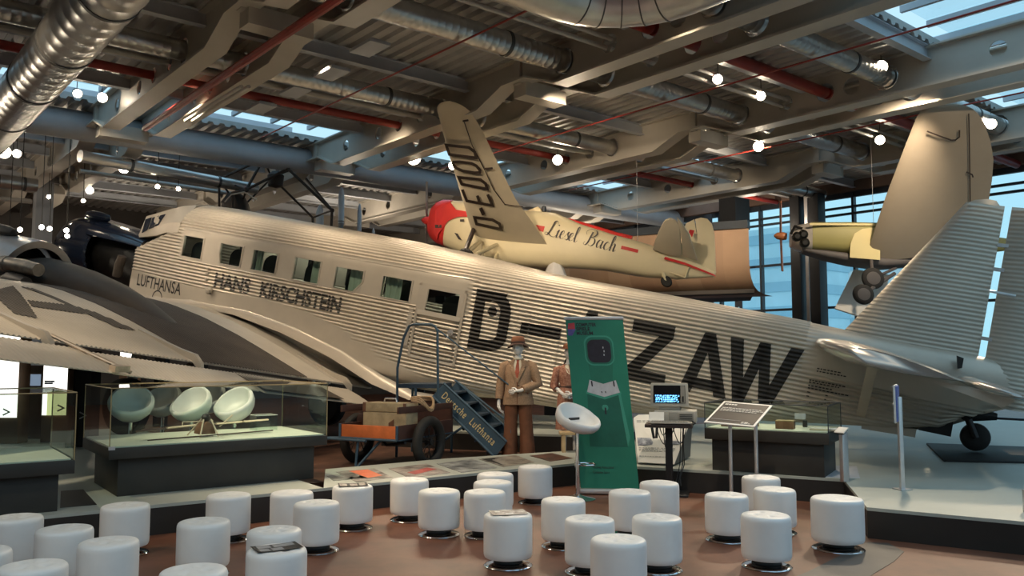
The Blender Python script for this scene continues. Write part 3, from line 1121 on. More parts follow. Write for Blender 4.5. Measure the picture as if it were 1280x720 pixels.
# dark fairing between the nose section and the engine
secs = []
for x, w, zc, hh in ((7.72, .60, -.62, .56), (8.1, .56, -.50, .62), (8.6, .52, -.42, .58), (9.2, .50, -.36, .55)):
    secs.append([V((x, w * math.cos(t) * (1 if math.sin(t) < .2 else .98), zc + hh * math.sin(t) * (1.25 if x < 7.9 and math.sin(t) < 0 else 1))) for t in np.linspace(0, 2 * PI, 24, endpoint=False)])
MB().loft(secs).build('engine_bearer', M['ju_engine'], ju)
# top decking from windscreen to the ring
secs = []
for x, w, z0, z1 in ((7.72, .56, -.05, .20), (8.2, .62, -.02, .30), (8.8, .66, .0, .36), (9.25, .70, .02, .40)):
    secs.append([V((x, w * math.cos(t), z0 + (z1 - z0) * math.sin(t))) for t in np.linspace(0, PI, 14)] + [V((x, w * .96 * math.cos(t), z0 - .02 + (z1 - z0) * .93 * math.sin(t))) for t in np.linspace(PI, 0, 14)])
MB().loft(secs).build('glare_deck', M['ju_nose'], ju)
RX = Matrix(((0, 0, 1, 0), (1, 0, 0, 0), (0, 1, 0, 0), (0, 0, 0, 1)))     # lathe axis onto the aircraft axis
cowl = MB().lathe([(.70, 9.16), (.745, 9.2), (.77, 9.5), (.76, 9.9), (.70, 10.2), (.60, 10.34), (.56, 10.32), (.62, 10.1), (.69, 9.8), (.70, 9.3)], 48, Matrix.Translation((0, 0, -.35)) @ RX, caps=False).build('engine_cowl', M['ju_nose'], ju)
mb = MB()
for k in range(9):
    t = 2 * PI * k / 9
    c0 = V((9.7, math.cos(t) * .2, -.35 + math.sin(t) * .2))
    c1 = V((9.7, math.cos(t) * .6, -.35 + math.sin(t) * .6))
    mb.tube([c0.lerp(c1, u) for u in np.linspace(0, 1, 11)], [.09 if i % 2 else .12 for i in range(11)], 12)
mb.lathe([(.26, 9.2), (.28, 9.8), (.2, 10.2), (.08, 10.35)], 20, Matrix.Translation((0, 0, -.35)) @ RX)
mb.build('radial_engine', M['ju_engine'], ju)
MB().lathe([(.02, -.36), (.08, -.32), (.11, -.1), (.115, .15), (.09, .32), (.02, .36)], 16, Matrix.Translation((9.45, .30, .44)) @ RX).build('oil_cooler', M['ju_nose'], ju)
# exhaust stub beside the nose
MB().tube([V((7.98, .78, -.75)), V((7.95, .80, -.5)), V((7.9, .80, -.3))], [.10, .10, .09], 14).build('exhaust_stub', M['ju_dark'], ju)
for z in (-.2, -.3, -.42):
    MB().box(surf(5.42, z, .02), (.07, .05, .045)).build('foot_step', M['ju_smooth'], ju, bevel=.01)
hb = surf(5.25, -.62, .03)
MB().lathe([(.07, 0), (.075, .05), (.05, .08), (.0, .085)], 14, Matrix.Translation(hb) @ Matrix.Rotation(-PI / 2, 4, 'X')).build('filler_cap', M['ju_smooth'], ju)

# ---- wing
WT = [0, .1, .2, .3, .45, .6, .7, .8, .9, .96, 1]
WU = [0, .16, .32, .47, .65, .76, .78, .74, .60, .42, .12]
WL = [-.03, -.04, -.05, -.07, -.10, -.13, -.15, -.16, -.13, -.06, .12]
XTE = 1.4


def wz(x, y, up=True):
    c = 7.0 - .14 * (y - 1) - XTE
    t = (x - XTE) / c
    k = max(.5, 1 - .085 * (y - 1))
    return -1.72 + .117 * (y - 1) + float(np.interp(t, WT, WU if up else WL)) * k


WP = .066
mb = MB()
ys = np.arange(.45, 10.0, WP / 6)
tt = [0, .05, .1, .15, .2, .25, .3, .37, .45, .52, .6, .65, .7, .75, .8, .85, .9, .93, .96, .98, 1]
spu = np.interp(tt, WT, WU)
secs = []
for y in ys:
    c = 7.0 - .14 * (y - 1) - XTE
    k = max(.5, 1 - .085 * (y - 1))
    a_ = .008 * math.sin(2 * PI * y / WP) if y > 1.6 else 0
    z0 = -1.72 + .117 * (y - 1)
    sec = [V((XTE + t * c, y, z0 + u * k + a_)) for t, u in zip(tt, spu)]
    sec += [V((XTE + t * c, y, z0 + np.interp(t, WT, WL) * k)) for t in (1, .9, .6, .3, 0)]
    secs.append(sec)
mb.loft(secs)
mb.build('wing', M['ju'], ju, smooth=60)
# root fillet
fx = [7.3, 6.62, 5.75, 4.29, 3.07, 1.915, .97, .27, -.3]
fzr = [-1.25, -1.05, -.95, -.92, -1.05, -1.28, -1.58, -1.72, -1.6]
fzt = [-1.0, -.96, -.87, -.83, -.95, -1.17, -1.46, -1.60, -1.56]
secs = []
for x, zr, zt_ in zip(fx, fzr, fzt):
    sec = []
    for i in range(9):
        t = i / 8
        y = (HW(x) - .004) + .36 * (1 - math.cos(t * PI / 2)) * min(1, max(.0, (x + .3) / 1.5))
        z = zt_ + (zr - .03 - zt_) * math.sin(t * PI / 2)
        sec.append(V((x, y, z)))
    secs.append(sec)
MB().loft(secs, closed=False, caps=False).build('wing_fillet', M['ju_smooth'], ju, smooth=80)
# black band behind the wing engine and the letter on the wing
def wpaint(poly, name, material, off=.010):
    vs = [V((x, y, 0)) for x, y in poly]
    ys_ = [p[1] for p in poly]
    xs_ = [p[0] for p in poly]
    fn = lambda x, y: V((x, y, wz(x, y) + .008 * math.sin(2 * PI * y / WP) + off))
    xc = [XTE + t * 5.6 for t in tt] + list(np.arange(1.5, 6.8, .25))
    return decal(vs, [tuple(range(len(vs)))], fn, name, material, ju, cx=xc, cy=[k * WP / 6 for k in range(int(min(ys_) / (WP / 6)), int(max(ys_) / (WP / 6)) + 2)])


wpaint([(1.41, 2.40), (6.6, 2.40), (6.5, 4.75), (1.41, 4.75)], 'black_band', M['ju_dark'])


def wpx(x, y):
    d = ray(x, y)
    o = JMI @ EYEV
    dl_ = JMI.to_3x3() @ d
    lo, hi = None, None
    prev = None
    for s in np.linspace(8, 24, 900):
        p = o + dl_ * s
        f = p.z - wz(p.x, p.y)
        if prev is not None and prev > 0 >= f:
            return (p.x, p.y)
        prev = f
    return (p.x, p.y)


for poly in (((26, 359), (44, 362), (92, 383), (118, 391), (170, 414), (148, 411), (105, 392), (80, 380)), ((34, 376), (85, 382), (110, 391), (103, 393), (40, 384)), ((0, 362), (16, 358), (47, 399), (18, 393), (-6, 372))):
    wpaint([wpx(*p) for p in poly], 'wing_letter', mat('faded black wing lettering', (.075, .065, .055), .55, noise=(4, .2)))

# flap slung below the trailing edge
def flap(y0, y1, xl, xt, dz=0.0):
    secs = []
    for y in np.arange(y0, y1, WP / 4):
        a_ = .005 * math.sin(2 * PI * y / WP)
        zl = -1.80 + .122 * (y - 1.23) + dz
        zt_ = zl - .125
        m_ = (xl + xt) / 2
        secs.append([V((xl, y, zl)), V((xl - .06, y, zl + .035 + a_)), V((m_, y, (zl + zt_) / 2 + .035 + a_)), V((xt, y, zt_ + a_)), V((xt, y, zt_ - .012)), V((m_, y, (zl + zt_) / 2 - .04)), V((xl - .05, y, zl - .04))])
    return MB().loft(secs)


flap(1.5, 4.35, 1.25, .62).build('flap', M['ju'], ju, smooth=60)
flap(4.37, 6.85, 1.25, .70).build('aileron', M['ju'], ju, smooth=60)
flap(6.87, 9.9, 1.25, .60, .02).build('aileron', M['ju'], ju, smooth=60)
MB().prism([V((1.26, y, -1.76 + .122 * (y - 1.23))) for y in (2.4, 4.35)] + [V((.63, y, -1.885 + .122 * (y - 1.23))) for y in (4.35, 2.4)], (0, 0, .006)).build('flap_black_band', M['ju_dark'], ju)
for y in (1.35, 4.95, 7.25):       # hinge brackets: curved horns below the trailing edge
    z = wz(1.5, y)
    MB().loft([[V((x, y - .03, zz + r)), V((x, y + .03, zz + r)), V((x, y + .03, zz - r)), V((x, y - .03, zz - r))] for x, zz, r in ((2.5, wz(2.5, y) + .01, .01), (1.7, wz(1.7, y) + .03, .035), (1.38, z + .02, .06), (1.25, z - .08, .06), (1.22, z - .20, .03))]).build('hinge_bracket', M['ju_smooth'], ju, smooth=60)
MB().tube([V((1.42, 7.15, wz(1.45, 7.15) + .05)), V((.58, 6.72, -1.80 + .122 * 5.5 - .08))], .022, 8).box(V((.62, 6.85, -1.80 + .122 * 5.6 - .05)), (.10, .20, .07)).build('aileron_rod', M['pipe_burnt'], ju)

# ---- wing engine nacelle
NY = 3.75
nx = [6.9, 6.6, 6.2, 5.8, 5.2, 4.5, 3.87, 3.2, 2.6, 2.0]
nz = [-.52, -.46, -.40, -.41, -.46, -.57, -.73, -.98, -1.2, -1.36]
nw = [.66, .68, .68, .66, .60, .50, .38, .26, .15, .04]
secs = []
for x, z, w in zip(nx, nz, nw):
    zb_ = min(wz(max(1.5, min(x, 6.5)), NY) - .1, z - .05)
    secs.append([V((x, NY + w * math.cos(t), zb_ + (z - zb_) * math.sin(t) ** .9)) for t in np.linspace(0, PI, 18)] + [V((x, NY, zb_ - .05))])
MB().loft(secs).build('nacelle_fairing', M['ju_dark'], ju, smooth=60)
MB().lathe([(.60, 6.42), (.72, 6.40), (.735, 6.6), (.74, 7.3), (.72, 7.8), (.6, 8.2), (.55, 8.2), (.64, 7.7), (.66, 6.8)], 44, Matrix.Translation((0, NY, -.86)) @ RX, caps=False).build('wing_engine_cowl', M['alu'], ju)
MB().lathe([(.62, 6.9), (.4, 6.9), (.3, 6.3), (.02, 6.3)], 24, Matrix.Translation((0, NY, -.86)) @ RX).build('wing_engine', M['ju_engine'], ju)
MB().lathe([(.02, -.34), (.08, -.3), (.12, -.1), (.12, .15), (.09, .3), (.02, .34)], 16, Matrix.Translation((7.3, NY + .15, -.10)) @ RX).build('oil_cooler', M['ju_dark'], ju)
ep = MB().tube([V((6.9, 4.42, -.70)), V((6.35, 4.46, -.58)), V((5.75, 4.48, -.56)), V((5.40, 4.50, -.56))], [.11, .12, .12, .105], 18, caps=False)
ep.tube([V((6.3, 4.46, -.585)), V((6.2, 4.46, -.58))], .135, 18)
ep.tube([V((5.40, 4.50, -.56)), V((5.55, 4.49, -.56))], [.104, .09], 18)
ep.build('exhaust_pipe', M['pipe_burnt'], ju, smooth=60)
MB().tube([V((6.5, 4.3, -1.0)), V((6.0, 4.5, -.82)), V((5.5, 4.6, -.80))], [.16, .15, .10], 14).build('oil_duct', M['ju_dark'], ju)

# ---- tail
def panel(zx, z0, z1, th, name, pit=.062, a=.006, x_n=8):
    """corrugated fin: zx(z) gives leading and trailing edge; corrugations run fore and aft"""
    mb = MB()
    zs = list(np.arange(z0, z1, pit / 5)) + [z1]
    secs = []
    for z in zs:
        l, t = zx(z)
        s_ = a * math.sin(2 * PI * z / pit)
        port, star = [], []
        for i in range(x_n + 1):
            u = i / x_n
            hh = th * (2.6 * math.sqrt(u) * (1 - u) + .10 * u) * min(1, (z1 - z) / .05 + .3)
            hh = max(hh + (s_ if .05 < u else 0), .004)
            port.append(V((l + (t - l) * u, hh, z)))
            star.append(V((l + (t - l) * u, -hh, z)))
        secs.append(port + star[::-1])
    mb.loft(secs)
    return mb.build(name, M['ju'], ju, smooth=60)


panel(lambda z: (-6.42 - (z - .72) * .62, -8.24), .66, 2.86, .13, 'fin')
MB().loft([[V((x, y * w, z + .0)) for y, z in ((1, 2.82), (.9, zt_), (-.9, zt_), (-1, 2.82))] for x, w, zt_ in ((-7.74, .02, 2.84), (-7.85, .05, 2.90), (-8.0, .06, 2.93), (-8.12, .05, 2.92), (-8.18, .03, 2.85))]).build('fin_cap', M['ju_smooth'], ju)
panel(lambda z: (-8.33, -9.75 + max(0, z - 2.0) * .25), .02, 2.86, .12, 'rudder', x_n=6)
for z in (.95, 1.95, 2.3):
    MB().box((-8.30, 0, z), (.14, .05, .05)).build('rudder_hinge', M['alu'], ju)
MB().tube([V((-8.22, .14, 1.62)), V((-8.55, .16, 1.60))], .02, 8).build('control_rod', M['alu'], ju)
# tailplane
def stab(y0, y1, xl0, xl1, xt0, xt1, dz0, th, name):
    les, tes = [], []
    for i in range(13):
        t = i / 12
        y = y0 + (y1 - y0) * t
        rnd = .35 * max(0, (t - .88) / .12) ** 2
        xl, xt_ = xl0 + (xl1 - xl0) * t - rnd, xt0 + (xt1 - xt0) * t + rnd * .4
        les.append(V((xl, y, dz0 + (xl + 6.15) * .085)))
        tes.append(V((xt_, y, dz0 + (xt_ + 6.15) * .085)))
    return wing_loft(MB(), les, tes, (0, 0, 1), th, 10).build(name, M['stab'], ju, smooth=50)


M['stab'] = mat('polished grey tailplane skin', (.50, .49, .47), .25, .75, noise=(2.5, .12))
for s in (1, -1):
    stab(.1 * s, 2.9 * s, -6.05, -6.3, -7.95, -7.95, .485, .25, 'tailplane')
    stab(.2 * s, 2.95 * s, -8.0, -8.0, -8.85, -8.75, .485, .15, 'elevator')
sA, sB = jpx(1091, 455, 1.9), jpx(1076, 517, .45)
MB().loft([[sA.lerp(sB, t) + V((dx, dy, 0)) for dx, dy in ((.06, 0), (.01, .022), (-.07, 0), (.01, -.022))] for t in (-.05, .25, .5, .75, 1.05)]).build('tailplane_strut', M['ju_smooth'], ju, smooth=70)
MB().prism([V((-7.45, 2.6, .28)), V((-8.35, 2.6, .12)), V((-8.45, 2.6, .22)), V((-8.3, 2.6, .28))], (0, .03, 0)).build('trim_tab', M['ju_smooth'], ju)
MB().prism([V((-7.95, .26, .64)), V((-8.04, .26, .62)), V((-8.04, .26, .48)), V((-7.99, .26, .46))], (0, .1, 0)).build('elevator_horn', M['ju_black'], ju)
# stencil lines by the tail
mb = MB()
rr = random.Random(3)
for i, v in enumerate((.10, .06, -.09, -.12, -.17, -.21, -.27, -.33)):
    x = -6.17 + (.08 if i > 1 else .0) - .0
    for k in range(rr.choice((7, 9, 11)) if i < 6 else 2):
        w_ = rr.uniform(.02, .045)
        vs, fs = quad((-x, v - .009), (-x + w_, v - .009), (-x + w_, v + .009), (-x, v + .009))
        mb.add([surf(-p.x, p.y, .016) for p in vs], fs)
        x -= w_ + .014 + (.2 if i >= 6 else 0)
mb.build('stencil_text', M['ju_black'], ju)
# tail wheel with fork and fairing
wc = JMI @ at(1222, 549, 11.75)
wc.y = 0
MY = Matrix(((1, 0, 0, 0), (0, 0, 1, 0), (0, 1, 0, 0), (0, 0, 0, 1)))
wz0 = (JM @ wc).z
tw = MB().lathe([(.07, -.075), (.14, -.075), (.185, -.045), (.198, 0), (.185, .045), (.14, .075), (.07, .075)], 28, Matrix.Translation(wc) @ MY).build('tail_wheel', M['tyre'], ju)
f0 = wc + V((.28, 0, .30))
MB().tube([wc + V((0, .12, 0)), wc + V((.12, .12, .22)), f0], .045, 10).tube([wc + V((0, -.12, 0)), wc + V((.12, -.12, .22)), f0], .045, 10).tube([f0, f0 + V((.1, 0, .5))], .07, 12).box(wc + V((.52, 0, .06)), (.42, .24, .24)).tube([wc + V((.1, 0, .32)), wc + V((-.22, 0, .34))], [.12, .05], 10).build('tail_wheel_fork', M['black_steel'], ju)
MB().loft([[V((-7.35 - .09 * i, sgn * (.30 - .012 * i), ZB(-7.35 - .09 * i) + .02 + .26 * math.sin(PI * i / 12))) for sgn in (1, -1)] + [V((-7.35 - .09 * i, 0, ZB(-7.35 - .09 * i) - .05))] for i in range(13)]).build('wheel_arch', M['ju_smooth'], ju, smooth=60)
MB().prism([V((-6.9, .2, -.66)), V((-7.62, .2, -.62)), V((-7.62, .2, -.50)), V((-6.9, .2, -.58))], (0, -.4, 0)).build('belly_plate', M['ju_smooth'], ju)
# main wheels hidden below the wing still carry the aircraft
for s in (1, -1):
    c = JMI @ (JM @ V((4.9, 2.9 * s, -1.9)))
    g = JM @ c
    c = JMI @ V((g.x, g.y, .5 + (.28 if s > 0 else .0)))
    MB().lathe([(.15, -.16), (.40, -.16), (.49, -.09), (.5, 0), (.49, .09), (.40, .16), (.15, .16)], 28, Matrix.Translation(c) @ MY).build('main_wheel', M['tyre'], ju)
    MB().tube([c, V((4.9, 2.7 * s, -1.5))], .09, 12).tube([c, V((4.6, 1.0 * s, -1.6))], .06, 10).build('gear_leg', M['ju_smooth'], ju)

for k, x in enumerate((5.6, 4.0, 2.4, .9, -.3)):      # added fill lights that brighten the cabin behind its windows
    l = bpy.data.lights.new('cabin_fill', 'POINT')
    l.energy = 16
    l.color = (1, .92, .78)
    l.shadow_soft_size = .06
    o = bpy.data.objects.new('cabin_fill', l)
    COL.objects.link(o)
    o.location = JM @ V((x, -.25, .70))
# ---------------------------------------------------------------- drum stools
M['collar'] = mat('black stool collar', (.012, .012, .012), .5, noise=(8, .2))


def make_stool(rad=.197, hgt=.41, seed=1, label=''):
    t = thing('drum_stool', label, 'stool')
    n, mb = 48, MB()
    prof = [(rad * .88, .070), (rad * .955, .074), (rad * .993, .092), (rad, .12), (rad, .22), (rad, .33), (rad, hgt - .045), (rad * .992, hgt - .026), (rad * .965, hgt - .011), (rad * .92, hgt - .003), (rad * .85, hgt)]
    rings = [(r, z, 0) for r, z in prof] + [(rad * k, hgt + .004, 1) for k in (.76, .66, .56, .46, .36, .24, .12)]
    secs = []
    for r, z, top in rings:
        sec = []
        for j in range(n):
            a = 2 * PI * j / n
            x, y = r * math.cos(a), r * math.sin(a)
            dz = 0
            if top:
                for k in range(4):
                    bx, by = rad * .45 * math.cos(PI / 4 + k * PI / 2), rad * .45 * math.sin(PI / 4 + k * PI / 2)
                    dz -= .016 * math.exp(-((x - bx) ** 2 + (y - by) ** 2) / (2 * .017 ** 2))
                dz -= .003 * math.exp(-(min(abs(x), abs(y)) / .006) ** 2)
            sec.append(V((x, y, z + dz)))
        secs.append(sec)
    mb.loft(secs)
    mb.build('cushion', M['white_leather'], t, smooth=50)
    MB().lathe([(rad * .62, .026), (rad * .58, .032), (rad * .62, .058), (rad * .80, .072)], 36).build('collar', M['collar'], t)
    MB().lathe([(rad * .97, 0), (rad * 1.0, .005), (rad * .97, .012), (rad * .85, .020), (rad * .6, .028)], 40).build('base_plate', M['chrome'], t)
    return t


ZS = .41
ST = [  # top centre in the photo, label, (radius, height)
    (20, 646, 'white drum stool beside the black base of the glass case at the frame edge'),
    (81, 660, 'white drum stool second from the frame edge, in front of the low black plinth'),
    (136, 676, 'tall-looking white drum stool in front of the one below the glass case corner'),
    (157, 631, 'white drum stool against the platform edge below the aircraft-model glass case corner'),
    (-27, 688, 'white drum stool mostly cut off by the frame edge'),
    (41, 706, 'white drum stool at the bottom corner with only its tufted top in view'),
    (255, 651, 'white drum stool standing alone in front of the long glass case'),
    (286, 618, 'white drum stool close to the platform edge under the long glass case'),
    (365, 615, 'white drum stool at the far end of the long glass case, behind another'),
    (396, 628, 'white drum stool with chrome base showing, near the start of the photo strip'),
    (343, 662, 'white drum stool hidden behind the one with the black leaflet'),
    (346, 686, 'white drum stool with a black leaflet with grey panels on top'),
    (242, 712, 'white drum stool at the bottom edge with only its bright top in view'),
    (441, 607, 'white drum stool with a dark magazine on top beside the photo strip'),
    (512, 599, 'white drum stool close in front of the orange panel of the photo strip'),
    (549, 613, 'white drum stool with full chrome disc on open floor beside the cluster of three'),
    (619, 592, 'hindmost white drum stool of the tight row of three by the photo strip'),
    (616, 602, 'middle white drum stool of the tight row of three by the photo strip'),
    (606, 614, 'front white drum stool of the tight row of three by the photo strip'),
    (635, 642, 'white drum stool with colour leaflets on its seat in the middle of the floor'),
    (669, 583, 'white drum stool against the strip end to the left of the bar stool'),
    (704, 624, 'white drum stool right below the tall bar stool'),
    (737, 648, 'white drum stool half hidden behind the one cut by the bottom edge'),
    (773, 673, 'large white drum stool cut by the bottom edge in the middle'),
    (787, 614, 'white drum stool in front of the green banner foot, half hidden'),
    (821, 646, 'white drum stool right of the one cut by the bottom edge'),
    (824, 603, 'white drum stool under the computer desk post'),
    (908, 618, 'white drum stool in front of the sign posts'),
    (951, 596, 'hindmost white drum stool against the black platform under the sign'),
    (968, 611, 'white drum stool just behind the front one below the sign'),
    (957, 643, 'front white drum stool of the four below the sign with bluish side'),
    (1046, 622, 'wide white drum stool by the platform corner, standing alone'),
]
stool_pos = []
proto_st = None
for i, (x, y, lab) in enumerate(ST):
    p = on_z(x, y, ZS if i != 31 else .44)
    if i == 0:
        proto_st = make_stool(label=lab)
        o = proto_st
    elif i == 31:
        o = make_stool(.222, .44, 2, lab)
    else:
        o = copy_tree(proto_st)
    o.location = (p.x, p.y, 0)
    o.rotation_euler = (0, 0, random.uniform(0, 1.5))
    o['label'] = lab
    o['group'] = 'white drum stools on the brown floor'
    stool_pos.append(V((p.x, p.y, ZS if i != 31 else .44)))

# leaflets lying on stools
M['leaf_dark'] = mat('black leaflet print', (.015, .015, .015), .5, noise=(20, .2))
M['leaf_grey'] = mat('grey leaflet panel', (.32, .32, .33), .6, noise=(20, .2))
M['leaf_photo'] = mat('brown photo print', (.35, .20, .13), .5, noise=(25, .6, (.65, .62, .58)))


def leaflet(idx, w, d, rz, label, mats, panels, cat='leaflet'):
    c = stool_pos[idx] + V((0, 0, .0055))
    rot = Matrix.Rotation(rz, 3, 'Z')
    t = thing('leaflet', label, cat, c)
    mb = MB()
    n = 8
    for i in range(n):
        a, b = -w / 2 + w * i / n, -w / 2 + w * (i + 1) / n
        lift = lambda u: .002 + .006 * abs(u / (w / 2)) ** 3
        mb.add([c + rot @ V((u, v, lift(u) + h)) for h in (0, .0012) for u, v in ((a, -d / 2), (b, -d / 2), (b, d / 2), (a, d / 2))], [(0, 1, 2, 3), (4, 5, 6, 7), (0, 1, 5, 4), (2, 3, 7, 6)] + ([(0, 3, 7, 4)] if i == 0 else []) + ([(1, 2, 6, 5)] if i == n - 1 else []))
    mb.build('sheet', mats[0], t, smooth=30)
    for (u0, v0, u1, v1) in panels:
        q = MB()
        for i in range(4):
            a, b = u0 + (u1 - u0) * i / 4, u0 + (u1 - u0) * (i + 1) / 4
            q.add([c + rot @ V((u * w, v * d, lift(u * w) + .0022)) for u, v in ((a, v0), (b, v0), (b, v1), (a, v1))], [(0, 1, 2, 3)])
        q.build('printed_panel', mats[1], t, smooth=0)
    return t


leaflet(11, .30, .20, .55, 'black leaflet with grey panels on a white stool at the bottom of the picture', (M['leaf_dark'], M['leaf_grey']), [(-.42, -.4, -.2, -.05), (-.15, -.4, .1, -.05), (-.4, .05, -.1, .42), (-.04, .05, .42, .42)])
leaflet(13, .28, .21, .25, 'dark magazine with pale strips lying on the stool by the photo strip', (M['leaf_dark'], M['leaf_photo']), [(-.45, -.42, -.2, .35), (-.1, -.42, .15, .3), (.22, -.4, .42, .4)])
leaflet(19, .29, .20, .2, 'colour photo leaflet on the stool in the middle of the floor', (M['leaf_photo'], M['paper']), [(-.1, -.4, .12, -.1), (-.35, .1, -.2, .35)])

# ---------------------------------------------------------------- bar stools
def make_bar(label, loc, seat_h, rz, rad=.245, foot=True, pole=True, tl=24):
    t = thing('bar_stool', label, 'bar stool')
    n = 40
    tilt = Matrix.Translation((0, 0, seat_h)) @ Matrix.Rotation(rz, 4, 'Z') @ Matrix.Rotation(R(tl), 4, 'Y')
    secs = []
    for r, z in ((.10, -.075 if foot else -.13), (.17, -.068 if foot else -.115), (.222, -.034 if foot else -.05), (.247, .012), (.250, .050), (.238, .075), (.212, .078), (.19, .045), (.15, .010 if foot else -.02), (.09, -.004 if foot else -.05), (.03, -.006 if foot else -.055)):
        secs.append([tilt @ V((r * rad / .245 * math.cos(2 * PI * j / n), r * rad / .245 * math.sin(2 * PI * j / n), z + (.05 * max(0, -math.cos(2 * PI * j / n)) if z > .03 else 0))) for j in range(n)])
    MB().loft(secs).build('seat', M['white_leather'], t, smooth=60)
    if foot:
      slot = tilt @ Matrix.Translation((-.06, 0, .006))
      MB().box((0, 0, 0), (.012, .17, .03), M=Matrix.Identity(3)).build('seat_slot', M['black_plastic'], t).matrix_local = slot @ Matrix.Rotation(-.25, 4, 'Y')
    if pole:
        MB().tube([(0, 0, .03), (0, 0, .45), (0, 0, .451), (0, 0, seat_h - .06)], [.03, .03, .021, .021], 20).build('pole', M['chrome'], t, smooth=30)
        MB().lathe([(.205, 0), (.21, .006), (.19, .014), (.10, .03), (.04, .05), (.03, .06)], 40).build('base_plate', M['chrome'], t)
    if foot:
        c = V((.12, 0, .36))
        ringp = [V((.115 + .115 * math.cos(a), .115 * math.sin(a), .40)) for a in np.linspace(PI, 3 * PI, 28, endpoint=False)]
        ringp = [Matrix.Rotation(.35, 3, 'Z') @ p for p in ringp]
        MB().tube(ringp, .011, 8, closed=True).lathe([(.036, .38), (.036, .42)], 16).build('foot_ring', M['chrome'], t)
    t.location = loc
    return t


bs = at(722, 619, 10.0)
make_bar('white bucket-seat bar stool on a chrome pole in front of the green banner', (bs.x, bs.y, 0), .90, R(-50), .27)
for k, (x, y, Y, rz, lab) in enumerate(((164, 507, 10.0, 2.7, 'first white bucket stool reflected in the glass case, by its near glass corner'), (204, 503, 11.4, .5, 'second white bucket stool reflected in the case, the dimmer one'), (240, 508, 10.4, -.2, 'third white bucket stool reflected in the case, above the aircraft model'),
                                   (261, 500, 11.9, .2, 'reflected white bucket stool half hidden behind the third one in the glass case'), (294, 508, 10.5, -.3, 'reflected white bucket stool nearest the bright highlight, farthest along the glass case'))):
    p = at(x, y, Y)
    t = make_bar(lab, (p.x, p.y, ZP), p.z - ZP, 0, .25, foot=False, tl=34)  # solid stools added to imitate reflections in the case glass
    t.rotation_euler = (0, 0, R(-105) + rz * .25)
    t['group'] = 'reflected stools built behind the glass case'

# ---------------------------------------------------------------- roll-up banner
bl, br_ = at(726, 611, 10.38), at(799, 611, 10.30)
bn = thing('banner_stand', 'green roll-up banner showing an arcade cabinet behind the bar stool', 'banner', ((bl.x + br_.x) / 2, (bl.y + br_.y) / 2, 0))
ux = V((br_.x - bl.x, br_.y - bl.y, 0))
BW = ux.length
ux.normalize()
BH = 2.06
uy = (V((0, 0, 1)) - ux * .088 + V((ux.y, -ux.x, 0)) * -.02).normalized()
bo = V((bl.x, bl.y, .07))
un = ux.cross(uy).normalized()
if un.y > 0:
    un = -un


def bpnt(u, v, lift=0):
    return bo + ux * u + uy * v + un * lift


def bpatch(name, poly, m, lift, z=.001):
    return MB().prism([bpnt(u, v, lift) for u, v in poly], un * z).build(name, m, bn, smooth=0)


M['ban'] = mat('green banner print', (.016, .195, .13), .45, noise=(3, .08))
M['ban_d'] = mat('dark green print', (.009, .12, .085), .5, noise=(6, .12))
M['ban_l'] = mat('light green print', (.05, .30, .22), .45, noise=(6, .08))
M['ban_m'] = mat('mid green print', (.013, .155, .105), .5, noise=(6, .1))
M['ban_scr'] = mat('dark screen print', (.022, .02, .032), .4, noise=(20, .2))
M['ban_w'] = mat('pale panel print', (.50, .52, .56), .5, noise=(20, .1))
bpatch('sheet', [(0, 0), (BW, 0), (BW * 1.01, BH), (0, BH)], M['ban'], 0, .003)
MB().box(bpnt(BW / 2, BH + .015), (BW + .03, .02, .04), M=Matrix((ux, -un, uy)).transposed()).build('top_rail', M['alu'], bn, bevel=.006)
MB().box(bpnt(BW / 2, -.03), (BW + .05, .14, .06), M=Matrix((ux, V((-ux.y, ux.x, 0)), V((0, 0, 1)))).transposed()).build('base_housing', M['alu'], bn, bevel=.02)
foot = on_z(748, 612, 0)
MB().box((foot.x, foot.y, .012), (.05, .34, .02), .5).build('foot', M['alu'], bn, bevel=.005)


def rrect(x0, y0, x1, y1, r, n=6):
    p = []
    for cx_, cy_, a in ((x1 - r, y1 - r, 0), (x0 + r, y1 - r, PI / 2), (x0 + r, y0 + r, PI), (x1 - r, y0 + r, 1.5 * PI)):
        p += [(cx_ + r * math.cos(a + PI / 2 * i / n), cy_ + r * math.sin(a + PI / 2 * i / n)) for i in range(n + 1)]
    return p


s = BW / .75
bpatch('cabinet_lower', [(.17 * s, .50), (.66 * s, .50), (.60 * s, 1.16), (.20 * s, 1.16)], M['ban_d'], .0035)
bpatch('cabinet_side', [(.60 * s, 1.16), (.66 * s, .50), (.70 * s, .62), (.63 * s, 1.16)], M['ban_l'], .0035)
bpatch('cabinet_neck', [(.27 * s, 1.26), (.54 * s, 1.26), (.58 * s, 1.60), (.24 * s, 1.60)], M['ban_m'], .0035)
bpatch('cabinet_head', rrect(.215 * s, 1.49, .60 * s, 1.86, .10), M['ban_l'], .0055)
bpatch('cabinet_head_face', rrect(.235 * s, 1.505, .585 * s, 1.84, .09), M['ban_m'], .0075)
bpatch('screen', rrect(.255 * s, 1.525, .56 * s, 1.81, .08), M['ban_scr'], .0095)
for u, v in ((.455, 1.70), (.465, 1.655), (.46, 1.61)):
    bpatch('screen_mark', [(u * s, v), ((u + .012) * s, v), ((u + .012) * s, v + .022), (u * s, v + .022)], M['ban_w'], .0115)
bpatch('control_edge', [(.185 * s, 1.145), (.42 * s, 1.075), (.64 * s, 1.14), (.64 * s, 1.175), (.42 * s, 1.12), (.185 * s, 1.185)], M['ban_l'], .0055)
bpatch('control_panel', [(.20 * s, 1.165), (.42 * s, 1.105), (.625 * s, 1.16), (.585 * s, 1.31), (.42 * s, 1.265), (.245 * s, 1.315)], M['ban_w'], .0075)
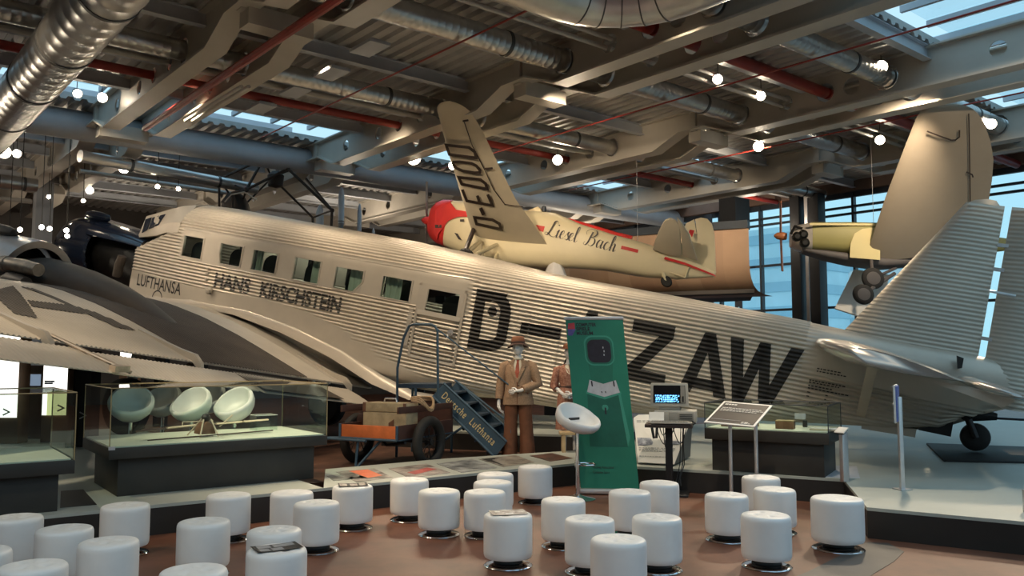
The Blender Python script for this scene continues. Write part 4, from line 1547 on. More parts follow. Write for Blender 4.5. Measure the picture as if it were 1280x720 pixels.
for u, v, w_, h_ in ((.265, 1.235, .018, .065), (.55, 1.235, .018, .065), (.385, 1.155, .012, .02), (.435, 1.155, .012, .02)):
    bpatch('knob', [(u * s, v), ((u + w_) * s, v - .005), ((u + w_ * .8) * s, v + h_), ((u - .004) * s, v + h_)], M['ban_scr'], .0095)
bpatch('coin_slot', [(.405 * s, .90), (.425 * s, .89), (.428 * s, .97), (.408 * s, .98)], M['ban_scr'], .0095)
bpatch('coin_glow', rrect(.375 * s, .94, .455 * s, 1.01, .03), M['ban_l'], .0055)
bpatch('small_plate', [(.19 * s, .86), (.235 * s, .855), (.235 * s, .90), (.19 * s, .905)], M['paper'], .0095)
bpatch('small_plate_dot', [(.206 * s, .873), (.222 * s, .872), (.222 * s, .888), (.206 * s, .889)], M['ban_scr'], .0115)
M['ban_red'] = mat('red logo print', (.55, .06, .08), .5, noise=(12, .3))
M['ban_blue'] = mat('violet logo print', (.12, .10, .34), .5, noise=(12, .3))
bpatch('logo_red', [(.02, BH - .12), (.11, BH - .12), (.11, BH - .04), (.03, BH - .05)], M['ban_red'], .0055)
bpatch('logo_blue', [(.02, BH - .20), (.07, BH - .20), (.12, BH - .12), (.02, BH - .12)], M['ban_blue'], .0055)


def banner_text(txt, u, v, w, hgt, name='lettering', bold=.03):
    vs, fs = text_fit(txt, w, hgt, bold=bold)
    MB().add([bpnt(u + p.x, v + p.y, .0065) for p in vs], fs).build(name, M['ban_scr'], bn, smooth=0)


banner_text('COMPUTER', .125, BH - .085, .25, .042)
banner_text('SPIELE', .125, BH - .138, .17, .042)
banner_text('MUSEUM', .125, BH - .191, .20, .042)
banner_text('Nutting Associates', .18 * s, .24, .27 * s, .03, bold=.0)
banner_text('Computer Space', .18 * s, .18, .21 * s, .03, bold=.0)

# ---------------------------------------------------------------- glass cases
M['case_bed'] = mat('pale green display bed', (.62, .66, .57), .7, noise=(5, .04))
M['case_edge'] = mat('brassy glass edge', (.42, .33, .18), .35, .4, noise=(9, .1))
M['case_base'] = mat('dark brown case plinth', (.030, .027, .023), .55, noise=(2, .2))


def showcase(label, c0, du, dv, L, D, z0, zs0, zs1, zt, ins=.11, gold=True):
    """c0: front corner of the plinth on the platform, du along the front, dv to the back"""
    t = thing('showcase', label, 'glass case', (*(c0 + du * L / 2 + dv * D / 2).xy, z0))
    Q = lambda u, v, z: V(((c0 + du * u + dv * v).x, (c0 + du * u + dv * v).y, z))
    pl = lambda u0, v0, u1, v1, za, zb: MB().prism([Q(u0, v0, za), Q(u1, v0, za), Q(u1, v1, za), Q(u0, v1, za)], (0, 0, zb - za))
    pl(0, 0, L, D, z0, zs0).build('plinth', M['case_base'], t, bevel=.005)
    pl(-ins, -ins, L + ins, D + ins, zs0 - .001, zs1).build('slab', M['case_base'], t, bevel=.005)
    pl(-ins + .03, -ins + .03, L + ins - .03, D + ins - .03, zs1, zs1 + .012).build('display_bed', M['case_bed'], t)
    g = ins - .006
    for (u0, v0, u1, v1) in ((-g, -g, L + g, -g + .01), (-g, D + g - .01, L + g, D + g), (-g, -g + .011, -g + .01, D + g - .011), (L + g - .01, -g + .011, L + g, D + g - .011)):
        pl(u0, v0, u1, v1, zs1 + .001, zt).build('glass_pane', M['case_glass'], t, smooth=0)
    pl(-g, -g, L + g, D + g, zt + .001, zt + .011).build('glass_top', M['case_glass'], t, smooth=0)
    mb = MB()
    for (u0, v0, u1, v1) in ((-g, -g, L + g, -g), (-g, D + g, L + g, D + g), (-g, -g, -g, D + g), (L + g, -g, L + g, D + g)):
        mb.tube([Q(u0, v0, zt + .012), Q(u1, v1, zt + .012)], .006, 6)
    mb.build('top_edge', M['case_edge'] if gold else M['steel_dark'], t)
    mb = MB()
    for (u, v) in ((-g, -g), (L + g, -g), (-g, D + g), (L + g, D + g)):
        mb.tube([Q(u, v, zs1), Q(u, v, zt)], .005, 6)
    mb.build('corner_edge', M['case_edge'] if gold else M['steel_dark'], t)
    if gold:
        lk = Q(-g + .02, -g - .004, zs1 + .0)
        MB().box(lk, (.06, .012, .035), math.atan2(du.y, du.x)).build('lock', M['alu'], t)
    return t, Q


c0 = on_z(146, 621, ZP)
c1 = on_z(392, 598, ZP)
du = V((c1.x - c0.x, c1.y - c0.y, 0))
L2 = du.length
du.normalize()
dv = V((-du.y, du.x, 0))
case2, Q2 = showcase('long glass case on a dark plinth holding a winged flying-machine model', c0, du, dv, L2, 1.15, ZP, .66, .77, 1.345)
c1_ = on_z(71.6, 639, ZP)
case1, Q1 = showcase('glass case cut off by the frame edge in front of the bright kiosks', c1_ - du * 2.1, du, dv, 2.1, 1.15, ZP, .62, .74, 1.335)
c3 = on_z(889, 588, ZP)
e3 = on_z(1030, 598, ZP)
du3 = V((e3.x - c3.x, e3.y - c3.y, 0))
L3 = du3.length
du3.normalize()
case3, Q3 = showcase('small glass case on a black plinth behind the black information sign', c3 + V((-du3.y, du3.x, 0)) * .05, du3, V((-du3.y, du3.x, 0)), L3, .75, ZP, .66, .79, 1.09, .07, gold=False)

# flying-machine model in the long case
M['old_wood'] = mat('old brown wood', (.20, .10, .05), .55, noise=(12, .3))
M['canvas'] = mat('pale wing canvas', (.66, .56, .42), .8, noise=(12, .1))
M['dark_wood'] = mat('dark brown wood', (.06, .035, .025), .5, noise=(12, .3))
mc = Q2(L2 * .47, .42, .785)
fm = thing('flying_machine_model', 'small brown flying-machine model with long thin wings inside the long glass case', 'model', mc)
wd = (du * .985 + dv * .10).normalized()
for sgn in (-1, 1):
    a = mc + wd * (.12 * sgn) + V((0, 0, .13))
    b = mc + wd * (.74 * sgn) + V((0, 0, .145 if sgn > 0 else .10))
    for q0, q1, m_ in ((0, .48, 'canvas'), (.52, 1, 'canvas' if sgn > 0 else 'dark_wood')):
        p, q = a.lerp(b, q0), a.lerp(b, q1)
        MB().loft([[x + dv * .10 * w_, x + V((0, 0, .012)), x - dv * .05 * w_, x - V((0, 0, .010))] for x, w_ in ((p, 1), (p.lerp(q, .5), 1), (q, .6))]).build('wing', M[m_], fm)
MB().tube([mc + wd * -.66 - dv * .16 + V((0, 0, .015)), mc + wd * .74 - dv * .16 + V((0, 0, .035))], .007, 6).build('long_rod', M['dark_wood'], fm)
MB().loft([[mc + du * x + dv * y + V((0, 0, z)) for x, z in ((-.09, .03), (.09, .03), (.06, .13), (0, .17), (-.06, .12))] for y in (-.08, .14)]).build('body', M['old_wood'], fm, bevel=.006)
mb = MB()
for s_ in (-1, 1):
    mb.tube([mc + du * .10 * s_ - dv * .14 + V((0, 0, .005)), mc + du * .04 * s_ - dv * .05 + V((0, 0, .19))], .009, 6)
    mb.tube([mc + du * .14 * s_ + dv * .2 + V((0, 0, .005)), mc + dv * .12 + V((0, 0, .20))], .008, 6)
mb.tube([mc + du * .15 + V((0, 0, .10)), mc + du * .30 + dv * .02 + V((0, 0, .22))], .009, 6)
mb.tube([mc - du * .25 + V((0, 0, .17)), mc + du * .08 + V((0, 0, .17))], .006, 6).tube([mc - du * .25 + V((0, 0, .17)), mc - du * .25 + V((0, 0, .12))], .006, 6)
mb.build('strut_frame', M['canvas'], fm)
MB().lathe([(.03, 0), (.045, .02), (.05, .05), (.03, .08), (0, .085)], 14, Matrix.Translation(mc + V((0, 0, .165)))).build('pilot_cap', M['black_plastic'], fm)
# small clear box and rod in the case
pb = Q2(L2 * .80, .75, .783)
bx = thing('clear_box', 'small clear box beside the model wing inside the long glass case', 'box', pb)
for (a, b, c, d) in ((0, 0, .26, .012), (0, .2, .26, .012), (0, .1, .012, .21), (.25, .1, .012, .21)):
    MB().box(pb + du * (a + .13 if c > .1 else a + .006) + dv * b + V((0, 0, .09)), (c, d, .18), math.atan2(du.y, du.x)).build('glass_pane', M['case_glass'], bx, smooth=0)
MB().tube([pb + du * i + dv * j + V((0, 0, .18)) for i, j in ((0, 0), (.26, 0), (.26, .2), (0, .2))], .005, 6, closed=True).build('rim', M['paper'], bx)

# contents of the small case
def lump(name, label, cat, c, d, m, parts=()):
    t = thing(name, label, cat, c)
    MB().box(V(c) + V((0, 0, d[2] / 2)), d, math.atan2(du3.y, du3.x)).build('body', M[m], t, bevel=.004)
    for pn, off, dd, mm in parts:
        MB().box(V(c) + du3 * off[0] + V((-du3.y, du3.x, 0)) * off[1] + V((0, 0, off[2])), dd, math.atan2(du3.y, du3.x)).build(pn, M[mm], t, bevel=.002)
    return t


zb3 = .803
lump('wooden_box', 'brown wooden box behind the information sign inside the small glass case', 'box', Q3(.28, .25, zb3), (.42, .2, .11), 'old_wood', (('lid', (0, 0, .115), (.43, .21, .015), 'old_wood'), ('clasp', (0, -.105, .09), (.03, .01, .03), 'alu')))
lump('small_box', 'small brown box standing in the middle of the small glass case', 'box', Q3(.84, .2, zb3), (.21, .12, .09), 'old_wood', (('lid', (0, 0, .094), (.215, .125, .012), 'case_edge'),))
lump('screen_card', 'little blue card on a dark stand in the small glass case', 'card', Q3(1.0, .55, zb3), (.05, .05, .08), 'black_plastic', (('card_face', (-.05, -.03, .13), (.13, .02, .07), 'ban_w'),))
lump('open_book', 'pale open papers lying at the end of the small glass case', 'papers', Q3(1.28, .2, zb3), (.30, .16, .02), 'canvas', (('page', (.0, 0, .022), (.28, .15, .006), 'paper'),))
# ---------------------------------------------------------------- photographs let into the low strip
M['ph'] = [mat('print %d' % i, a, .4, noise=(6, .9, b)) for i, (a, b) in enumerate((((.07, .075, .07), (.36, .38, .35)), ((.05, .03, .03), (.5, .47, .43)), ((.30, .10, .09), (.56, .5, .45)), ((.16, .19, .24), (.46, .47, .46)), ((.10, .06, .05), (.50, .45, .38)), ((.09, .035, .025), (.17, .07, .05))))]
M['ph_orange'] = mat('orange print area', (.72, .16, .06), .45, noise=(8, .1))
M['ph_red'] = mat('red print area', (.42, .07, .06), .5, noise=(9, .4))
PHP = [((378, 588), (405, 594), (420, 604), (372, 606)), ((420, 590), (468, 586), (491, 597), (446, 603)), ((486, 586), (533, 580), (563, 591), (512, 598)), ((546, 580), (590, 574), (621, 585), (577, 591)), ((598, 574), (644, 569), (668, 578), (630, 584)), ((662, 570), (690, 566.5), (716, 573), (688, 577))]
PLAB = ['grey photograph panel at the start of the platform strip', 'photograph panel with an orange square on the platform strip', 'pink and red photograph panel on the platform strip', 'blue-grey landscape photograph panel on the platform strip', 'black and cream photograph panel on the platform strip', 'dark red photograph panel at the end of the strip by the banner']
for i, q in enumerate(PHP):
    pts = [on_z(*p, ZP) for p in q]
    if i == 0:
        pts = [Q2(L2 + .2, .1, ZP), Q2(L2 + .62, .1, ZP), Q2(L2 + .66, -.32, ZP), Q2(L2 + .1, -.32, ZP)]
    c = sum(pts, V((0, 0, 0))) / 4
    t = thing('photo_panel', PLAB[i], 'photograph', c, 'photographs on the low strip')
    MB().prism([p + V((0, 0, .001)) for p in pts], (0, 0, .003)).build('print', M['ph'][i], t, smooth=0)
    bl_ = lambda u, v: pts[0].lerp(pts[1], u).lerp(pts[3].lerp(pts[2], u), v) + V((0, 0, .0045))
    if i == 1:
        MB().prism([bl_(*k) for k in ((.30, .05), (.80, .05), (.85, .75), (.42, .80))], (0, 0, .001)).build('orange_area', M['ph_orange'], t, smooth=0)
    if i == 2:
        MB().prism([bl_(*k) for k in ((.18, .55), (.8, .35), (.9, .6), (.25, .8))], (0, 0, .001)).build('red_area', M['ph_red'], t, smooth=0)
    if i == 4:
        MB().prism([bl_(*k) for k in ((.05, .05), (.5, .1), (.2, .25), (.1, .9))], (0, 0, .001)).build('dark_area', M['leaf_dark'], t, smooth=0)

# ---------------------------------------------------------------- computer on its desk
dc = V((at(837, 540, 10.3).x, 10.3, 0))
dk = thing('computer_desk', 'narrow dark computer table on a single black post by the platform edge', 'desk', dc)
M['desk_top'] = mat('dark brown table top', (.05, .035, .03), .5, noise=(6, .2))
M['beige'] = mat('grey-beige computer plastic', (.40, .385, .34), .5, noise=(6, .05))
M['beige_d'] = mat('darker beige plastic', (.27, .26, .23), .5, noise=(6, .08))
zt_ = at(837, 529, 10.3).z
ra = R(-14)
MB().box(dc + V((0, 0, zt_ - .02)), (.56, .44, .04), ra).build('table_top', M['desk_top'], dk, bevel=.006)
MB().box(dc + V((0, .05, zt_ / 2)), (.085, .085, zt_ - .04), ra).build('post', M['black_steel'], dk, bevel=.006)
MB().box(dc + V((0, .05, .012)), (.46, .42, .024), ra).build('foot_plate', M['black_steel'], dk, bevel=.006)
MB().tube([dc + V((-.24, -.16, zt_ - .04)), dc + V((-.22, -.17, zt_ - .16)), dc + V((-.19, -.17, zt_ - .16)), dc + V((-.18, -.16, zt_ - .04))], .016, 8).build('cable_hook', M['black_plastic'], dk)
rot = Matrix.Rotation(ra, 3, 'Z')
pc = thing('desktop_computer', 'old beige desktop computer with a glowing blue-lettered monitor on the dark table', 'computer', dc + V((0, 0, zt_)))
P = lambda x, y, z: dc + rot @ V((x, y, 0)) + V((0, 0, zt_ + z))
MB().box(P(.07, .17, .075), (.50, .40, .15), M=rot).build('case', M['beige'], pc, bevel=.008)
MB().box(P(.20, -.032, .085), (.18, .012, .09), M=rot).build('drive_bay', M['beige_d'], pc, bevel=.003)
for z in (.062, .086, .108):
    MB().box(P(.20, -.040, z), (.15, .006, .008), M=rot).build('drive_slot', M['black_plastic'], pc)
MB().box(P(.05, -.034, .085), (.11, .01, .10), M=rot).build('front_grille', M['beige_d'], pc, bevel=.003)
MB().prism([P(-.21, -.24, .012), P(.27, -.24, .012), P(.27, -.08, .012), P(-.21, -.08, .012)], (0, 0, .02)).build('keyboard', M['beige'], pc, bevel=.004)
mb = MB()
for r_ in range(4):
    for c_ in range(14):
        mb.box(P(-.19 + c_ * .031, -.22 + r_ * .034, .036), (.025, .026, .01), M=rot)
mb.build('keys', M['beige_d'], pc)
# monitor
mz = .155
fr_ = [(-.235, .04), (.235, .04), (.225, .33), (-.225, .33)]
mb = MB()
front_ = [P(x, .05, mz + z) for x, z in fr_]
back_ = [P(x * .75, .36, mz + .05 + (z - .04) * .8) for x, z in fr_]
mb.loft([front_, [p.lerp(q, .25) for p, q in zip(front_, back_)], back_])
mb.box(P(.0, .2, mz + .02), (.26, .24, .05), M=rot)
mon = mb.build('monitor', M['beige'], pc, bevel=.012)
M['screen'] = mat('dark monitor glass', (.008, .009, .012), .12, noise=(6, .1), coat=.3)
M['screen_blue'] = mat('glowing blue screen characters', (.2, .5, 1), .5, emis=((.16, .55, 1.0), 2.2), noise=(6, .05))
MB().slab([P(-.195, .046, mz + .085), P(.195, .046, mz + .085), P(.19, .046, mz + .300), P(-.19, .046, mz + .300)], rot @ V((0, 1, 0)), .006).build('screen', M['screen'], mon)
MB().slab([P(.135, .042, mz + .09), P(.19, .042, mz + .09), P(.185, .042, mz + .295), P(.135, .042, mz + .295)], rot @ V((0, 1, 0)), .006).build('control_strip', M['beige_d'], mon)
MB().box(P(.163, .036, mz + .135), (.022, .008, .07), M=rot).build('brightness_slider', M['black_plastic'], mon)
rr = random.Random(5)
mb = MB()
for r_ in range(4):
    x = -.17
    while x < .105:
        w_ = rr.uniform(.012, .03)
        k = rr.choice((0, 1, 2))
        z = mz + .105 + r_ * .023
        if k == 0:
            mb.box(P(x + w_ / 2, .0405, z), (w_, .002, .017), M=rot)
        elif k == 1:
            mb.box(P(x + w_ / 2, .0405, z + .005), (w_, .002, .007), M=rot).box(P(x + .004, .0405, z), (.007, .002, .018), M=rot)
        else:
            mb.box(P(x + w_ / 2, .0405, z - .006), (w_, .002, .006), M=rot).box(P(x + w_ - .004, .0405, z), (.007, .002, .018), M=rot)
        x += w_ + .007
scr = mb.build('screen_characters', M['screen_blue'], mon, smooth=0)
card = thing('paper_card', 'folded white paper card leaning on the beige computer front', 'card', P(-.15, -.06, .04))
MB().slab([P(-.24, -.075, .035), P(-.06, -.075, .035), P(-.06, -.045, .135), P(-.24, -.045, .135)], rot @ V((0, 1, -.3)), .003).slab([P(-.25, -.13, .040), P(-.07, -.13, .040), P(-.06, -.075, .037), P(-.24, -.075, .037)], (0, 0, 1), .003).build('folded_sheet', M['paper'], card, smooth=0)
cb = thing('cable_tangle', 'thin black cables hanging in loops below the computer table', 'cable', dc + V((0, 0, .3)))
for k, (x0, x1, dz, y0) in enumerate(((-.17, .06, .26, .10), (-.13, -.03, .13, .12), (.20, .03, .24, .10), (-.08, -.02, .30, .06))):
    MB().tube([P(x0 + (x1 - x0) * t, y0, -.045 - dz * math.sin(PI * min(1, t * 1.0)) * (1 - .3 * t)) for t in np.linspace(0, 1, 14)], .006, 6).build('cable', M['black_plastic'], cb)
for k, x in enumerate((.13, .155, .165)):
    MB().tube([P(x, .12, -.05), P(x - .01, .14, -.25), P(x - .02 + .01 * k, .12, -.5), P(x - .05, .08, -.66), P(x - .08 + .02 * k, .05, -.75)], .006, 6).build('cable', M['black_plastic'], cb)
MB().tube([P(.22, -.05, .02), P(.27, -.08, .035), P(.31, -.06, .01), P(.28, .02, -.01), P(.24, .05, -.03)], .010, 6).build('plug_lead', M['black_plastic'], cb)

# slanted white information wedge behind the desk
w0, w1 = at(798, 578, 10.95), at(843, 580, 10.75)
wt0, wt1 = at(792, 519, 11.5), at(866, 519, 11.3)
w0.z = w1.z = ZP + .02
ib = thing('information_wedge', 'slanted white information board with blue pictures behind the computer desk', 'information board', ((w0.x + w1.x) / 2, w0.y, ZP))
bb0, bb1 = V((wt0.x + .15, 11.75, ZP + .02)), V((wt1.x + .02, 11.6, ZP + .02))
fn_ = (w1 - w0).cross(wt0 - w0).normalized()
if fn_.y > 0:
    fn_ = -fn_
MB().add([w0, w1, wt1, wt0, bb0, bb1], [(0, 1, 2, 3), (0, 3, 4), (1, 5, 2), (3, 2, 5, 4), (0, 4, 5, 1)]).build('body', M['office_glass'] if False else mat('blue-grey wedge side', (.10, .12, .14), .6, noise=(3, .1)), ib, smooth=0)
ip = lambda u, v: w0.lerp(w1, u).lerp(wt0.lerp(wt1, u), v)
MB().slab([ip(*k) + fn_ * .008 for k in ((0, 0), (1, 0), (1, 1), (.09, 1), (0, .93))], fn_, .012).build('panel', M['white_paint'], ib, smooth=0)
M['ib_blue'] = mat('blue picture print', (.16, .20, .36), .5, noise=(14, .7, (.5, .55, .65)))
for q in (((.03, .33), (.36, .36), (.40, .50), (.03, .50)), ((.60, .38), (.98, .38), (.98, .44), (.62, .46))):
    MB().slab([ip(*k) + fn_ * .016 for k in q], fn_, .002).build('picture', M['ib_blue'], ib, smooth=0)
for v in (.86, .83, .29, .26, .23, .12):
    mb = MB()
    u = .05
    while u < .86:
        w_ = rr.uniform(.03, .09)
        mb.slab([ip(u, v) + fn_ * .016, ip(u + w_, v) + fn_ * .016, ip(u + w_, v + .011) + fn_ * .016, ip(u, v + .011) + fn_ * .016], fn_, .002)
        u += w_ + .02
    mb.build('text_line', M['leaf_grey'], ib, smooth=0)

# ---------------------------------------------------------------- black information sign on two posts
sb0, sb1 = at(880, 528, 9.55), at(943, 534, 9.35)
st0 = at(905, 502, 9.95)
st1 = st0 + (sb1 - sb0)
sg = thing('information_sign', 'tilted black information sign with white border and text on two grey posts', 'sign', (*((sb0 + sb1) / 2).xy, 0))
sn = (sb1 - sb0).cross(st0 - sb0).normalized()
if sn.z < 0:
    sn = -sn
sp_ = lambda u, v, l=0: sb0 + (sb1 - sb0) * u + (st0 - sb0) * v + sn * l
MB().slab([sp_(0, 0), sp_(1, 0), sp_(1, 1), sp_(0, 1)], sn, .012).build('board', M['white_paint'], sg, smooth=0)
M['sign_black'] = mat('grey-black sign face', (.03, .027, .027), .5, noise=(4, .2))
MB().slab([sp_(*k, .008) for k in ((.045, .055), (.955, .055), (.955, .945), (.045, .945))], sn, .003).build('sign_face', M['sign_black'], sg, smooth=0)
for v, u0, u1, hh in ((.83, .09, .30, .045), (.68, .09, .86, .022), (.615, .09, .90, .022), (.555, .09, .80, .022), (.10, .70, .84, .03), (.06, .70, .86, .02)):
    mb = MB()
    u = u0
    while u < u1:
        w_ = rr.uniform(.03, .07)
        mb.slab([sp_(u, v, .012), sp_(u + w_, v, .012), sp_(u + w_ + .004, v + hh, .012), sp_(u + .004, v + hh, .012)], sn, .002)
        u += w_ + .015
    mb.build('text_line', M['paper'], sg, smooth=0)
MB().slab([sp_(*k, .011) for k in ((.08, .16), (.66, .16), (.66, .175), (.08, .175))], sn, .002).build('rule', M['leaf_grey'], sg, smooth=0)
for u in (.42, .93):
    p = sp_(u, .25, -.02)
    MB().tube([V((p.x, p.y, 0)), p], .021, 14).build('post', M['alu'], sg)
    MB().lathe([(.07, 0), (.07, .008), (.025, .012)], 20, Matrix.Translation((p.x, p.y, 0))).build('post_foot', M['alu'], sg)

# short label stand and taller upright panel on the tail platform
p = on_z(1056, 602, ZP)
ls = thing('label_stand', 'short grey post with a small tilted label by the platform corner', 'label stand', p)
zt1 = at(1053, 540, p.y).z
MB().box((p.x, p.y, (ZP + zt1) / 2), (.09, .05, zt1 - ZP), .5).build('post', M['alu'], ls, bevel=.004)
MB().box((p.x - .03, p.y - .02, zt1 + .02), (.10, .13, .015), M=Matrix.Rotation(.5, 3, 'Z') @ Matrix.Rotation(-.6, 3, 'Y')).build('label_plate', M['paper'], ls, bevel=.003)
MB().box((p.x - .03, p.y - .02, zt1 + .008), (.09, .12, .015), M=Matrix.Rotation(.5, 3, 'Z') @ Matrix.Rotation(-.6, 3, 'Y')).build('label_backing', M['black_plastic'], ls)
p = on_z(1128, 612, ZP)
ups = thing('panel_stand', 'tall grey post carrying an upright panel seen edge-on in front of the tail', 'panel stand', p)
zt2 = at(1128, 496, p.y).z
MB().box((p.x, p.y, (ZP + zt2) / 2), (.05, .03, zt2 - ZP), .3).build('post', M['alu'], ups, bevel=.004)
MB().box((p.x, p.y, ZP + .006), (.14, .14, .012), .3).build('foot_plate', M['alu'], ups, bevel=.002)
za, zb_ = at(1122, 527, p.y).z, at(1122, 481, p.y).z
pr = Matrix.Rotation(R(-28), 3, 'Z')
MB().box((p.x - .045, p.y - .02, (za + zb_) / 2), (.02, .42, zb_ - za), M=pr).build('panel', M['white_paint'], ups, bevel=.002)
MB().box((p.x - .026, p.y - .015, (za + zb_) / 2), (.014, .40, zb_ - za - .02), M=pr).build('panel_back', mat('blue panel back', (.10, .14, .40), .5, noise=(4, .1)), ups)
MB().box((p.x - .07, p.y - .03, (za + zb_) / 2), (.01, .40, .012), M=pr).box((p.x - .07, p.y - .03, zb_ - .02), (.05, .02, .012), M=pr).build('clip', M['alu'], ups)
p = on_z(1279, 640, ZP)
lc = thing('label_stand', 'pale label stand cut off by the frame edge on the tail platform', 'label stand', p)
MB().box((p.x + .06, p.y, ZP + .10), (.12, .03, .2), .2).build('post', M['alu'], lc, bevel=.004)
MB().box((p.x + .06, p.y - .03, ZP + .13), (.13, .012, .24), .2).build('label_plate', M['paper'], lc, bevel=.003)
# flat black board under the tail wheel
bt = [on_z(x, y, ZP) for x, y in ((1158, 556), (1290, 561), (1300, 580), (1180, 577.5))]
tb = MB().prism([q_ + V((0, 0, .0)) for q_ in bt], (0, 0, .03)).build('tail_board', M['black_board'], bevel=.006)
tag(tb, 'flat black board on the platform under the tail wheel', 'board')
# frames drawn on the platform around the plinths are shallow trays
for k, q in enumerate((((75, 635), (121, 631), (104, 612), (76, 614)), ((1032, 597), (1075, 598), (1071, 583), (1034, 582)))):
    pts = [on_z(x, y, ZP) for x, y in q]
    tag(MB().prism([p_ + V((0, 0, .0005)) for p_ in pts], (0, 0, .003)).build('floor_plate', M['plat_side'] if k == 0 else M['ban_w'], smooth=0), ('dark' if k == 0 else 'pale') + (' flat plate on the platform between the two glass cases' if k == 0 else ' thin plate on the platform beside the small glass case'), 'plate')
# ---------------------------------------------------------------- boarding steps
ZG = .15
M['blue'] = mat('blue-grey step paint', (.045, .085, .125), .45, noise=(5, .2))
M['blue_d'] = mat('dark blue step paint', (.025, .045, .075), .5, noise=(5, .2))
M['yellow'] = mat('cream-yellow lettering', (.72, .58, .28), .5, noise=(9, .1))
YN = 12.55
s_bot, s_top = at(626, 560, YN - .1), at(548, 487, YN + .1)
s_bot.z = ZG + .16
sd = (s_top - s_bot)
sdir = V((sd.x, sd.y, 0)).normalized()
sback = V((-sdir.y, sdir.x, 0))
if sback.y < 0:
    sback = -sback
SWID = .72
bs_ = thing('boarding_steps', 'blue boarding steps lettered Deutsche Lufthansa leading up to the cabin door', 'steps', (*s_bot.xy, ZG))


def stringer(off, name):
    a, b = s_bot + sback * off, s_top + sback * off
    up = V((0, 0, 1))
    d = (b - a).normalized()
    nrm = (up - d * up.dot(d)).normalized()
    A = a + nrm * .14
    B = b + nrm * .13
    poly = [a - nrm * .15 - d * .02, b - nrm * .13, B, A]
    mb = MB().slab(poly, sback, .03)
    mb.tube([A - sback * .02, B - sback * .02], .018, 8).tube([poly[0] - sback * .02, poly[1] - sback * .02], .018, 8)
    return mb.build(name, M['blue'], bs_), a, b, d, nrm


st_o, a_, b_, d_, n_ = stringer(0, 'stringer')
stringer(SWID, 'stringer')
for i in range(5):
    t = (i + .5) / 5.2
    c = s_bot.lerp(s_top, t) + sback * SWID / 2 + V((0, 0, .06))
    MB().box(c, (.27, SWID - .04, .03), math.atan2(sdir.y, sdir.x)).box(c + sdir * .12 - V((0, 0, .12)), (.02, SWID - .04, .20), math.atan2(sdir.y, sdir.x)).build('tread', M['blue_d'], bs_, bevel=.004)
vs, fs = text_fit('Deutsche  Lufthansa', sd.length * .82, .112, bold=.004, space=1.2)
o0 = b_ - d_ * (sd.length * .085) - n_ * .05 - sback * .018
MB().add([o0 - d_ * p.x + n_ * p.y for p in vs], fs).build('lettering', M['yellow'], st_o, smooth=0)
# landing with rails
pa = s_top + sdir * 0
pb_ = at(497, 480, YN + .25)
pl_len = (V((pb_.x - pa.x, pb_.y - pa.y, 0))).dot(sdir)
zl = s_top.z + .02
q = lambda u, v, z: V((*(pa + sdir * u + sback * v).xy, z))
MB().prism([q(0, 0, zl), q(pl_len, 0, zl), q(pl_len, SWID, zl), q(0, SWID, zl)], (0, 0, .06)).build('landing', M['blue_d'], bs_)
mb = MB()
zr = at(523, 405, YN).z
mb.tube([q(pl_len, 0, ZG), q(pl_len, 0, zl + .30), q(pl_len * .86, 0, zl + .75), q(pl_len * .72, 0, zr - .02), q(pl_len * .62, 0, zr), q(.12, 0, zr), q(.06, 0, zr - .03), q(.02, 0, zr - .10), q(0.0, 0, ZG + .5)], .02, 8)
mb.tube([q(.04, 0, zr - .06), at(637, 482, YN - .05), V((at(637, 482, YN - .05).x + .02, YN - .05, s_bot.z + .1))], .011, 8)
mb.build('near_rail', M['blue'], bs_)
mb = MB()
mb.tube([q(pl_len * .5, SWID, zl), q(pl_len * .5, SWID, zl + .05)], .02, 8)
mb.tube([q(-.05, SWID, zl + .10), s_bot + sback * SWID + V((0, 0, .30))], .018, 8)
mb.build('far_rail', M['blue'], bs_)
mb = MB()
for u, v in ((0, 0), (pl_len, SWID), (0, SWID), (pl_len * .55, 0)):
    mb.tube([q(u, v, ZG), q(u, v, zl)], .02, 8)
mb.tube([q(0, 0, zl - .32), q(pl_len, 0, zl - .32)], .016, 8).tube([q(0, 0, ZG + .2), q(-.5, 0, ZG + .55)], .018, 8)
mb.build('support_frame', M['blue'], bs_)

# ---------------------------------------------------------------- luggage cart
M['orange_wood'] = mat('orange varnished board', (.58, .15, .045), .5, noise=(4, .25))
M['dark_board'] = mat('dark red-brown board', (.07, .028, .02), .6, noise=(4, .3))
M['case_tan'] = mat('worn tan suitcase hide', (.42, .33, .20), .6, noise=(6, .25))
M['case_trim'] = mat('brown suitcase trim', (.16, .07, .04), .6, noise=(8, .2))
cw = at(537, 545, 11.75)
cl_, cr_ = at(426, 545, 11.7), at(497, 547, 11.25)
bx_ = V((cr_.x - cl_.x, cr_.y - cl_.y, 0))
CW = bx_.length
bx_.normalize()
by_ = V((-bx_.y, bx_.x, 0))
CL = 1.35
zb0 = at(460, 549, 11.45).z
zb1 = at(460, 531, 11.45).z
co = V((cl_.x, cl_.y, 0))
C = lambda u, v, z: V((*(co + bx_ * u + by_ * v).xy, z))
cart = thing('luggage_cart', 'old wooden luggage cart with an orange front board and spoked black tyres', 'cart', C(CW / 2, CL / 2, ZG))
brot = math.atan2(bx_.y, bx_.x)
MB().box(C(CW / 2, 0, (zb0 + zb1) / 2), (CW - .04, .03, zb1 - zb0 - .02), brot).build('front_board', M['orange_wood'], cart, bevel=.004)
MB().box(C(CW / 2, CL / 2, zb0), (CW, CL, .035), brot).build('deck_board', M['dark_board'], cart)
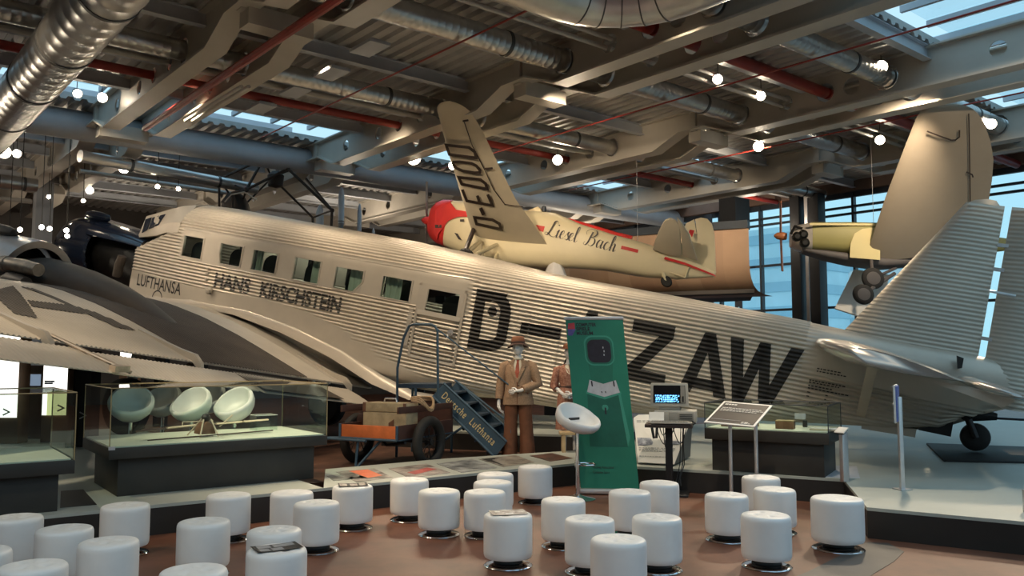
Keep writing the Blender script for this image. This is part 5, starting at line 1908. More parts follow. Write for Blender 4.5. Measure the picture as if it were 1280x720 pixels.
for u in (0, CW):
    MB().box(C(u, CL / 2, (zb0 + zb1) / 2 + .0), (.03, CL, zb1 - zb0), brot).build('side_board', M['dark_board'], cart, bevel=.004)
    MB().box(C(u, CL / 2, zb1 + .20), (.03, CL, .09), brot).build('upper_rail_board', M['dark_board'], cart, bevel=.004)
MB().box(C(CW / 2, CL, zb1 + .04), (CW, .03, .30), brot).build('back_board', M['dark_board'], cart)
mb = MB()
for (u0, v0, z0, u1, v1, z1) in ((0, -.02, zb0, CW, -.02, zb0), (0, -.02, zb0, 0, -.02, zb1), (CW, -.02, zb0, CW, -.02, zb1), (CW, 0, zb0, CW, CL, zb0), (0, 0, zb0, 0, CL, zb0), (-.28, -.12, zb0 - .01, CW * .55, -.12, zb0 - .015), (-.28, -.12, zb0 - .01, .0, .1, zb0 - .01), (CW * .38, -.08, zb0, CW * .36, -.1, ZG + .02), (CW * .66, .1, zb0, CW * .38, -.1, ZG + .02)):
    mb.tube([C(u0, v0, z0), C(u1, v1, z1)], .018, 8)
mb.build('blue_frame', M['blue'], cart)
WR = .30
for u in (-.14, CW + .14):
    c = C(u, CL * .40, ZG + WR + .04)
    Mw = Matrix((by_, V((0, 0, 1)), bx_)).transposed().to_4x4()
    Mw.translation = c
    w = MB().tube([Mw @ V(((WR - .01) * math.cos(t), (WR - .01) * math.sin(t), 0)) for t in np.linspace(0, 2 * PI, 40, endpoint=False)], .068, 14, closed=True).build('wheel', M['tyre'], cart, smooth=60)
    mb = MB()
    for k in range(14):
        t = 2 * PI * k / 14
        mb.tube([Mw @ V((.03 * math.cos(t), .03 * math.sin(t), .03 * (-1) ** k)), Mw @ V(((WR - .06) * math.cos(t), (WR - .06) * math.sin(t), 0))], .006, 6)
    mb.tube([Mw @ V(((WR - .065) * math.cos(t), (WR - .065) * math.sin(t), 0)) for t in np.linspace(0, 2 * PI, 40, endpoint=False)], .016, 8, closed=True)
    mb.lathe([(.02, -.06), (.045, -.05), (.045, .05), (.02, .06)], 16, Mw)
    mb.build('spokes', M['black_steel'], w)
MB().tube([C(-.14, CL * .40, ZG + WR + .04), C(CW + .14, CL * .40, ZG + WR + .04)], .022, 10).build('axle', M['black_steel'], cart)
MB().tube([C(CW * .62, .25, ZG + .30), C(CW * 1.02, .15, zb0 - .04)], .02, 8).tube([C(CW * .62, .25, ZG + .30), C(CW * .45, .3, zb0)], .02, 8).build('brake_lever', M['black_steel'], cart)
# suitcase on the cart
sc = C(CW * .62, .33, zb0 + .02)
sw, sh = (513 - 447) * 11.6 / 1050, .46
t = thing('suitcase', 'large worn tan suitcase with dark stickers standing on the orange cart', 'suitcase', sc)
MB().box(sc + V((0, 0, sh * .36)), (sw, .28, sh * .72), brot).build('body', M['case_tan'], t, bevel=.015)
MB().box(sc + V((0, 0, sh * .86)), (sw + .015, .29, sh * .27), brot).build('lid', M['case_tan'], t, bevel=.015)
for s_ in (-1, 1):
    MB().box(sc + bx_ * s_ * sw * .465 + V((0, 0, sh * .86)), (.05, .30, sh * .28), brot).build('corner_trim', M['case_trim'], t, bevel=.008)
MB().tube([sc + bx_ * x + V((0, 0, sh + z)) for x, z in ((-.11, 0), (-.09, .05), (.09, .05), (.11, 0))], .012, 8).build('carry_handle', M['alu'], t)
for u, z, w_, h_, an in ((.12, .17, .09, .09, .6), (.17, .05, .12, .06, .0), (-.02, .07, .05, .09, .2)):
    c = sc + bx_ * u - by_ * .143 + V((0, 0, z))
    MB().slab([c + bx_ * x + V((0, 0, z_ + x * an)) for x, z_ in ((-w_ / 2, -h_ / 2), (w_ / 2, -h_ / 2), (w_ / 2, h_ / 2), (-w_ / 2, h_ / 2))], by_, .003).build('sticker', M['case_trim'], t, smooth=0)
# dark bag behind the suitcase and the coiled rope
rp = C(CW + .02, .55, zb1 + .29)
t = thing('rope_coil', 'pale rope coil lying over the dark cart rail above the wheel', 'rope', rp)
M['rope'] = mat('pale rope', (.45, .30, .17), .8, noise=(40, .25))
for k in range(3):
    MB().tube([rp + bx_ * (.13 + .015 * k) * math.cos(a) * (1 if k % 2 else .9) + by_ * (.20 - .02 * k) * math.sin(a) + V((0, 0, .022 * k + .02 - (.16 * max(0, math.cos(a)) ** 3 if k else .1 * max(0, math.cos(a)) ** 3))) for a in np.linspace(0, 2 * PI, 30, endpoint=False)], .014, 8, closed=True).build('loop', M['rope'], t)
c = C(.12, .55, zb0 + .02)
t = thing('travel_bag', 'dark brown leather bag behind the pale suitcase on the cart', 'bag', c)
MB().loft([[c + bx_ * x * w_ + by_ * y * w_ + V((0, 0, z)) for x, y in ((-.2, -.12), (.2, -.12), (.2, .12), (-.2, .12))] for z, w_ in ((0, 1), (.2, 1.02), (.30, .85), (.36, .35))]).build('body', M['dark_board'], t, bevel=.03)
MB().tube([c + bx_ * x + V((0, 0, z)) for x, z in ((-.08, .34), (-.07, .43), (.07, .43), (.08, .34))], .012, 8).build('carry_handle', M['case_trim'], t)

# ---------------------------------------------------------------- dressed figures
M['skin_white'] = mat('white figure skin', (.72, .70, .68), .45, noise=(9, .04))
M['tweed'] = mat('tan tweed', (.30, .19, .118), .85, noise=(60, .25), bump=(180, .15))
M['trouser'] = mat('red-brown trouser cloth', (.16, .062, .030), .85, noise=(8, .2))
M['hat'] = mat('brown felt', (.20, .075, .035), .8, noise=(14, .15))
M['hatband'] = mat('dark brown hat brim', (.055, .025, .018), .8, noise=(14, .15))
M['shirt'] = mat('cream shirt', (.70, .62, .48), .7, noise=(20, .04))
M['tie'] = mat('rust-red tie', (.33, .065, .03), .6, noise=(25, .2))
M['leather'] = mat('dark brown shoe leather', (.06, .028, .016), .4, noise=(12, .2))
M['dress'] = mat('rust dress with pale dots', (.24, .055, .035), .8, noise=(34, .25, (.46, .25, .17)))
M['darkcloth'] = mat('dark brown bag cloth', (.045, .025, .02), .8, noise=(12, .2))


def ell(c, rx, ry, n=20, rz=0.0, p=2.2, tilt=(0, 0)):
    out = []
    for j in range(n):
        a = 2 * PI * j / n
        ca, sa_ = math.cos(a), math.sin(a)
        x = rx * abs(ca) ** (2 / p) * (1 if ca >= 0 else -1)
        y = ry * abs(sa_) ** (2 / p) * (1 if sa_ >= 0 else -1)
        q_ = Matrix.Rotation(rz, 3, 'Z') @ V((x, y, 0))
        out.append(V(c) + q_ + V((0, 0, q_.x * tilt[0] + q_.y * tilt[1])))
    return out


def skin_body(name, chains, parent, material, sub=2):
    """one continuous surface grown over a skeleton: chains of (point, radius), the first chain starts at the root"""
    bm = bmesh.new()
    me = bpy.data.meshes.new(name)
    idx = {}
    pts, rad, edges = [], [], []
    for ch in chains:
        prev = None
        for p, r in ch:
            key = tuple(round(x, 4) for x in p)
            if key not in idx:
                idx[key] = len(pts)
                pts.append(V(p))
                rad.append(r if isinstance(r, tuple) else (r, r))
            k = idx[key]
            if prev is not None:
                edges.append((prev, k))
            prev = k
    me.from_pydata(pts, edges, [])
    o = bpy.data.objects.new(name, me)
    COL.objects.link(o)
    md = o.modifiers.new('skin', 'SKIN')
    for i, d in enumerate(me.skin_vertices[0].data):
        d.radius = rad[i]
        d.use_root = (i == 0)
    o.modifiers.new('sub', 'SUBSURF').levels = sub
    dg = bpy.context.evaluated_depsgraph_get()
    dg.update()
    m2 = bpy.data.meshes.new_from_object(o.evaluated_get(dg))
    o.modifiers.clear()
    o.data = m2
    m2.materials.clear()
    m2.materials.append(material)
    m2.shade_smooth()
    hang(o, parent)
    return o


def hand_chains(w, d, side, palm, curl=.25, L=.19):
    """wrist point w, direction d down the hand, side = towards the thumb, palm = palm normal"""
    d, side, palm = d.normalized(), side.normalized(), palm.normalized()
    k = w + d * (L * .46)
    ch = [[(w, (.026, .019)), (w + d * L * .2, (.034, .015)), (k, (.034, .013))]]
    for off, ln in ((.030, .40), (.010, .46), (-.010, .43), (-.030, .34)):
        b = k + side * off
        p1 = b + d * (L * ln * .45) + palm * (L * curl * .18)
        p2 = p1 + d * (L * ln * .33) + palm * (L * curl * .45)
        p3 = p2 + d * (L * ln * .22) + palm * (L * curl * .5)
        ch.append([(k, (.034, .013)), (b, .0095), (p1, .0088), (p2, .0080), (p3, .0066)])
    t0 = w + d * L * .2
    t1 = w + d * (L * .30) + side * .042 + palm * .01
    t2 = t1 + d * (L * .20) + side * .012 + palm * .014
    t3 = t2 + d * (L * .14) + palm * .012
    ch.append([(t0, (.034, .015)), (t1, .012), (t2, .0105), (t3, .008)])
    return ch


def head_mesh(c, fwd, s=1.0):
    """egg head with nose, brow, eye hollows, mouth, chin and ears; c = centre of the head"""
    fwd = fwd.normalized()
    side = V((0, 0, 1)).cross(fwd).normalized()
    mb = MB()
    secs = []
    N_ = 28
    for i in range(23):
        v = -1 + 2 * i / 22
        z = v * .122
        rr_ = math.sqrt(max(0, 1 - abs(v) ** 2.4))
        wx = .078 * rr_ * (1 - .26 * max(0, -v) ** 1.3)
        wy = .100 * rr_ * (1 - .12 * max(0, -v))
        sec = []
        for j in range(N_):
            a = 2 * PI * j / N_ - PI
            x, y = wx * math.sin(a), wy * math.cos(a)
            if abs(a) < 1.3:
                g = lambda av, sv, au, su: math.exp(-((v - av) / sv) ** 2 - ((a - au) / su) ** 2)
                y += .030 * g(-.20, .16, 0, .17) + .012 * g(.02, .16, 0, .15)
                y -= .012 * (g(.08, .12, .42, .22) + g(.08, .12, -.42, .22))
                y += .007 * (g(.26, .10, .38, .3) + g(.26, .10, -.38, .3))
                y += .008 * g(-.50, .07, 0, .28) - .005 * g(-.57, .035, 0, .3) + .008 * g(-.64, .07, 0, .24)
                y += .012 * g(-.86, .14, 0, .3)
            ear = math.exp(-((v + .05) / .22) ** 2 - ((abs(a) - 1.72) / .16) ** 2)
            x += math.copysign(.018 * ear, math.sin(a)) if abs(a) > .5 else 0
            sec.append(V(c) + (side * x + fwd * y + V((0, 0, z))) * s)
        secs.append(sec)
    mb.loft(secs)
    return mb


def sleeve(mb, pts, rs, n=16):
    mb.tube(pts, rs, n)


def man():
    base = at(648, 560, 12.6)
    base.z = ZG
    t = thing('dressed_figure', 'white display figure in tan tweed jacket, rust tie and brown hat by the blue steps', 'mannequin', base)
    f = V((-.12, -1, 0)).normalized()          # facing
    l = V((0, 0, 1)).cross(f).normalized()      # figure's left is +l
    B = lambda x, y, z: base + l * x + f * y + V((0, 0, z))    # x to the figure's left
    K = 1.0
    # body inside the clothes: one continuous surface
    ch = [[(B(0, 0, .92), .13), (B(0, 0, 1.1), .13), (B(0, .0, 1.32), .14), (B(0, -.01, 1.43), .07), (B(0, .0, 1.50), .050), (B(0, .015, 1.56), .05)]]
    for s_ in (-1, 1):
        ch.append([(B(0, 0, .92), .13), (B(.10 * s_, 0, .86), .085), (B(.115 * s_, .0, .50), .055), (B(.12 * s_, -.01, .10), .038), (B(.125 * s_, .08, .04), .035)])
    # figure's right arm hangs (seen at the viewer's left), left arm bends over the belly
    rs_, re, rw = B(-.205, 0, 1.375), B(-.265, -.01, 1.10), B(-.285, .05, .84)
    ls_, le, lw = B(.205, 0, 1.375), B(.285, .0, 1.10), B(.04, .21, 1.005)
    ch.append([(B(0, .0, 1.32), .14), (rs_, .055), (re, .042), (rw, .026)])
    ch.append([(B(0, .0, 1.32), .14), (ls_, .055), (le, .042), (lw, .026)])
    ch += hand_chains(rw, V((0, 0, -1)) + f * .1, f, l, .35)
    ch += hand_chains(lw, -l + f * .12 - V((0, 0, .12)), V((0, 0, 1)), -f, .4)
    skin_body('body', ch, t, M['skin_white'])
    hc = B(0, .03, 1.63)
    head_mesh(hc, (f - l * .25), .96).build('head', M['skin_white'], t, smooth=80)
    # trousers: wide, hem over the shoe
    mb = MB()
    for s_ in (-1, 1):
        secs = []
        for z, r, x, y in ((.98, .155, .075, 0), (.90, .150, .088, 0), (.78, .128, .098, .01), (.60, .120, .110, .012), (.40, .122, .118, .005), (.20, .134, .128, .0), (.06, .144, .134, .01), (.035, .140, .134, .012)):
            sec = ell(B(x * s_, y, z), r * .82, r * 1.0, 22, 0, 2.1)
            for j, p in enumerate(sec):
                sec[j] = p + (p - B(x * s_, y, z)) * (.05 * math.sin(3 * 2 * PI * j / 22 + z * 5) * (1 - z * .6))
            secs.append(sec)
        mb.loft(secs)
    mb.build('trousers', M['trouser'], t, smooth=60)
    for s_ in (-1, 1):
        secs = []
        for y, w_, h_ in ((-.09, .030, .05), (-.05, .040, .065), (.03, .042, .070), (.10, .046, .050), (.155, .040, .036), (.18, .018, .02)):
            secs.append([B(.126 * s_ + w_ * math.cos(a), y, .004 + h_ * max(0, math.sin(a)) * 1.0) for a in np.linspace(0, 2 * PI, 14, endpoint=False)])
        MB().loft(secs).build('shoe', M['leather'], t, smooth=60)
    # jacket with sleeves in one mesh
    mb = MB()
    secs = []
    for z, rx, ry, y in ((.80, .232, .172, .01), (.86, .228, .170, .01), (.98, .205, .156, .015), (1.08, .190, .140, .015), (1.18, .198, .142, .01), (1.28, .212, .142, .0), (1.36, .215, .125, -.01), (1.41, .185, .10, -.02), (1.44, .12, .08, -.025), (1.475, .075, .066, -.02)):
        c = B(0, y, z)
        secs.append([c + l * (p.x) + f * (p.y) + V((0, 0, p.z)) for p in [q_ for q_ in ell((0, 0, 0), rx, ry, 28, 0, 2.3)]])
    mb.loft(secs)
    sleeve(mb, [B(-.13, -.01, 1.39), rs_ + V((0, 0, -.015)), rs_.lerp(re, .5), re, re.lerp(rw, .55), rw + V((0, 0, .035))], [.07, .082, .076, .070, .066, .056])
    sleeve(mb, [B(.13, -.01, 1.39), ls_ + V((0, 0, -.015)), ls_.lerp(le, .5), le + l * .01, le.lerp(lw, .35), lw.lerp(le, .18)], [.07, .082, .078, .074, .070, .056])
    jk = mb.build('jacket', M['tweed'], t, smooth=60)
    def jf(x, z, lift=.0):
        """front surface of the jacket"""
        zz = [r[0] for r in ((.80,), (.86,), (.98,), (1.08,), (1.18,), (1.28,), (1.36,), (1.41,), (1.44,), (1.475,))]
        rx = np.interp(z, zz, (.232, .228, .205, .190, .198, .212, .215, .185, .12, .075))
        ry = np.interp(z, zz, (.172, .170, .156, .140, .142, .142, .125, .10, .08, .066))
        yy = np.interp(z, zz, (.01, .01, .015, .015, .01, .0, -.01, -.02, -.025, -.02))
        k = max(0, 1 - (abs(x) / rx) ** 2.3) ** (1 / 2.3)
        return B(x, yy + ry * k + lift, z)
    def patch(poly, name, m_, lift=.006, par=t, cut=.03):
        vs, fs = [V((a, b, 0)) for a, b in poly], [tuple(range(len(poly)))]
        xs_, zs_ = [p[0] for p in poly], [p[1] for p in poly]
        v2, f2 = cut2d(vs, fs, list(np.arange(min(xs_), max(xs_), cut)), list(np.arange(min(zs_), max(zs_), cut)))
        mb_ = MB()
        n_ = len(v2)
        mb_.add([jf(p.x, p.y, lift) for p in v2] + [jf(p.x, p.y, lift - .005) for p in v2], [list(q_) for q_ in f2] + [[i + n_ for i in q_] for q_ in f2])
        return mb_.build(name, m_, par, smooth=60)
    patch([(-.055, 1.47), (.055, 1.47), (.062, 1.38), (.0, 1.16), (-.062, 1.38)], 'shirt_front', M['shirt'], .005)
    patch([(-.022, 1.455), (.022, 1.455), (.016, 1.43), (.034, 1.25), (.0, 1.18), (-.034, 1.25), (-.016, 1.43)], 'tie', M['tie'], .012)
    for s_ in (-1, 1):
        patch([(.045 * s_, 1.472), (.085 * s_, 1.43), (.125 * s_, 1.36), (.10 * s_, 1.345), (.11 * s_, 1.325), (.005 * s_, 1.12), (-.004 * s_, 1.15), (.06 * s_, 1.37)], 'lapel', M['tweed'], .016 + .003 * s_, jk)
    patch([(-.004, .81), (.006, .81), (.006, 1.13), (-.004, 1.13)], 'front_edge', M['trouser'], .006, jk)
    for z in (1.08, .97):
        MB().lathe([(.013, 0), (.012, .006), (0, .008)], 10, Matrix.Translation(jf(.015, z, .004)) @ Matrix.Rotation(PI / 2, 4, 'X')).build('button', M['leather'], jk)
    for s_ in (-1, 1):
        patch([(.07 * s_, .90), (.165 * s_, .90), (.165 * s_, .95), (.07 * s_, .95)], 'pocket_flap', M['tweed'], .010, jk)
    MB().tube([B(-.05, .045, 1.475), B(0, .06, 1.47), B(.05, .045, 1.475), B(.06, -.02, 1.50), B(0, -.07, 1.50), B(-.06, -.02, 1.50)], .016, 8, closed=True).build('shirt_collar', M['shirt'], t, smooth=70)
    # hat
    hm = Matrix.Translation(hc + V((0, 0, .035))) @ Matrix.Rotation(-.10, 4, 'X')
    hat = MB().lathe([(.102, .028), (.104, .07), (.098, .11), (.082, .135), (.055, .142), (.02, .132), (0, .130)], 28, hm).build('hat', M['hat'], t, smooth=60)
    n_ = 32
    secs = []
    for r, z in ((.100, .032), (.13, .022), (.158, .012), (.160, .004), (.13, .012), (.099, .02)):
        secs.append([hm @ V((r * math.cos(2 * PI * j / n_), r * 1.1 * math.sin(2 * PI * j / n_), z - .035 * (r - .1) / .06 * abs(math.cos(2 * PI * j / n_)) ** 2)) for j in range(n_)])
    MB().loft(secs, caps=False).build('hat_brim', M['hatband'], hat, smooth=60)
    MB().lathe([(.1045, .030), (.1065, .034), (.1065, .058), (.1045, .062)], 28, hm, caps=False).build('hat_ribbon', M['hatband'], hat)


man()


def woman():
    base = at(712, 560, 12.75)
    base.z = ZG
    t = thing('dressed_figure', 'white display figure in a rust dotted dress and hat half behind the green banner', 'mannequin', base)
    f = V((.05, -1, 0)).normalized()
    l = V((0, 0, 1)).cross(f).normalized()
    B = lambda x, y, z: base + l * x + f * y + V((0, 0, z))
    ch = [[(B(0, 0, .90), .12), (B(0, 0, 1.08), .095), (B(0, .0, 1.26), .115), (B(0, -.01, 1.37), .06), (B(0, .0, 1.44), .042), (B(0, .012, 1.50), .042)]]
    for s_ in (-1, 1):
        ch.append([(B(0, 0, .90), .12), (B(.09 * s_, 0, .82), .08), (B(.085 * s_, .0, .46), .048), (B(.08 * s_, -.01, .10), .032), (B(.082 * s_, .09, .04), .03)])
    rs_, re, rw = B(-.175, 0, 1.31), B(-.23, -.03, 1.06), B(-.06, .17, .90)
    ls_, le, lw = B(.175, 0, 1.31), B(.22, -.02, 1.06), B(.02, .19, .95)
    ch.append([(B(0, .0, 1.26), .115), (rs_, .045), (re, .034), (rw, .022)])
    ch.append([(B(0, .0, 1.26), .115), (ls_, .045), (le, .034), (lw, .022)])
    ch += hand_chains(rw, l + f * .15 - V((0, 0, .35)), V((0, 0, 1)), -f, .4, .17)
    ch += hand_chains(lw, -l + f * .2 - V((0, 0, .2)), V((0, 0, 1)), -f, .4, .17)
    skin_body('body', ch, t, M['skin_white'])
    hc = B(0, .025, 1.565)
    head_mesh(hc, f - l * .1, .9).build('head', M['skin_white'], t, smooth=80)
    mb = MB()
    secs = []
    for z, rx, ry in ((.42, .215, .19), (.55, .205, .185), (.75, .19, .165), (.90, .182, .150), (1.02, .142, .115), (1.08, .138, .112), (1.18, .160, .130), (1.26, .178, .128), (1.32, .172, .105), (1.365, .12, .08), (1.39, .08, .065)):
        c = B(0, .0, z)
        sec = ell((0, 0, 0), rx, ry, 28, 0, 2.1)
        secs.append([c + l * p.x * (1 + .05 * math.sin(7 * 2 * PI * j / 28) * max(0, .95 - z)) + f * p.y * (1 + .05 * math.sin(7 * 2 * PI * j / 28) * max(0, .95 - z)) for j, p in enumerate(sec)])
    mb.loft(secs)
    for s0, e0, w0 in ((rs_, re, rw), (ls_, le, lw)):
        mb.tube([s0.lerp(B(0, 0, 1.34), .25), s0, s0.lerp(e0, .5), e0, e0.lerp(w0, .22)], [.055, .066, .064, .066, .062], 16)
    mb.build('dress', M['dress'], t, smooth=60)
    MB().lathe([(.139, -.02), (.146, 0), (.139, .02)], 28, Matrix.Translation(B(0, 0, 1.05)) @ Matrix.Diagonal((1, .82, 1, 1)), caps=False).build('belt', M['darkcloth'], t)
    for s_ in (-1, 1):
        MB().slab([B(.02 * s_, .075, 1.40), B(.075 * s_, .07, 1.37), B(.05 * s_, .125, 1.27), B(.01 * s_, .132, 1.24)], f, .006).build('collar_flap', M['shirt'], t, smooth=0)
        secs = []
        for y, w_, h_ in ((-.07, .026, .05), (-.03, .034, .055), (.05, .036, .045), (.12, .030, .03), (.15, .012, .015)):
            secs.append([B(.082 * s_ + w_ * math.cos(a), y, .003 + h_ * max(0, math.sin(a))) for a in np.linspace(0, 2 * PI, 14, endpoint=False)])
        MB().loft(secs).build('shoe', M['leather'], t, smooth=60)
    hm = Matrix.Translation(hc + V((0, 0, .03))) @ Matrix.Rotation(.12, 4, 'Y')
    hat = MB().lathe([(.098, .03), (.10, .06), (.09, .09), (.06, .105), (0, .108)], 28, hm).build('hat', M['hat'], t, smooth=60)
    MB().lathe([(.095, .035), (.14, .028), (.155, .020), (.14, .02), (.095, .027)], 32, hm, caps=False).build('hat_brim', M['hat'], hat, smooth=60)
    MB().loft([[B(.10 + x, .235 + y, z) for x, y in ((-.11, -.03), (.11, -.03), (.11, .03), (-.11, .03))] for z in (.74, .76, .86, .89)]).build('handbag', M['darkcloth'], t, bevel=.015)


woman()
# pale wooden bench legs seen under the bar stool seat
p = at(706, 563, 12.35)
t = thing('wooden_bench', 'small pale wooden bench standing beside the dressed woman figure', 'bench', (p.x + .15, p.y, ZG))
M['pale_wood'] = mat('pale wood', (.50, .36, .20), .6, noise=(7, .15))
MB().box((p.x + .15, p.y, ZG + .40), (.46, .26, .04)).build('seat', M['pale_wood'], t, bevel=.005)
for x in (-.02, .30):
    for y in (-.09, .09):
        MB().box((p.x + x, p.y + y, ZG + .19), (.05, .05, .38)).build('leg', M['pale_wood'], t, bevel=.004)
# ---------------------------------------------------------------- ducts and pipes under the roof
def duct(name, label, p, q_, r, material, bands=0, n=24, cat='duct', ribs=0):
    p, q_ = V(p), V(q_)
    t = thing(name, label, cat, (p + q_) / 2)
    L = (q_ - p).length
    if ribs:
        k = int(L / ribs)
        pts, rs = [], []
        for i in range(k + 1):
            for dr, f_ in ((0, 0), (.006 * r / .3, .10), (0, .2)):
                u = min(1, (i + f_) / max(1, k))
                pts.append(p.lerp(q_, u + 1e-5 * len(pts)))
                rs.append(r + dr)
        MB().tube(pts, rs, n).build('pipe_wall', material, t, smooth=50)
    else:
        MB().tube([p, q_], r, n).build('pipe_wall', material, t)
    d = (q_ - p).normalized()
    for i in range(bands):
        c = p.lerp(q_, (i + .5) / bands)
        MB().tube([c - d * .03, c + d * .03], r + .012, n).build('joint_band', M['duct_band'], t)
    return t


ZD = 6.34
bays = [(-5.3, -.55, 'bay outside the big duct'), (-.55, 4.2, 'bay beneath the big duct'), (4.2, 9.0, 'bay above the cockpit'), (9.0, 13.7, 'middle roof bay'), (13.7, 18.4, 'bay before the windows'), (18.4, 22.6, 'bay along the windows')]
for bi, (qa, qb, bn_) in enumerate(bays[1:]):
    duct('ventilation_duct', 'silver ribbed duct in the ' + bn_ + ', beside the red pipe', GQ(6.6, qa + .05, ZD), GQ(6.6, qb - .02, ZD), .17, M['duct'], 2, ribs=.12)
    duct('ventilation_duct', 'silver ribbed duct in the ' + bn_ + ', beside the girder node', GQ(9.5, qa + .05, ZD), GQ(9.5, qb - .02, ZD), .18, M['duct'], 2, ribs=.12)
    duct('ventilation_duct', 'silver ribbed duct in the ' + bn_ + ', beyond the girder node', GQ(12.9, qa + .05, ZD), GQ(12.9, qb - .02, ZD), .16, M['duct'], 2, ribs=.12)
    duct('red_pipe', 'thick red water pipe crossing the ' + bn_ + ' beside the silver duct', GQ(7.7, qa + .05, ZD), GQ(7.7, qb - .02, ZD), .10, M['pipe_red'], 0, 16, 'pipe')
    duct('red_pipe', 'thinner red pipe crossing the ' + bn_ + ' near the long rooflight', GQ(14.4, qa + .05, ZD), GQ(14.4, qb - .02, ZD), .075, M['pipe_red'], 0, 16, 'pipe')
    duct('white_pipe', 'upper white pipe of the twin pipes crossing the ' + bn_, GQ(8.45, qa + .05, ZD + .05), GQ(8.45, qb - .02, ZD + .05), .035, M['pipe_white'], 0, 12, 'pipe')
    duct('white_pipe', 'lower white pipe of the twin pipes crossing the ' + bn_, GQ(8.56, qa + .05, ZD - .05), GQ(8.56, qb - .02, ZD - .05), .035, M['pipe_white'], 0, 12, 'pipe')
    duct('white_pipe', 'single pale pipe crossing the ' + bn_ + ' beyond the node', GQ(13.6, qa + .05, ZD), GQ(13.6, qb - .02, ZD), .05, M['pipe_white'], 0, 12, 'pipe')
for qq, lab in ((6.9, 'thin red sprinkler line running under the roof towards the rooflight'), (11.4, 'thin red sprinkler line running beside the raised lettered wing'), (15.6, 'thin red sprinkler line in the bay before the windows'), (4.62, 'red pipe lying between the twin girders by the rooflight'), (1.5, 'thin red sprinkler line close to the big silver duct')):
    r = .06 if qq == 4.62 else .015
    z = 5.91 if qq == 4.62 else 6.12
    duct('sprinkler_pipe', lab, GQ(2, qq, z), GQ(16.3, qq, z), r, M['pipe_red'], 0, 10, 'pipe')
# the large ducts close to the viewpoint
duct('large_duct', 'very large shiny spiral duct crossing the upper corner of the hall', GQ(2.6, 2.25, 5.55), GQ(20, 2.25, 5.55), .34, M['duct'], 9, 40, ribs=.30)
c = V((1.27, 9.5, 5.86))
t = thing('duct_elbow', 'big shiny segmented duct bend hanging at the top edge', 'duct', c)
ec = c - (QD + GD).normalized() * 1.0
pts = [ec + GD * math.cos(a) + QD * math.sin(a) for a in np.linspace(0, PI / 2, 7)]
MB().tube([pts[0] - QD * 1.2] + pts + [pts[-1] - GD * 4.5], .36, 32).build('pipe_wall', M['duct'], t, smooth=12)
for i in range(1, len(pts) - 1):
    d = (pts[i + 1] - pts[i - 1]).normalized()
    MB().tube([pts[i] - d * .008, pts[i] + d * .008], .366, 32).build('joint_band', M['duct_band'], t)
for k, dx in enumerate((0, 9)):
    duct('white_pipe', ('upper' if k else 'lower') + ' of two short white pipes slanting beside the flat roof panels', on_z(232 + dx, 151, 5.8), on_z(302 + dx, 108, 5.8), .03, M['pipe_white'], 0, 10, 'pipe')
# far pipes over the engines
for k, (x0, y0, x1, y1, z, m_, r, lab) in enumerate(((100, 195, 320, 236, 5.75, 'duct', .13, 'silver pipe with lamps above the nose engine'), (100, 214, 290, 242, 5.7, 'pipe_white', .05, 'thin pale pipe below the silver pipe over the nose engine'), (-20, 224, 46, 232, 5.75, 'duct', .16, 'blue-lit silver pipe ending at the steel column'), (-20, 246, 40, 252, 5.5, 'pipe_white', .06, 'thin pale pipe ending behind the steel column'))):
    duct('far_pipe', lab, on_z(x0, y0, z), on_z(x1, y1, z), r, M[m_], 2 if m_ == 'duct' else 0, 16, 'pipe')
# cable tray with grey panels in the bay over the rooflight
for k, (x, y) in enumerate(((388, 40), (345, 75), (302, 100), (262, 122))):
    p = on_z(x, y, 6.2) + QD * .95
    tag(MB().box(p, (.34, .62, .05), BROT).box(p + V((0, 0, .03)), (.28, .56, .03), BROT).build('ceiling_panel_heater', M['purlin'], bevel=.006), 'pale flat panel under the roof, number %d of the row beside the red pipe' % (k + 1) if False else ('pale flat panel under the roof nearest the top edge', 'pale flat panel under the roof, next after the one at the top edge', 'pale flat panel under the roof, before the last of the row', 'last pale flat panel of the row, by the white brackets')[k], 'panel', 'flat panels under the roof')

# ---------------------------------------------------------------- cream aeroplane with red nose, hung above the airliner
M['cream'] = mat('cream aircraft fabric', (.74, .64, .42), .45, noise=(1.4, .05))
M['wing_grey'] = mat('warm grey wing underside', (.68, .60, .46), .55, noise=(1.4, .06))
M['red_paint'] = mat('glossy red paint', (.62, .035, .03), .3, noise=(4, .1), coat=.3)
M['letter_dark'] = mat('dark brown lettering', (.035, .022, .018), .5, noise=(8, .1))
nose = at(541, 277, 19.6)
tail = at(897, 335, 17.9)
AX = (nose - tail).normalized()
AL = V((0, 0, 1)).cross(AX).normalized()          # port, towards the viewpoint
ROLL = R(14)
AU0 = AX.cross(AL).normalized()
APort = (AL * math.cos(ROLL) + AU0 * math.sin(ROLL)).normalized()
AUp = AX.cross(APort).normalized()
cp = thing('cream_aeroplane', 'cream monoplane with a red nose lettered Liesel Bach hanging above the airliner', 'aeroplane', (nose + tail) / 2)
midP = tail
midN = AL                                           # vertical centre plane


def axial(x, y):
    """station along the fuselage axis and height over it for a photo point on the centre plane"""
    p = on_plane(x, y, midP, midN) - tail
    return p.dot(AX), p.dot(AU0)


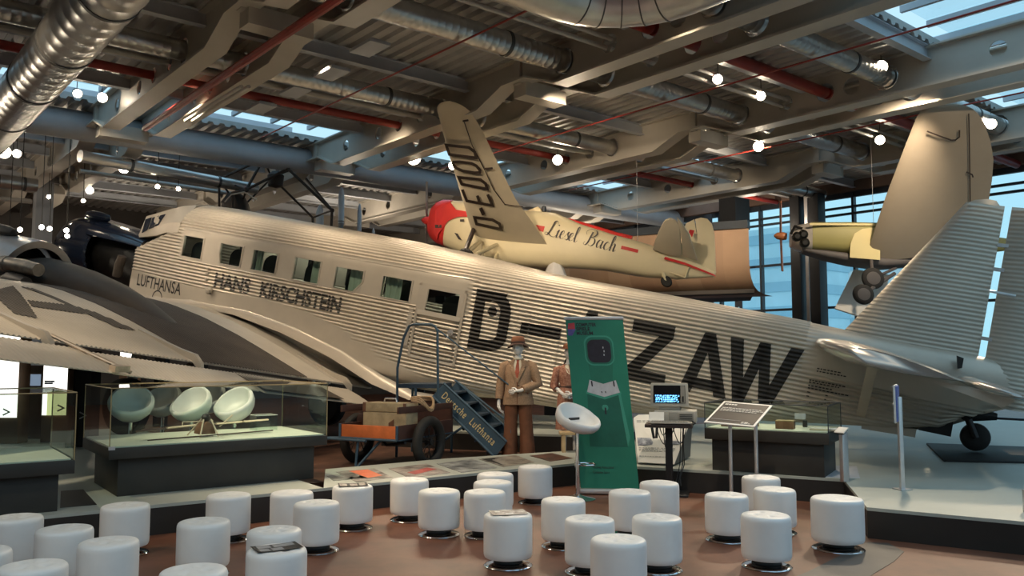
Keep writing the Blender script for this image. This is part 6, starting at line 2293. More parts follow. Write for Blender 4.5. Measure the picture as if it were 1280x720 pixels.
topl = [(543, 253), (552, 250), (590, 252), (640, 262), (690, 266), (722, 280), (760, 292), (800, 303), (816, 308), (850, 318), (893, 340)]
botl = [(543, 298), (552, 305), (590, 322), (640, 334), (690, 336), (722, 336), (760, 339), (800, 346), (816, 348), (850, 350), (893, 346)]
secs = []
wid = [.20, .32, .42, .46, .46, .42, .36, .30, .27, .17, .05]
for (a, b), w in zip(zip(topl, botl), wid):
    sx, zt2 = axial(*a)
    sx2, zb2 = axial(*b)
    s_ = (sx + sx2) / 2
    zc, hh = (zt2 + zb2) / 2, (zt2 - zb2) / 2
    c = tail + AX * s_ + AU0 * zc
    sec = []
    for j in range(24):
        an = 2 * PI * j / 24
        ca, sn_ = math.cos(an), math.sin(an)
        pw = 2 / 3.2
        sec.append(c + AL * (w * abs(ca) ** pw * (1 if ca > 0 else -1)) + AU0 * (hh * abs(sn_) ** pw * (1 if sn_ > 0 else -1)))
    secs.append(sec)
MB().loft(secs).build('fuselage', M['cream'], cp, smooth=50)


def side_y(sx):
    s_list = [(axial(*a)[0] + axial(*b)[0]) / 2 for a, b in zip(topl, botl)]
    return float(np.interp(-sx, [-v for v in s_list], wid))


def cpaint(polypx, name, m_, lift=.012):
    """paint on the flat port side"""
    pts = []
    for x, y in polypx:
        a, b = axial(x, y)
        pts.append((a, b))
    for _ in range(2):
        pts2 = []
        for (x, y), (a, b) in zip(polypx, pts):
            P0 = tail + AL * (side_y(a) + lift)
            p = on_plane(x, y, P0, AL) - tail
            pts2.append((p.dot(AX), p.dot(AU0)))
        pts = pts2
    mb = MB()
    vs, fs = cut2d([V((a, b, 0)) for a, b in pts], [tuple(range(len(pts)))], list(np.arange(-1, 8, .25)), [])
    mb.add([tail + AX * v.x + AU0 * v.y + AL * (side_y(v.x) + lift) for v in vs], fs)
    return mb.build(name, m_, cp, smooth=0)


# red nose cowl: a shell over the nose plus a swept red flash
nsec = []
for (a, b), w, in zip(zip(topl[:2], botl[:2]), wid[:2]):
    pass
shell = []
for k, gr in ((0, 1.03), (1, 1.03)):
    c = sum(secs[k], V((0, 0, 0))) / 24
    shell.append([c + (p - c) * gr for p in secs[k]])
c0_ = sum(secs[0], V((0, 0, 0))) / 24
c1_ = sum(secs[2], V((0, 0, 0))) / 24
third = [secs[1][j].lerp(secs[2][j], .30) for j in range(24)]
c3_ = sum(third, V((0, 0, 0))) / 24
shell.append([c3_ + (p - c3_) * 1.025 for p in third])
tip = [c0_ + AX * .10 + (p - c0_) * .72 for p in secs[0]]
MB().loft([tip] + shell).build('red_cowl', M['red_paint'], cp, smooth=50)
cpaint([(563, 253), (570, 262), (588, 268), (590, 272), (590, 291 - 21), (590, 271), (583, 270), (566, 272), (556, 280), (548, 292), (546, 300), (543, 290), (545, 262)], 'red_flash', M['red_paint'], .030)
cpaint([(565, 261), (586, 265), (584, 271), (572, 271), (560, 276), (550, 290), (548, 282), (555, 268)], 'red_flash', M['red_paint'], .032)
for q_ in (((544, 281), (552, 281), (552, 285), (544, 285)), ((575, 274), (580, 274), (580, 277), (575, 277)), ((568, 291), (572, 292), (577, 300), (573, 299))):
    cpaint(list(q_), 'cowl_opening', M['letter_dark'], .034)
cpaint([(670, 281), (681, 283), (679, 290), (674, 288)], 'red_stripe', M['red_paint'])
cpaint([(777, 307), (798, 312), (797, 316), (776, 311)], 'red_stripe', M['red_paint'])
cpaint([(831, 321), (856, 328), (893, 343), (895, 346), (856, 331), (830, 324)], 'red_stripe', M['red_paint'], .05)
# script lettering as pen strokes (x to the right, y up; drawn upright and slanted afterwards)
def pen(stroke, w0, w1):
    """smooth pen stroke through points, thick on downstrokes"""
    P = [V(p) for p in stroke]
    out = []
    for i in range(len(P) - 1):
        p0, p1, p2, p3 = P[max(0, i - 1)], P[i], P[i + 1], P[min(len(P) - 1, i + 2)]
        for t in np.linspace(0, 1, 6, endpoint=False):
            out.append(.5 * ((2 * p1) + (p2 - p0) * t + (2 * p0 - 5 * p1 + 4 * p2 - p3) * t * t + (3 * p1 - p0 - 3 * p2 + p3) * t ** 3))
    out.append(P[-1])
    vs, fs = [], []
    for i, p in enumerate(out):
        d = out[min(i + 1, len(out) - 1)] - out[max(i - 1, 0)]
        d = d.normalized() if d.length > 1e-9 else V((1, 0))
        w = w0 + (w1 - w0) * max(0, -d.y) ** 1.3
        n = V((-d.y, d.x)) * w / 2
        vs += [(p + n).to_3d(), (p - n).to_3d()]
    fs = [(2 * i, 2 * i + 1, 2 * i + 3, 2 * i + 2) for i in range(len(out) - 1)]
    return vs, fs


SCR = [
    [(.98, 1.42), (.86, 1.70), (.62, 1.58), (.52, 1.1), (.40, .5), (.20, .08), (-.04, .10), (-.02, .30), (.25, .28), (.60, .05), (.95, .02), (1.12, .22)],   # L
    [(1.10, .55), (1.28, .85), (1.22, .4), (1.22, .06), (1.36, .04), (1.55, .3)],                                         # i
    [(1.55, .30), (1.86, .62), (1.82, .88), (1.62, .72), (1.56, .3), (1.70, .03), (1.98, .18)],                           # e
    [(2.02, .3), (2.32, .9), (2.30, .62), (2.46, .25), (2.30, .02), (2.10, .12)],                                         # s
    [(2.46, .2), (2.82, .6), (2.82, .88), (2.60, .74), (2.52, .3), (2.68, .03), (2.96, .2)],                              # e
    [(2.96, .25), (3.32, 1.2), (3.32, 1.65), (3.16, 1.45), (3.12, .6), (3.16, .08), (3.30, .04), (3.46, .25)],            # l
    [(4.75, 1.5), (4.66, 1.0), (4.55, .35), (4.35, .02), (4.12, .14), (4.25, .36)],                                       # B stem
    [(4.20, 1.1), (4.10, 1.4), (4.45, 1.72), (5.0, 1.72), (5.22, 1.40), (5.0, 1.05), (4.72, .92), (5.12, .82), (5.22, .4), (4.95, .04), (4.62, .12)],   # B bowls
    [(5.98, .82), (5.70, .86), (5.52, .45), (5.62, .05), (5.85, .25), (6.04, .86), (5.98, .3), (6.04, .04), (6.25, .25)],  # a
    [(6.72, .72), (6.58, .88), (6.36, .62), (6.32, .25), (6.50, .02), (6.84, .25)],                                       # c
    [(6.84, .3), (7.22, 1.25), (7.20, 1.66), (7.04, 1.4), (7.0, .6), (6.98, .02)],                                        # h stem
    [(7.0, .4), (7.22, .85), (7.38, .74), (7.34, .3), (7.40, .04), (7.60, .24)],                                          # h arch
]
mb = MB()
A0 = (681, 293.5)
A1 = (772, 316.5)
allp = []
for st_ in SCR:
    vs, fs = pen(st_, .035, .17)
    pts = []
    for v in vs:
        x, y = v.x + .34 * v.y, v.y
        u = x / 7.9
        px = A0[0] + (A1[0] - A0[0]) * u + y * 1.0 * .0
        py = A0[1] + (A1[1] - A0[1]) * u - y * 12.5
        pts.append((px, py))
    conv = []
    for x, y in pts:
        a, b = axial(x, y)
        P0 = tail + AL * (side_y(a) + .016)
        p = on_plane(x, y, P0, AL)
        conv.append(p)
    mb.add(conv, fs)
a_i = on_plane(699, 282, tail + AL * (.40 + .016), AL)
mb.lathe([(.0, 0), (.022, .0), (.022, .004)], 10, Matrix.Translation(a_i) @ Matrix((AX, AU0, AL)).transposed().to_4x4())
mb.build('name_script', M['letter_dark'], cp, smooth=0)
# headrest, windscreen and red spine
hr = [on_plane(x, y, midP, midN) for x, y in ((660, 264), (674, 259), (677, 262), (679, 268), (684, 275), (660, 270))]
MB().prism([p - AL * .12 for p in hr], AL * .24).build('headrest', M['cream'], cp, bevel=.02)
wsn = on_plane(680, 262, midP, midN)
MB().lathe([(.05, -.05), (.06, 0), (.05, .07), (0, .09)], 14, Matrix.Translation(wsn)).build('cockpit_mirror', M['steel_dark'], cp)
spine = []
for x, y in ((697, 275), (712, 276), (740, 284), (770, 293), (790, 298)):
    spine.append(on_plane(x, y, midP, midN))
MB().tube(spine, .055, 10).build('red_spine', M['red_paint'], cp)
# propeller seen edge-on
hub = nose + AX * .16
MB().lathe([(.03, .12), (.08, .06), (.11, -.04), (.10, -.10)], 18, Matrix.Translation(hub) @ Matrix((AL, AU0, AX)).transposed().to_4x4()).build('spinner', M['red_paint'], cp)
M['prop_grey'] = mat('grey propeller', (.34, .32, .31), .4, .3, noise=(6, .1))
for s_ in (1, -1):
    tipz = V((0, 0, s_))
    MB().loft([[hub + tipz * r + AL * a * w + AX * b * .03 for a, b in ((1, 0), (0, 1), (-1, 0), (0, -1))] for r, w in ((.04, .05), (.25, .07), (.6, .08), (.85, .06), (.93, .02))]).build('propeller_blade', M['prop_grey'], cp, smooth=60)
# wing towards the viewpoint, sweeping up
root_c = on_plane(640, 300, tail + AL * .40, AL)
WD = (at(574, 130, 14.6) - root_c).normalized()
WN = AX.cross(WD).normalized()
wp = lambda x, y, l=0: on_plane(x, y, root_c, WN) - WN * l
le = [(546, 137), (548, 143), (553, 163), (561, 193), (570, 222), (579, 252), (588, 284), (594, 304)]
te = [(583, 134), (590, 143), (603, 163), (617, 193), (631, 222), (645, 250), (664, 276), (684, 306)]
tipl, tipr = [(557, 126.4), (551.5, 128), (548, 131), (546.2, 134.5)], [(562, 126.4), (570, 128.4), (577, 131.4), (582, 134.8)]
le, te = tipl + [(546.5, 139)] + le[1:], tipr + [(586.5, 138.5)] + te[1:]
les, tes = [wp(*p) for p in le], [wp(*p) for p in te]
wing_loft(MB(), les, tes, WN, .20, 9, .8).build('wing', M['wing_grey'], cp, smooth=50)
# starboard wing beyond the fuselage
r2 = root_c - AL * .8
MB_ = MB()
wing_loft(MB_, [r2 + AX * 1.2, r2 + AX * 1.0 - (AL * 4.3 - V((0, 0, -.4)))], [r2 - AX * .55, r2 - AX * .1 - (AL * 4.3 - V((0, 0, -.4)))], V((0, 0, 1)), .18).build('far_wing', M['wing_grey'], cp, smooth=50)
# aileron seam and hinge tabs
LIFT = .14
def wline(ps, w, name, m_, lift=LIFT):
    mb = MB()
    q_ = [wp(x, y, lift) for x, y in ps]
    mb.tube(q_, w, 6)
    return mb.build(name, m_, cp)


wline([(582, 146), (592, 176), (607, 206), (619, 232), (633, 251)], .010, 'aileron_seam', M['letter_dark'], .10)
wline([(633, 251), (655, 254)], .010, 'aileron_seam', M['letter_dark'], .09)
wline([(581, 146), (587, 145)], .018, 'aileron_seam', M['letter_dark'], .10)
wline([(608, 206), (617, 205)], .02, 'aileron_horn', M['letter_dark'], .10)
# registration under the wing, reading towards the tip: strokes in (span, chord) pixels mapped on the wing plane
def wl(ps, w=3.6):
    vs, fs = strokes(ps, w)
    v2, f2 = cut2d(vs, fs, list(range(540, 700, 8)), list(range(120, 320, 8)))
    mb = MB()
    # lift over the aerofoil: project onto plane, push out a little more in the middle of the chord
    mb.add([wp(v.x, v.y, LIFT) for v in v2], f2)
    return mb.build('registration_letter', M['letter_dark'], cp, smooth=0)


wl([[(560.5, 174), (564.5, 185.8), (598, 190), (596, 182.5), (589, 177), (560.5, 174)]])
wl([[(570, 195.3), (569, 198), (573, 203), (581, 206.5), (596, 208.8), (602, 208.5), (602.5, 205.5), (598, 200), (592, 197), (577, 195), (570, 195.3)]])
wl([[(576, 214.5), (579.8, 223.2), (611.5, 229.3), (609.5, 222.5), (603, 217.3), (576, 214.5)]])
wl([[(580.5, 230), (586, 244.3), (618, 250), (612, 236)], [(602, 246), (599, 237.5)]])
wl([[(603, 253), (607, 262)]], 4.5)
wl([[(595.5, 265), (598, 273.3), (629, 280), (626.5, 273), (618, 268), (595.5, 265)]])
# undercarriage struts and fairing plate
for (x0, y0, d0), (x1, y1, d1), r, m_ in (((592, 287, 18.6), (582, 313, 17.6), .05, 'letter_dark'), ((600, 302, 18.6), (584, 316, 17.6), .05, 'cream'), ((621, 306, 18.6), (595, 318, 17.6), .045, 'cream'), ((604, 308, 18.8), (603, 322, 18.2), .035, 'cream'), ((622, 314, 18.9), (618, 325, 18.4), .03, 'cream')):
    MB().tube([at(x0, y0, d0), at(x1, y1, d1)], r, 10).build('undercarriage_strut', M[m_], cp)
wcp = at(583, 322, 17.6)
MB().lathe([(.05, -.06), (.16, -.06), (.20, 0), (.16, .06), (.05, .06)], 20, Matrix.Translation(wcp) @ Matrix((AX, V((0, 0, 1)), AL)).transposed().to_4x4()).build('wheel', M['tyre'], cp)
# tail surfaces
SP = on_plane(822, 318, tail + AL * .2, AL)
SN = AX.cross((AL * math.cos(R(38)) + AU0 * math.sin(R(38))))
sp2 = lambda x, y: on_plane(x, y, SP, SN)
MB().slab([sp2(x, y) for x, y in ((816, 311), (819, 300), (826, 283), (831, 275.5), (838, 272.5), (844, 275), (849, 281), (851, 296), (852, 319), (835, 318))], SN, .05).build('tailplane', M['wing_grey'], cp, bevel=.015)
MB().slab([sp2(x, y) for x, y in ((846, 271), (853, 279), (861, 292), (872, 325), (854, 320), (852, 296))], SN, .04).build('elevator', M['wing_grey'], cp, bevel=.012)
FP = tail
fp = lambda x, y: on_plane(x, y, FP, AL)
MB().slab([fp(x, y) for x, y in ((853, 290), (858, 279), (868, 274), (872, 300), (866, 330), (850, 322))], AL, .06).build('fin', M['cream'], cp, bevel=.015)
MB().slab([fp(x, y) for x, y in ((869, 274), (876, 272), (884, 273.5), (890, 280), (893, 292), (894, 312), (895, 340), (893, 347), (868, 338), (866, 326), (872, 300))], AL, .06).build('rudder', M['cream'], cp, bevel=.015)
cpaint([(862, 287), (868, 288), (865, 297), (861, 290)], 'red_patch', M['red_paint'], .06)
tw_ = at(833, 352, 18.0)
MB().lathe([(.03, -.04), (.10, -.04), (.125, 0), (.10, .04), (.03, .04)], 18, Matrix.Translation(tw_) @ Matrix((AX, V((0, 0, 1)), AL)).transposed().to_4x4()).build('tail_wheel', M['tyre'], cp)
MB().tube([tw_, at(828, 341, 18.0)], .04, 8).build('tail_leg', M['cream'], cp)
MB().tube([at(836, 340, 18.0), at(856, 347, 17.9), at(862, 332, 17.9)], .02, 6).build('tail_strut', M['cream'], cp)
for x, y, Y in ((797, 304, 18.2), (600, 252, 19.2)):
    p = at(x, y, Y)
    MB().tube([p, V((p.x, p.y, Z_DK))], .006, 6).build('hanging_wire', M['alu'], cp)

# ---------------------------------------------------------------- olive and cream aeroplane by the windows
M['olive'] = mat('olive-yellow aircraft fabric', (.30, .27, .10), .55, noise=(1.4, .1))
M['pale_yellow'] = mat('pale yellow fabric', (.66, .56, .28), .55, noise=(1.4, .06))
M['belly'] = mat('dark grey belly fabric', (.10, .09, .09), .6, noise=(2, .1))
M['wing_tan'] = mat('tan-grey wing fabric', (.36, .305, .24), .6, noise=(1.2, .06))
M['wing_tan2'] = mat('greyer wing fabric bay', (.30, .27, .24), .6, noise=(1.2, .06))
M['cowl_pale'] = mat('pale grey cowl metal', (.50, .46, .42), .4, .3, noise=(4, .12))
M['prop_wood'] = mat('red-brown propeller wood', (.42, .15, .06), .4, noise=(5, .2))
on_ = at(992, 296, 17.6)
ot_ = at(1245, 310, 16.9)
OX = (on_ - ot_).normalized()
OL = V((0, 0, 1)).cross(OX).normalized()
OU = OX.cross(OL).normalized()
oa = thing('olive_aeroplane', 'olive and cream aeroplane with a wooden propeller hanging in front of the windows', 'aeroplane', (on_ + ot_) / 2)
opl = lambda x, y, w=0.: on_plane(x, y, on_ + OL * w, OL)


def oloft(tops, bots, ws, name, m_, sm=45):
    secs = []
    for a, b, w in zip(tops, bots, ws):
        A, B_ = opl(*a), opl(*b)
        c = (A + B_) / 2
        h = (A - B_) / 2
        secs.append([c + OL * w * math.copysign(abs(math.cos(t)) ** .6, math.cos(t)) + h * math.copysign(abs(math.sin(t)) ** .6, math.sin(t)) for t in np.linspace(0, 2 * PI, 24, endpoint=False)])
    return MB().loft(secs).build(name, m_, oa, smooth=sm)


oloft([(1012, 279), (1060, 279), (1100, 280), (1180, 288), (1270, 300)], [(1012, 315), (1060, 320), (1100, 325), (1180, 322), (1270, 312)], [.38, .46, .48, .36, .08], 'fuselage', M['olive'])
oloft([(988, 289), (996, 282), (1012, 279.5)], [(988, 309), (996, 313), (1012, 317)], [.20, .30, .375], 'engine_cowl', M['cowl_pale'])
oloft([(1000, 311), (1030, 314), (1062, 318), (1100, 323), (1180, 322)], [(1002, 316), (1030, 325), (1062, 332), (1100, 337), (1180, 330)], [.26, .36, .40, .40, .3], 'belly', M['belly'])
e = opl(996, 296, .30)
mb = MB()
for dx, dz in ((0, 0), (.12, .05), (.16, -.12)):
    c = e + OX * -dx + OU * dz
    mb.lathe([(.04, -.08), (.10, -.05), (.10, .05), (.05, .09)], 14, Matrix.Translation(c) @ Matrix((OX, OU, OL)).transposed().to_4x4())
mb.tube([e + OU * .18 - OX * .1, e + OU * .22 + OX * .05, e + OU * .05 + OX * .12], .03, 8)
mb.build('engine_block', M['ju_engine'], oa)
ch = [opl(x, y, .475) for x, y in ((1062, 322), (1063, 305), (1068, 292), (1078, 286), (1100, 284), (1100, 325))]
MB().slab(ch, OL, .02).build('cream_panel', M['pale_yellow'], oa, smooth=0)
MB().slab([opl(x, y, .44) for x, y in ((1012, 279), (1100, 279.5), (1100, 282), (1012, 281.5))], OL, .03).build('cream_rail', M['pale_yellow'], oa, smooth=0)
hub = on_ + OX * .26
MB().lathe([(.02, .14), (.07, .08), (.09, -.04), (.07, -.12)], 16, Matrix.Translation(hub) @ Matrix((OL, OU, OX)).transposed().to_4x4()).build('propeller_hub', M['prop_wood'], oa)
for s_ in (1, -1):
    bd = V((.02, 0, s_)).normalized()
    MB().loft([[hub + bd * r + OL * a * w + OX * b * .025 for a, b in ((1, 0), (0, 1), (-1, 0), (0, -1))] for r, w in ((.03, .06), (.2, .07), (.45, .085), (.66, .06), (.75, .02))]).build('propeller_blade', M['prop_wood'], oa, smooth=60)
# tall wing rising towards the roof
oroot = opl(1120, 318, .35)
OWD = (at(1190, 135, 14.6) - oroot).normalized()
OWN = OX.cross(OWD).normalized()
if OWN.y > 0:
    OWN = -OWN
ow = lambda x, y, l=0: on_plane(x, y, oroot, OWN) + OWN * l
le2 = [(1163, 132), (1152, 137), (1145, 148), (1133, 178), (1120, 212), (1107, 246), (1095, 282), (1086, 310), (1082, 325)]
te2 = [(1222, 140), (1231, 156), (1238, 176), (1242, 200), (1240, 225), (1236, 250), (1231, 282), (1228, 310), (1226, 326)]
le2 = [(1182, 129.6), (1170, 130.6), (1160, 133.4), (1152, 138.5)] + le2[2:]
te2 = [(1194, 129.8), (1207, 131.8), (1216, 136), (1224, 144)] + te2[1:]
le2.insert(4, (1148.5, 142.5))
te2.insert(4, (1228, 150))
print(len(le2), len(te2))
wing_loft(MB(), [ow(*p) for p in le2][:min(len(le2), len(te2))], [ow(*p) for p in te2][:min(len(le2), len(te2))], OWN, .22, 9, .8).build('wing', M['wing_tan'], oa, smooth=50)
MB().tube([ow(1209, 138, .12), ow(1210, 180, .12), ow(1211, 250, .12)], .010, 6).build('aileron_seam', M['letter_dark'], oa)
MB().tube([ow(x, y, .15) for x, y in ((1157, 159), (1170, 164), (1187, 170), (1192, 170), (1197, 166), (1197, 158))], .014, 8).build('grab_wire', M['letter_dark'], oa)
MB().tube([ow(1206, 210, .14), ow(1213, 213, .15), ow(1214, 216, .15)], .014, 6).build('aileron_horn', M['letter_dark'], oa)
MB().slab([ow(x, y, .05) for x, y in ((1082, 320), (1100, 322), (1165, 326), (1165, 331), (1085, 327))], OWN, .10).build('wing_root_fairing', M['belly'], oa, bevel=.02)
# the other wing drops away beyond the wheels
lw0 = opl(1085, 335, -.3)
lwn = V((-.25, -1, .25)).normalized()
lw = lambda x, y: on_plane(x, y, lw0 + V((0, .6, 0)), lwn)
MB().slab([lw(x, y) for x, y in ((1067, 337), (1112, 344), (1104, 378), (1080, 398), (1043, 386))], lwn, .08).build('far_wing', M['white_paint'], oa, bevel=.02)
for (x, y, Y, r) in ((1091, 348, 16.6, .215), (1079, 368, 16.3, .20)):
    c = at(x, y, Y)
    w = MB().lathe([(.05, -.07), (r * .72, -.075), (r * .95, -.05), (r, 0), (r * .95, .05), (r * .72, .075), (.05, .07)], 30, Matrix.Translation(c) @ Matrix((OX, V((0, 0, 1)), OL)).transposed().to_4x4()).build('wheel', M['tyre'], oa, smooth=50)
    MB().lathe([(.02, .075), (r * .5, .078), (r * .6, .074)], 24, Matrix.Translation(c) @ Matrix((OX, V((0, 0, 1)), OL)).transposed().to_4x4()).build('wheel_disc', M['belly'], w)
MB().tube([at(1091, 346, 16.7), at(1089, 325, 16.9)], .035, 8).tube([at(1079, 368, 16.4), at(1118, 342, 16.9)], .04, 8).tube([at(1091, 348, 16.7), at(1120, 335, 17.0)], .03, 8).build('undercarriage_strut', M['belly'], oa)
for x, y, Y in ((1092, 280, 17.3), (1200, 290, 17)):
    p = at(x, y, Y)
    MB().tube([p, V((p.x, p.y, Z_DK))], .005, 6).build('hanging_wire', M['alu'], oa)

# ---------------------------------------------------------------- lattice frame, rockets and draped form behind the airliner
M['lattice'] = mat('dark brown steel tube', (.055, .042, .035), .5, .4, noise=(6, .2))
lf = thing('lattice_frame', 'dark tubular lattice frame rising behind the airliner cabin roof', 'steel frame', at(345, 300, 20.6))
ND = dict(A=(274, 224, 20.2), B=(273, 262, 20.2), C=(329, 199, 20.0), D=(352, 187, 21.0), E=(308, 237, 19.6), F=(360, 211, 19.6), G=(371, 209, 20.6), H=(415, 263, 20.0), I=(391, 272, 20.8), J=(340, 222, 21.0), K=(300, 262, 21.0), L=(290, 241, 19.8), Mm=(412, 285, 20.2), N=(392, 290, 20.8), O=(296, 300, 19.8), P_=(275, 300, 20.2), Q=(345, 207, 20.2))
npos = {k: at(*v) for k, v in ND.items()}
for k in ('Mm', 'N', 'O', 'P_'):
    npos[k].z = 3.44
mb = MB()
for a, b, r in (('A', 'P_', .03), ('A', 'C', .028), ('A', 'D', .028), ('C', 'D', .028), ('C', 'E', .034), ('C', 'F', .028), ('D', 'F', .028), ('D', 'G', .028), ('D', 'H', .034), ('F', 'H', .034), ('F', 'E', .034), ('G', 'H', .028), ('E', 'L', .028), ('L', 'O', .03), ('G', 'J', .024), ('J', 'I', .028), ('I', 'N', .03), ('H', 'Mm', .034), ('A', 'E', .024), ('A', 'K', .024), ('J', 'C', .024), ('Q', 'G', .024), ('K', 'E', .024), ('J', 'K', .024), ('I', 'H', .024), ('F', 'G', .024), ('Q', 'D', .02)):
    mb.tube([npos[a], npos[b]], r, 8)
mb.build('tube_frame', M['lattice'], lf)
for k in ('C', 'D', 'F', 'G', 'H', 'E'):
    MB().lathe([(.0, -.06), (.05, -.04), (.06, 0), (.05, .04), (0, .06)], 12, Matrix.Translation(npos[k])).build('joint', M['lattice'], lf)
c = npos['L'].lerp(npos['K'], .45) - V((0, 0, .2))
MB().lathe([(.10, -.3), (.3, -.22), (.42, 0), (.40, .18), (.25, .28), (.05, .3)], 24, Matrix.Translation(c) @ Matrix.Rotation(1.2, 4, 'Y')).build('burner_bell', M['lattice'], lf)
MB().tube([npos['E'] + V((-.5, 0, -.3)), npos['E'] + V((-.35, 0, -.12)), npos['E'] + V((-.05, 0, -.06)), npos['E'] + V((.25, 0, -.25))], .02, 8).build('pale_rim', M['pipe_burnt'], lf)
MB().lathe([(.02, -.2), (.18, -.16), (.2, .1), (.1, .2), (.02, .22)], 16, Matrix.Translation(npos['Q'] - V((0, 0, .35)))).build('pump', M['lattice'], lf)
for k, b in enumerate(('P_', 'O', 'Mm', 'N')):
    MB().box(npos[b] + V((0, 0, .02)), (.2, .2, .03)).build('foot_plate', M['lattice'], lf)

M['rocket'] = mat('pale blue-white rocket paint', (.70, .76, .82), .45, noise=(4, .06))
M['rocket_d'] = mat('grey rocket body', (.30, .31, .33), .5, noise=(4, .1))


def rocket(label, x, ytop, Y, r, waist, noseh, split):
    top = at(x, ytop, Y)
    b = V((top.x, top.y, 3.44))
    H = top.z - 3.44
    t = thing('model_rocket', label, 'rocket', b, 'rockets standing on the mezzanine')
    zs = H * split
    MB().lathe([(waist * 1.5, 0), (waist * 1.5, .06), (waist, .12), (waist, zs - .08), (r, zs)], 20, Matrix.Translation(b)).build('lower_stage', M['rocket_d'], t)
    MB().lathe([(r, zs), (r, H - noseh), (r * .92, H - noseh * .7), (r * .6, H - noseh * .25), (r * .15, H)], 20, Matrix.Translation(b)).build('upper_stage', M['rocket'], t)
    MB().lathe([(r * 1.03, zs + .02), (r * 1.03, zs + .06)], 20, Matrix.Translation(b), caps=False).build('ring', M['rocket_d'], t)
    return t


rocket('tallest pale blue model rocket above the airliner roof', 427, 234, 20.6, .075, .055, .25, .62)
rocket('slender model rocket with a pointed tip to the side of the tallest', 449.5, 255, 20.9, .055, .040, .28, .62)
rocket('short thick striped model rocket behind the lattice frame foot', 400, 256, 21.3, .10, .09, .25, .5)
rocket('tiny white model rocket, only its tip showing over the airliner roof', 467, 285, 20.8, .035, .03, .12, .5)
# white draped form peeking over the roof
dp_ = at(694, 345, 18.6)
M['drape'] = mat('white crumpled sheet', (.72, .70, .70), .8, noise=(5, .06), bump=(9, .8))
rr = random.Random(11)
mb = MB()
secs = []
top_px = [(683, 335), (688, 329), (694, 326), (700, 327), (706, 333), (712, 345)]
for i in range(9):
    v = i / 8
    z = at(694, 350, 18.6).z - 1.2 + (at(694, 326, 18.6).z - at(694, 350, 18.6).z + 1.2) * v
    w = .34 * (1 - .72 * max(0, (v - .55) / .45) ** 1.6)
    secs.append([V((dp_.x + w * (1 + .10 * math.sin(j * 2.1 + i * .8)) * math.cos(2 * PI * j / 22), dp_.y + .3 * w / .34 * (1 + .1 * math.sin(j * 1.7 + i)) * math.sin(2 * PI * j / 22), z + .03 * math.sin(j * 1.3) * (1 if 0 < i < 8 else .5))) for j in range(22)])
mb.loft(secs)
o = mb.build('draped_bust', M['drape'], smooth=60)
tag(o, 'white crumpled draped shape peeking over the airliner roof below the cream aeroplane', 'draped shape')
zb_ = o.location.z
structure(MB().box((dp_.x, dp_.y, zb_ / 2 - .003), (.5, .45, zb_ - .006)), 'column_plinth', M['black_steel'])

# ---------------------------------------------------------------- bright kiosks behind the wing
M['kiosk_white'] = mat('backlit white kiosk face', (.95, .93, .88), .5, emis=((1, .97, .90), 1.5), noise=(2, .02))
M['kiosk_yellow'] = mat('backlit yellow kiosk face', (.85, .80, .30), .5, emis=((.95, .92, .45), .7), noise=(2, .03))
M['kiosk_frame'] = mat('brown kiosk frame', (.16, .10, .06), .6, noise=(4, .15))


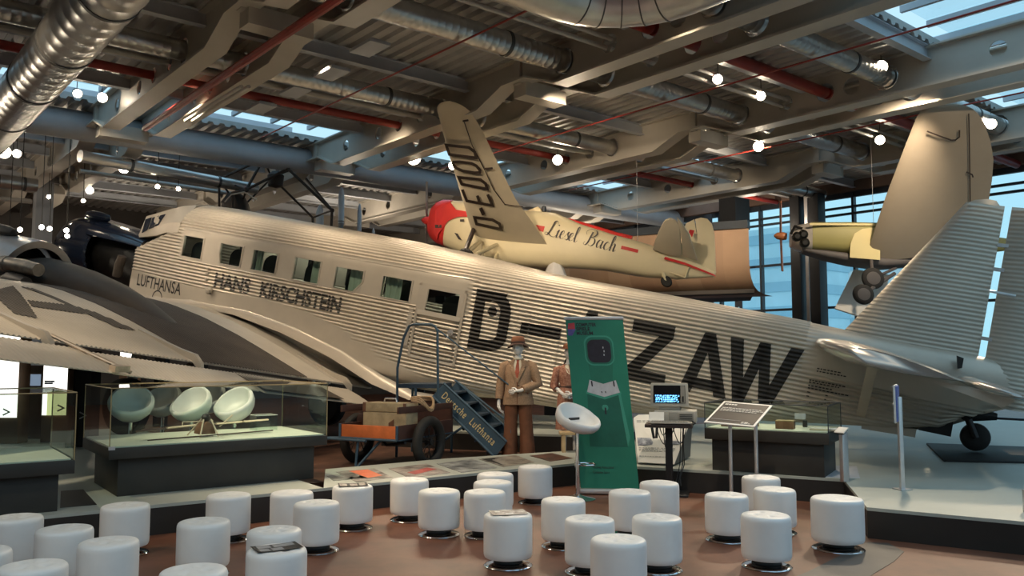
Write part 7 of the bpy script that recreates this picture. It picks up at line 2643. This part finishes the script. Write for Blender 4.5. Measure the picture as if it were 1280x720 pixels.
def kiosk(label, x0, x1, ytop, ybot, Y, yellow=None, arrow=None, txt=False):
    a, b = at(x0, ybot, Y), at(x1, ybot, Y)
    w = b.x - a.x
    zt = at(x0, ytop, Y).z
    z0 = .0
    t = thing('light_kiosk', label, 'kiosk', ((a.x + b.x) / 2, Y + .15, 0))
    MB().box(((a.x + b.x) / 2, Y + .17, zt / 2), (w + .04, .30, zt)).build('cabinet', M['kiosk_frame'], t, bevel=.008)
    zlo = a.z
    MB().box(((a.x + b.x) / 2, Y + .012, (zt + zlo) / 2), (w, .02, zt - zlo)).build('lit_face', M['kiosk_white'], t)
    if yellow:
        zy = at(x0, yellow, Y).z
        MB().prism([V((a.x + w * .16, Y - .002, zlo)), V((b.x, Y - .002, zlo)), V((b.x, Y - .002, zy - .05)), V((a.x + w * .55, Y - .002, zy)), V((a.x + w * .16, Y - .002, zy - .03))], (0, -.004, 0)).build('yellow_field', M['kiosk_yellow'], t, smooth=0)
    if arrow:
        cx_, cz = at(*arrow, Y).x, at(*arrow, Y).z
        vs, fs = strokes([[(-.05, .05), (.05, 0), (-.05, -.05)]], .025)
        MB().add([V((cx_ + v.x, Y - .008, cz + v.y)) for v in vs], fs).build('arrow', M['leaf_grey'], t, smooth=0)
    if txt:
        mb = MB()
        for k, (u, v, ww) in enumerate(((.05, .66, .32), (.05, .62, .26))):
            mb.box((a.x + w * (u + ww / 2), Y - .003, zlo + (zt - zlo) * v), (w * ww, .006, .03))
        mb.build('text_line', M['ib_blue'], t, smooth=0)
    return t


kiosk('glowing white kiosk panel at the frame edge below the wing', -18, 20, 417, 522, 13.4, None, (8, 515))
kiosk('glowing white and yellow kiosk panel below the wing, beside the dark pillar', 52, 92, 455, 519, 13.6, 488, (76, 510), True)
kiosk('small bright panel glimpsed in the slot between wing and flap', 150, 175, 436, 452, 19.0)
p = at(104, 500, 13.0)
t = thing('dark_pillar', 'dark display pillar with a brown edge beside the glass case top', 'pillar', (p.x, 13.1, 0))
MB().box((p.x, 13.1, .87), (.28, .3, 1.74)).build('body', M['black_board'], t, bevel=.006)
MB().box((p.x - .15, 13.0, .87), (.03, .34, 1.76)).build('edge_board', M['kiosk_frame'], t)
vs, fs = strokes([[(-.05, .05), (.05, 0), (-.05, -.05)]], .02)
MB().add([V((p.x + .03 + v.x, 12.945, at(105, 519, 13).z + v.y)) for v in vs], fs).build('arrow', M['leaf_grey'], t, smooth=0)
p = at(36, 478, 14.2)
t = thing('display_screen', 'dim blue-grey display screen between the two glowing kiosks', 'screen', (p.x, 14.3, 0))
M['dim_screen'] = mat('dim screen', (.2, .25, .33), .3, emis=((.45, .6, .8), .35), noise=(2, .1))
MB().box((p.x, 14.3, .75), (.46, .2, 1.5)).build('cabinet', M['kiosk_frame'], t, bevel=.006)
MB().box((p.x, 14.19, at(36, 475, 14.2).z), (.40, .02, .19)).build('screen', M['dim_screen'], t)
S.view_settings.view_transform = 'Standard'
S.view_settings.look = 'None'
S.view_settings.exposure = 0.12
S.view_settings.gamma = 1.0
S.view_settings.use_curve_mapping = False
S.cycles.use_denoising = True
S.cycles.max_bounces = 6
S.cycles.diffuse_bounces = 4
S.cycles.glossy_bounces = 3
S.cycles.transparent_max_bounces = 16
S.cycles.sample_clamp_indirect = 4.0
S.cycles.caustics_reflective = False
S.cycles.caustics_refractive = False
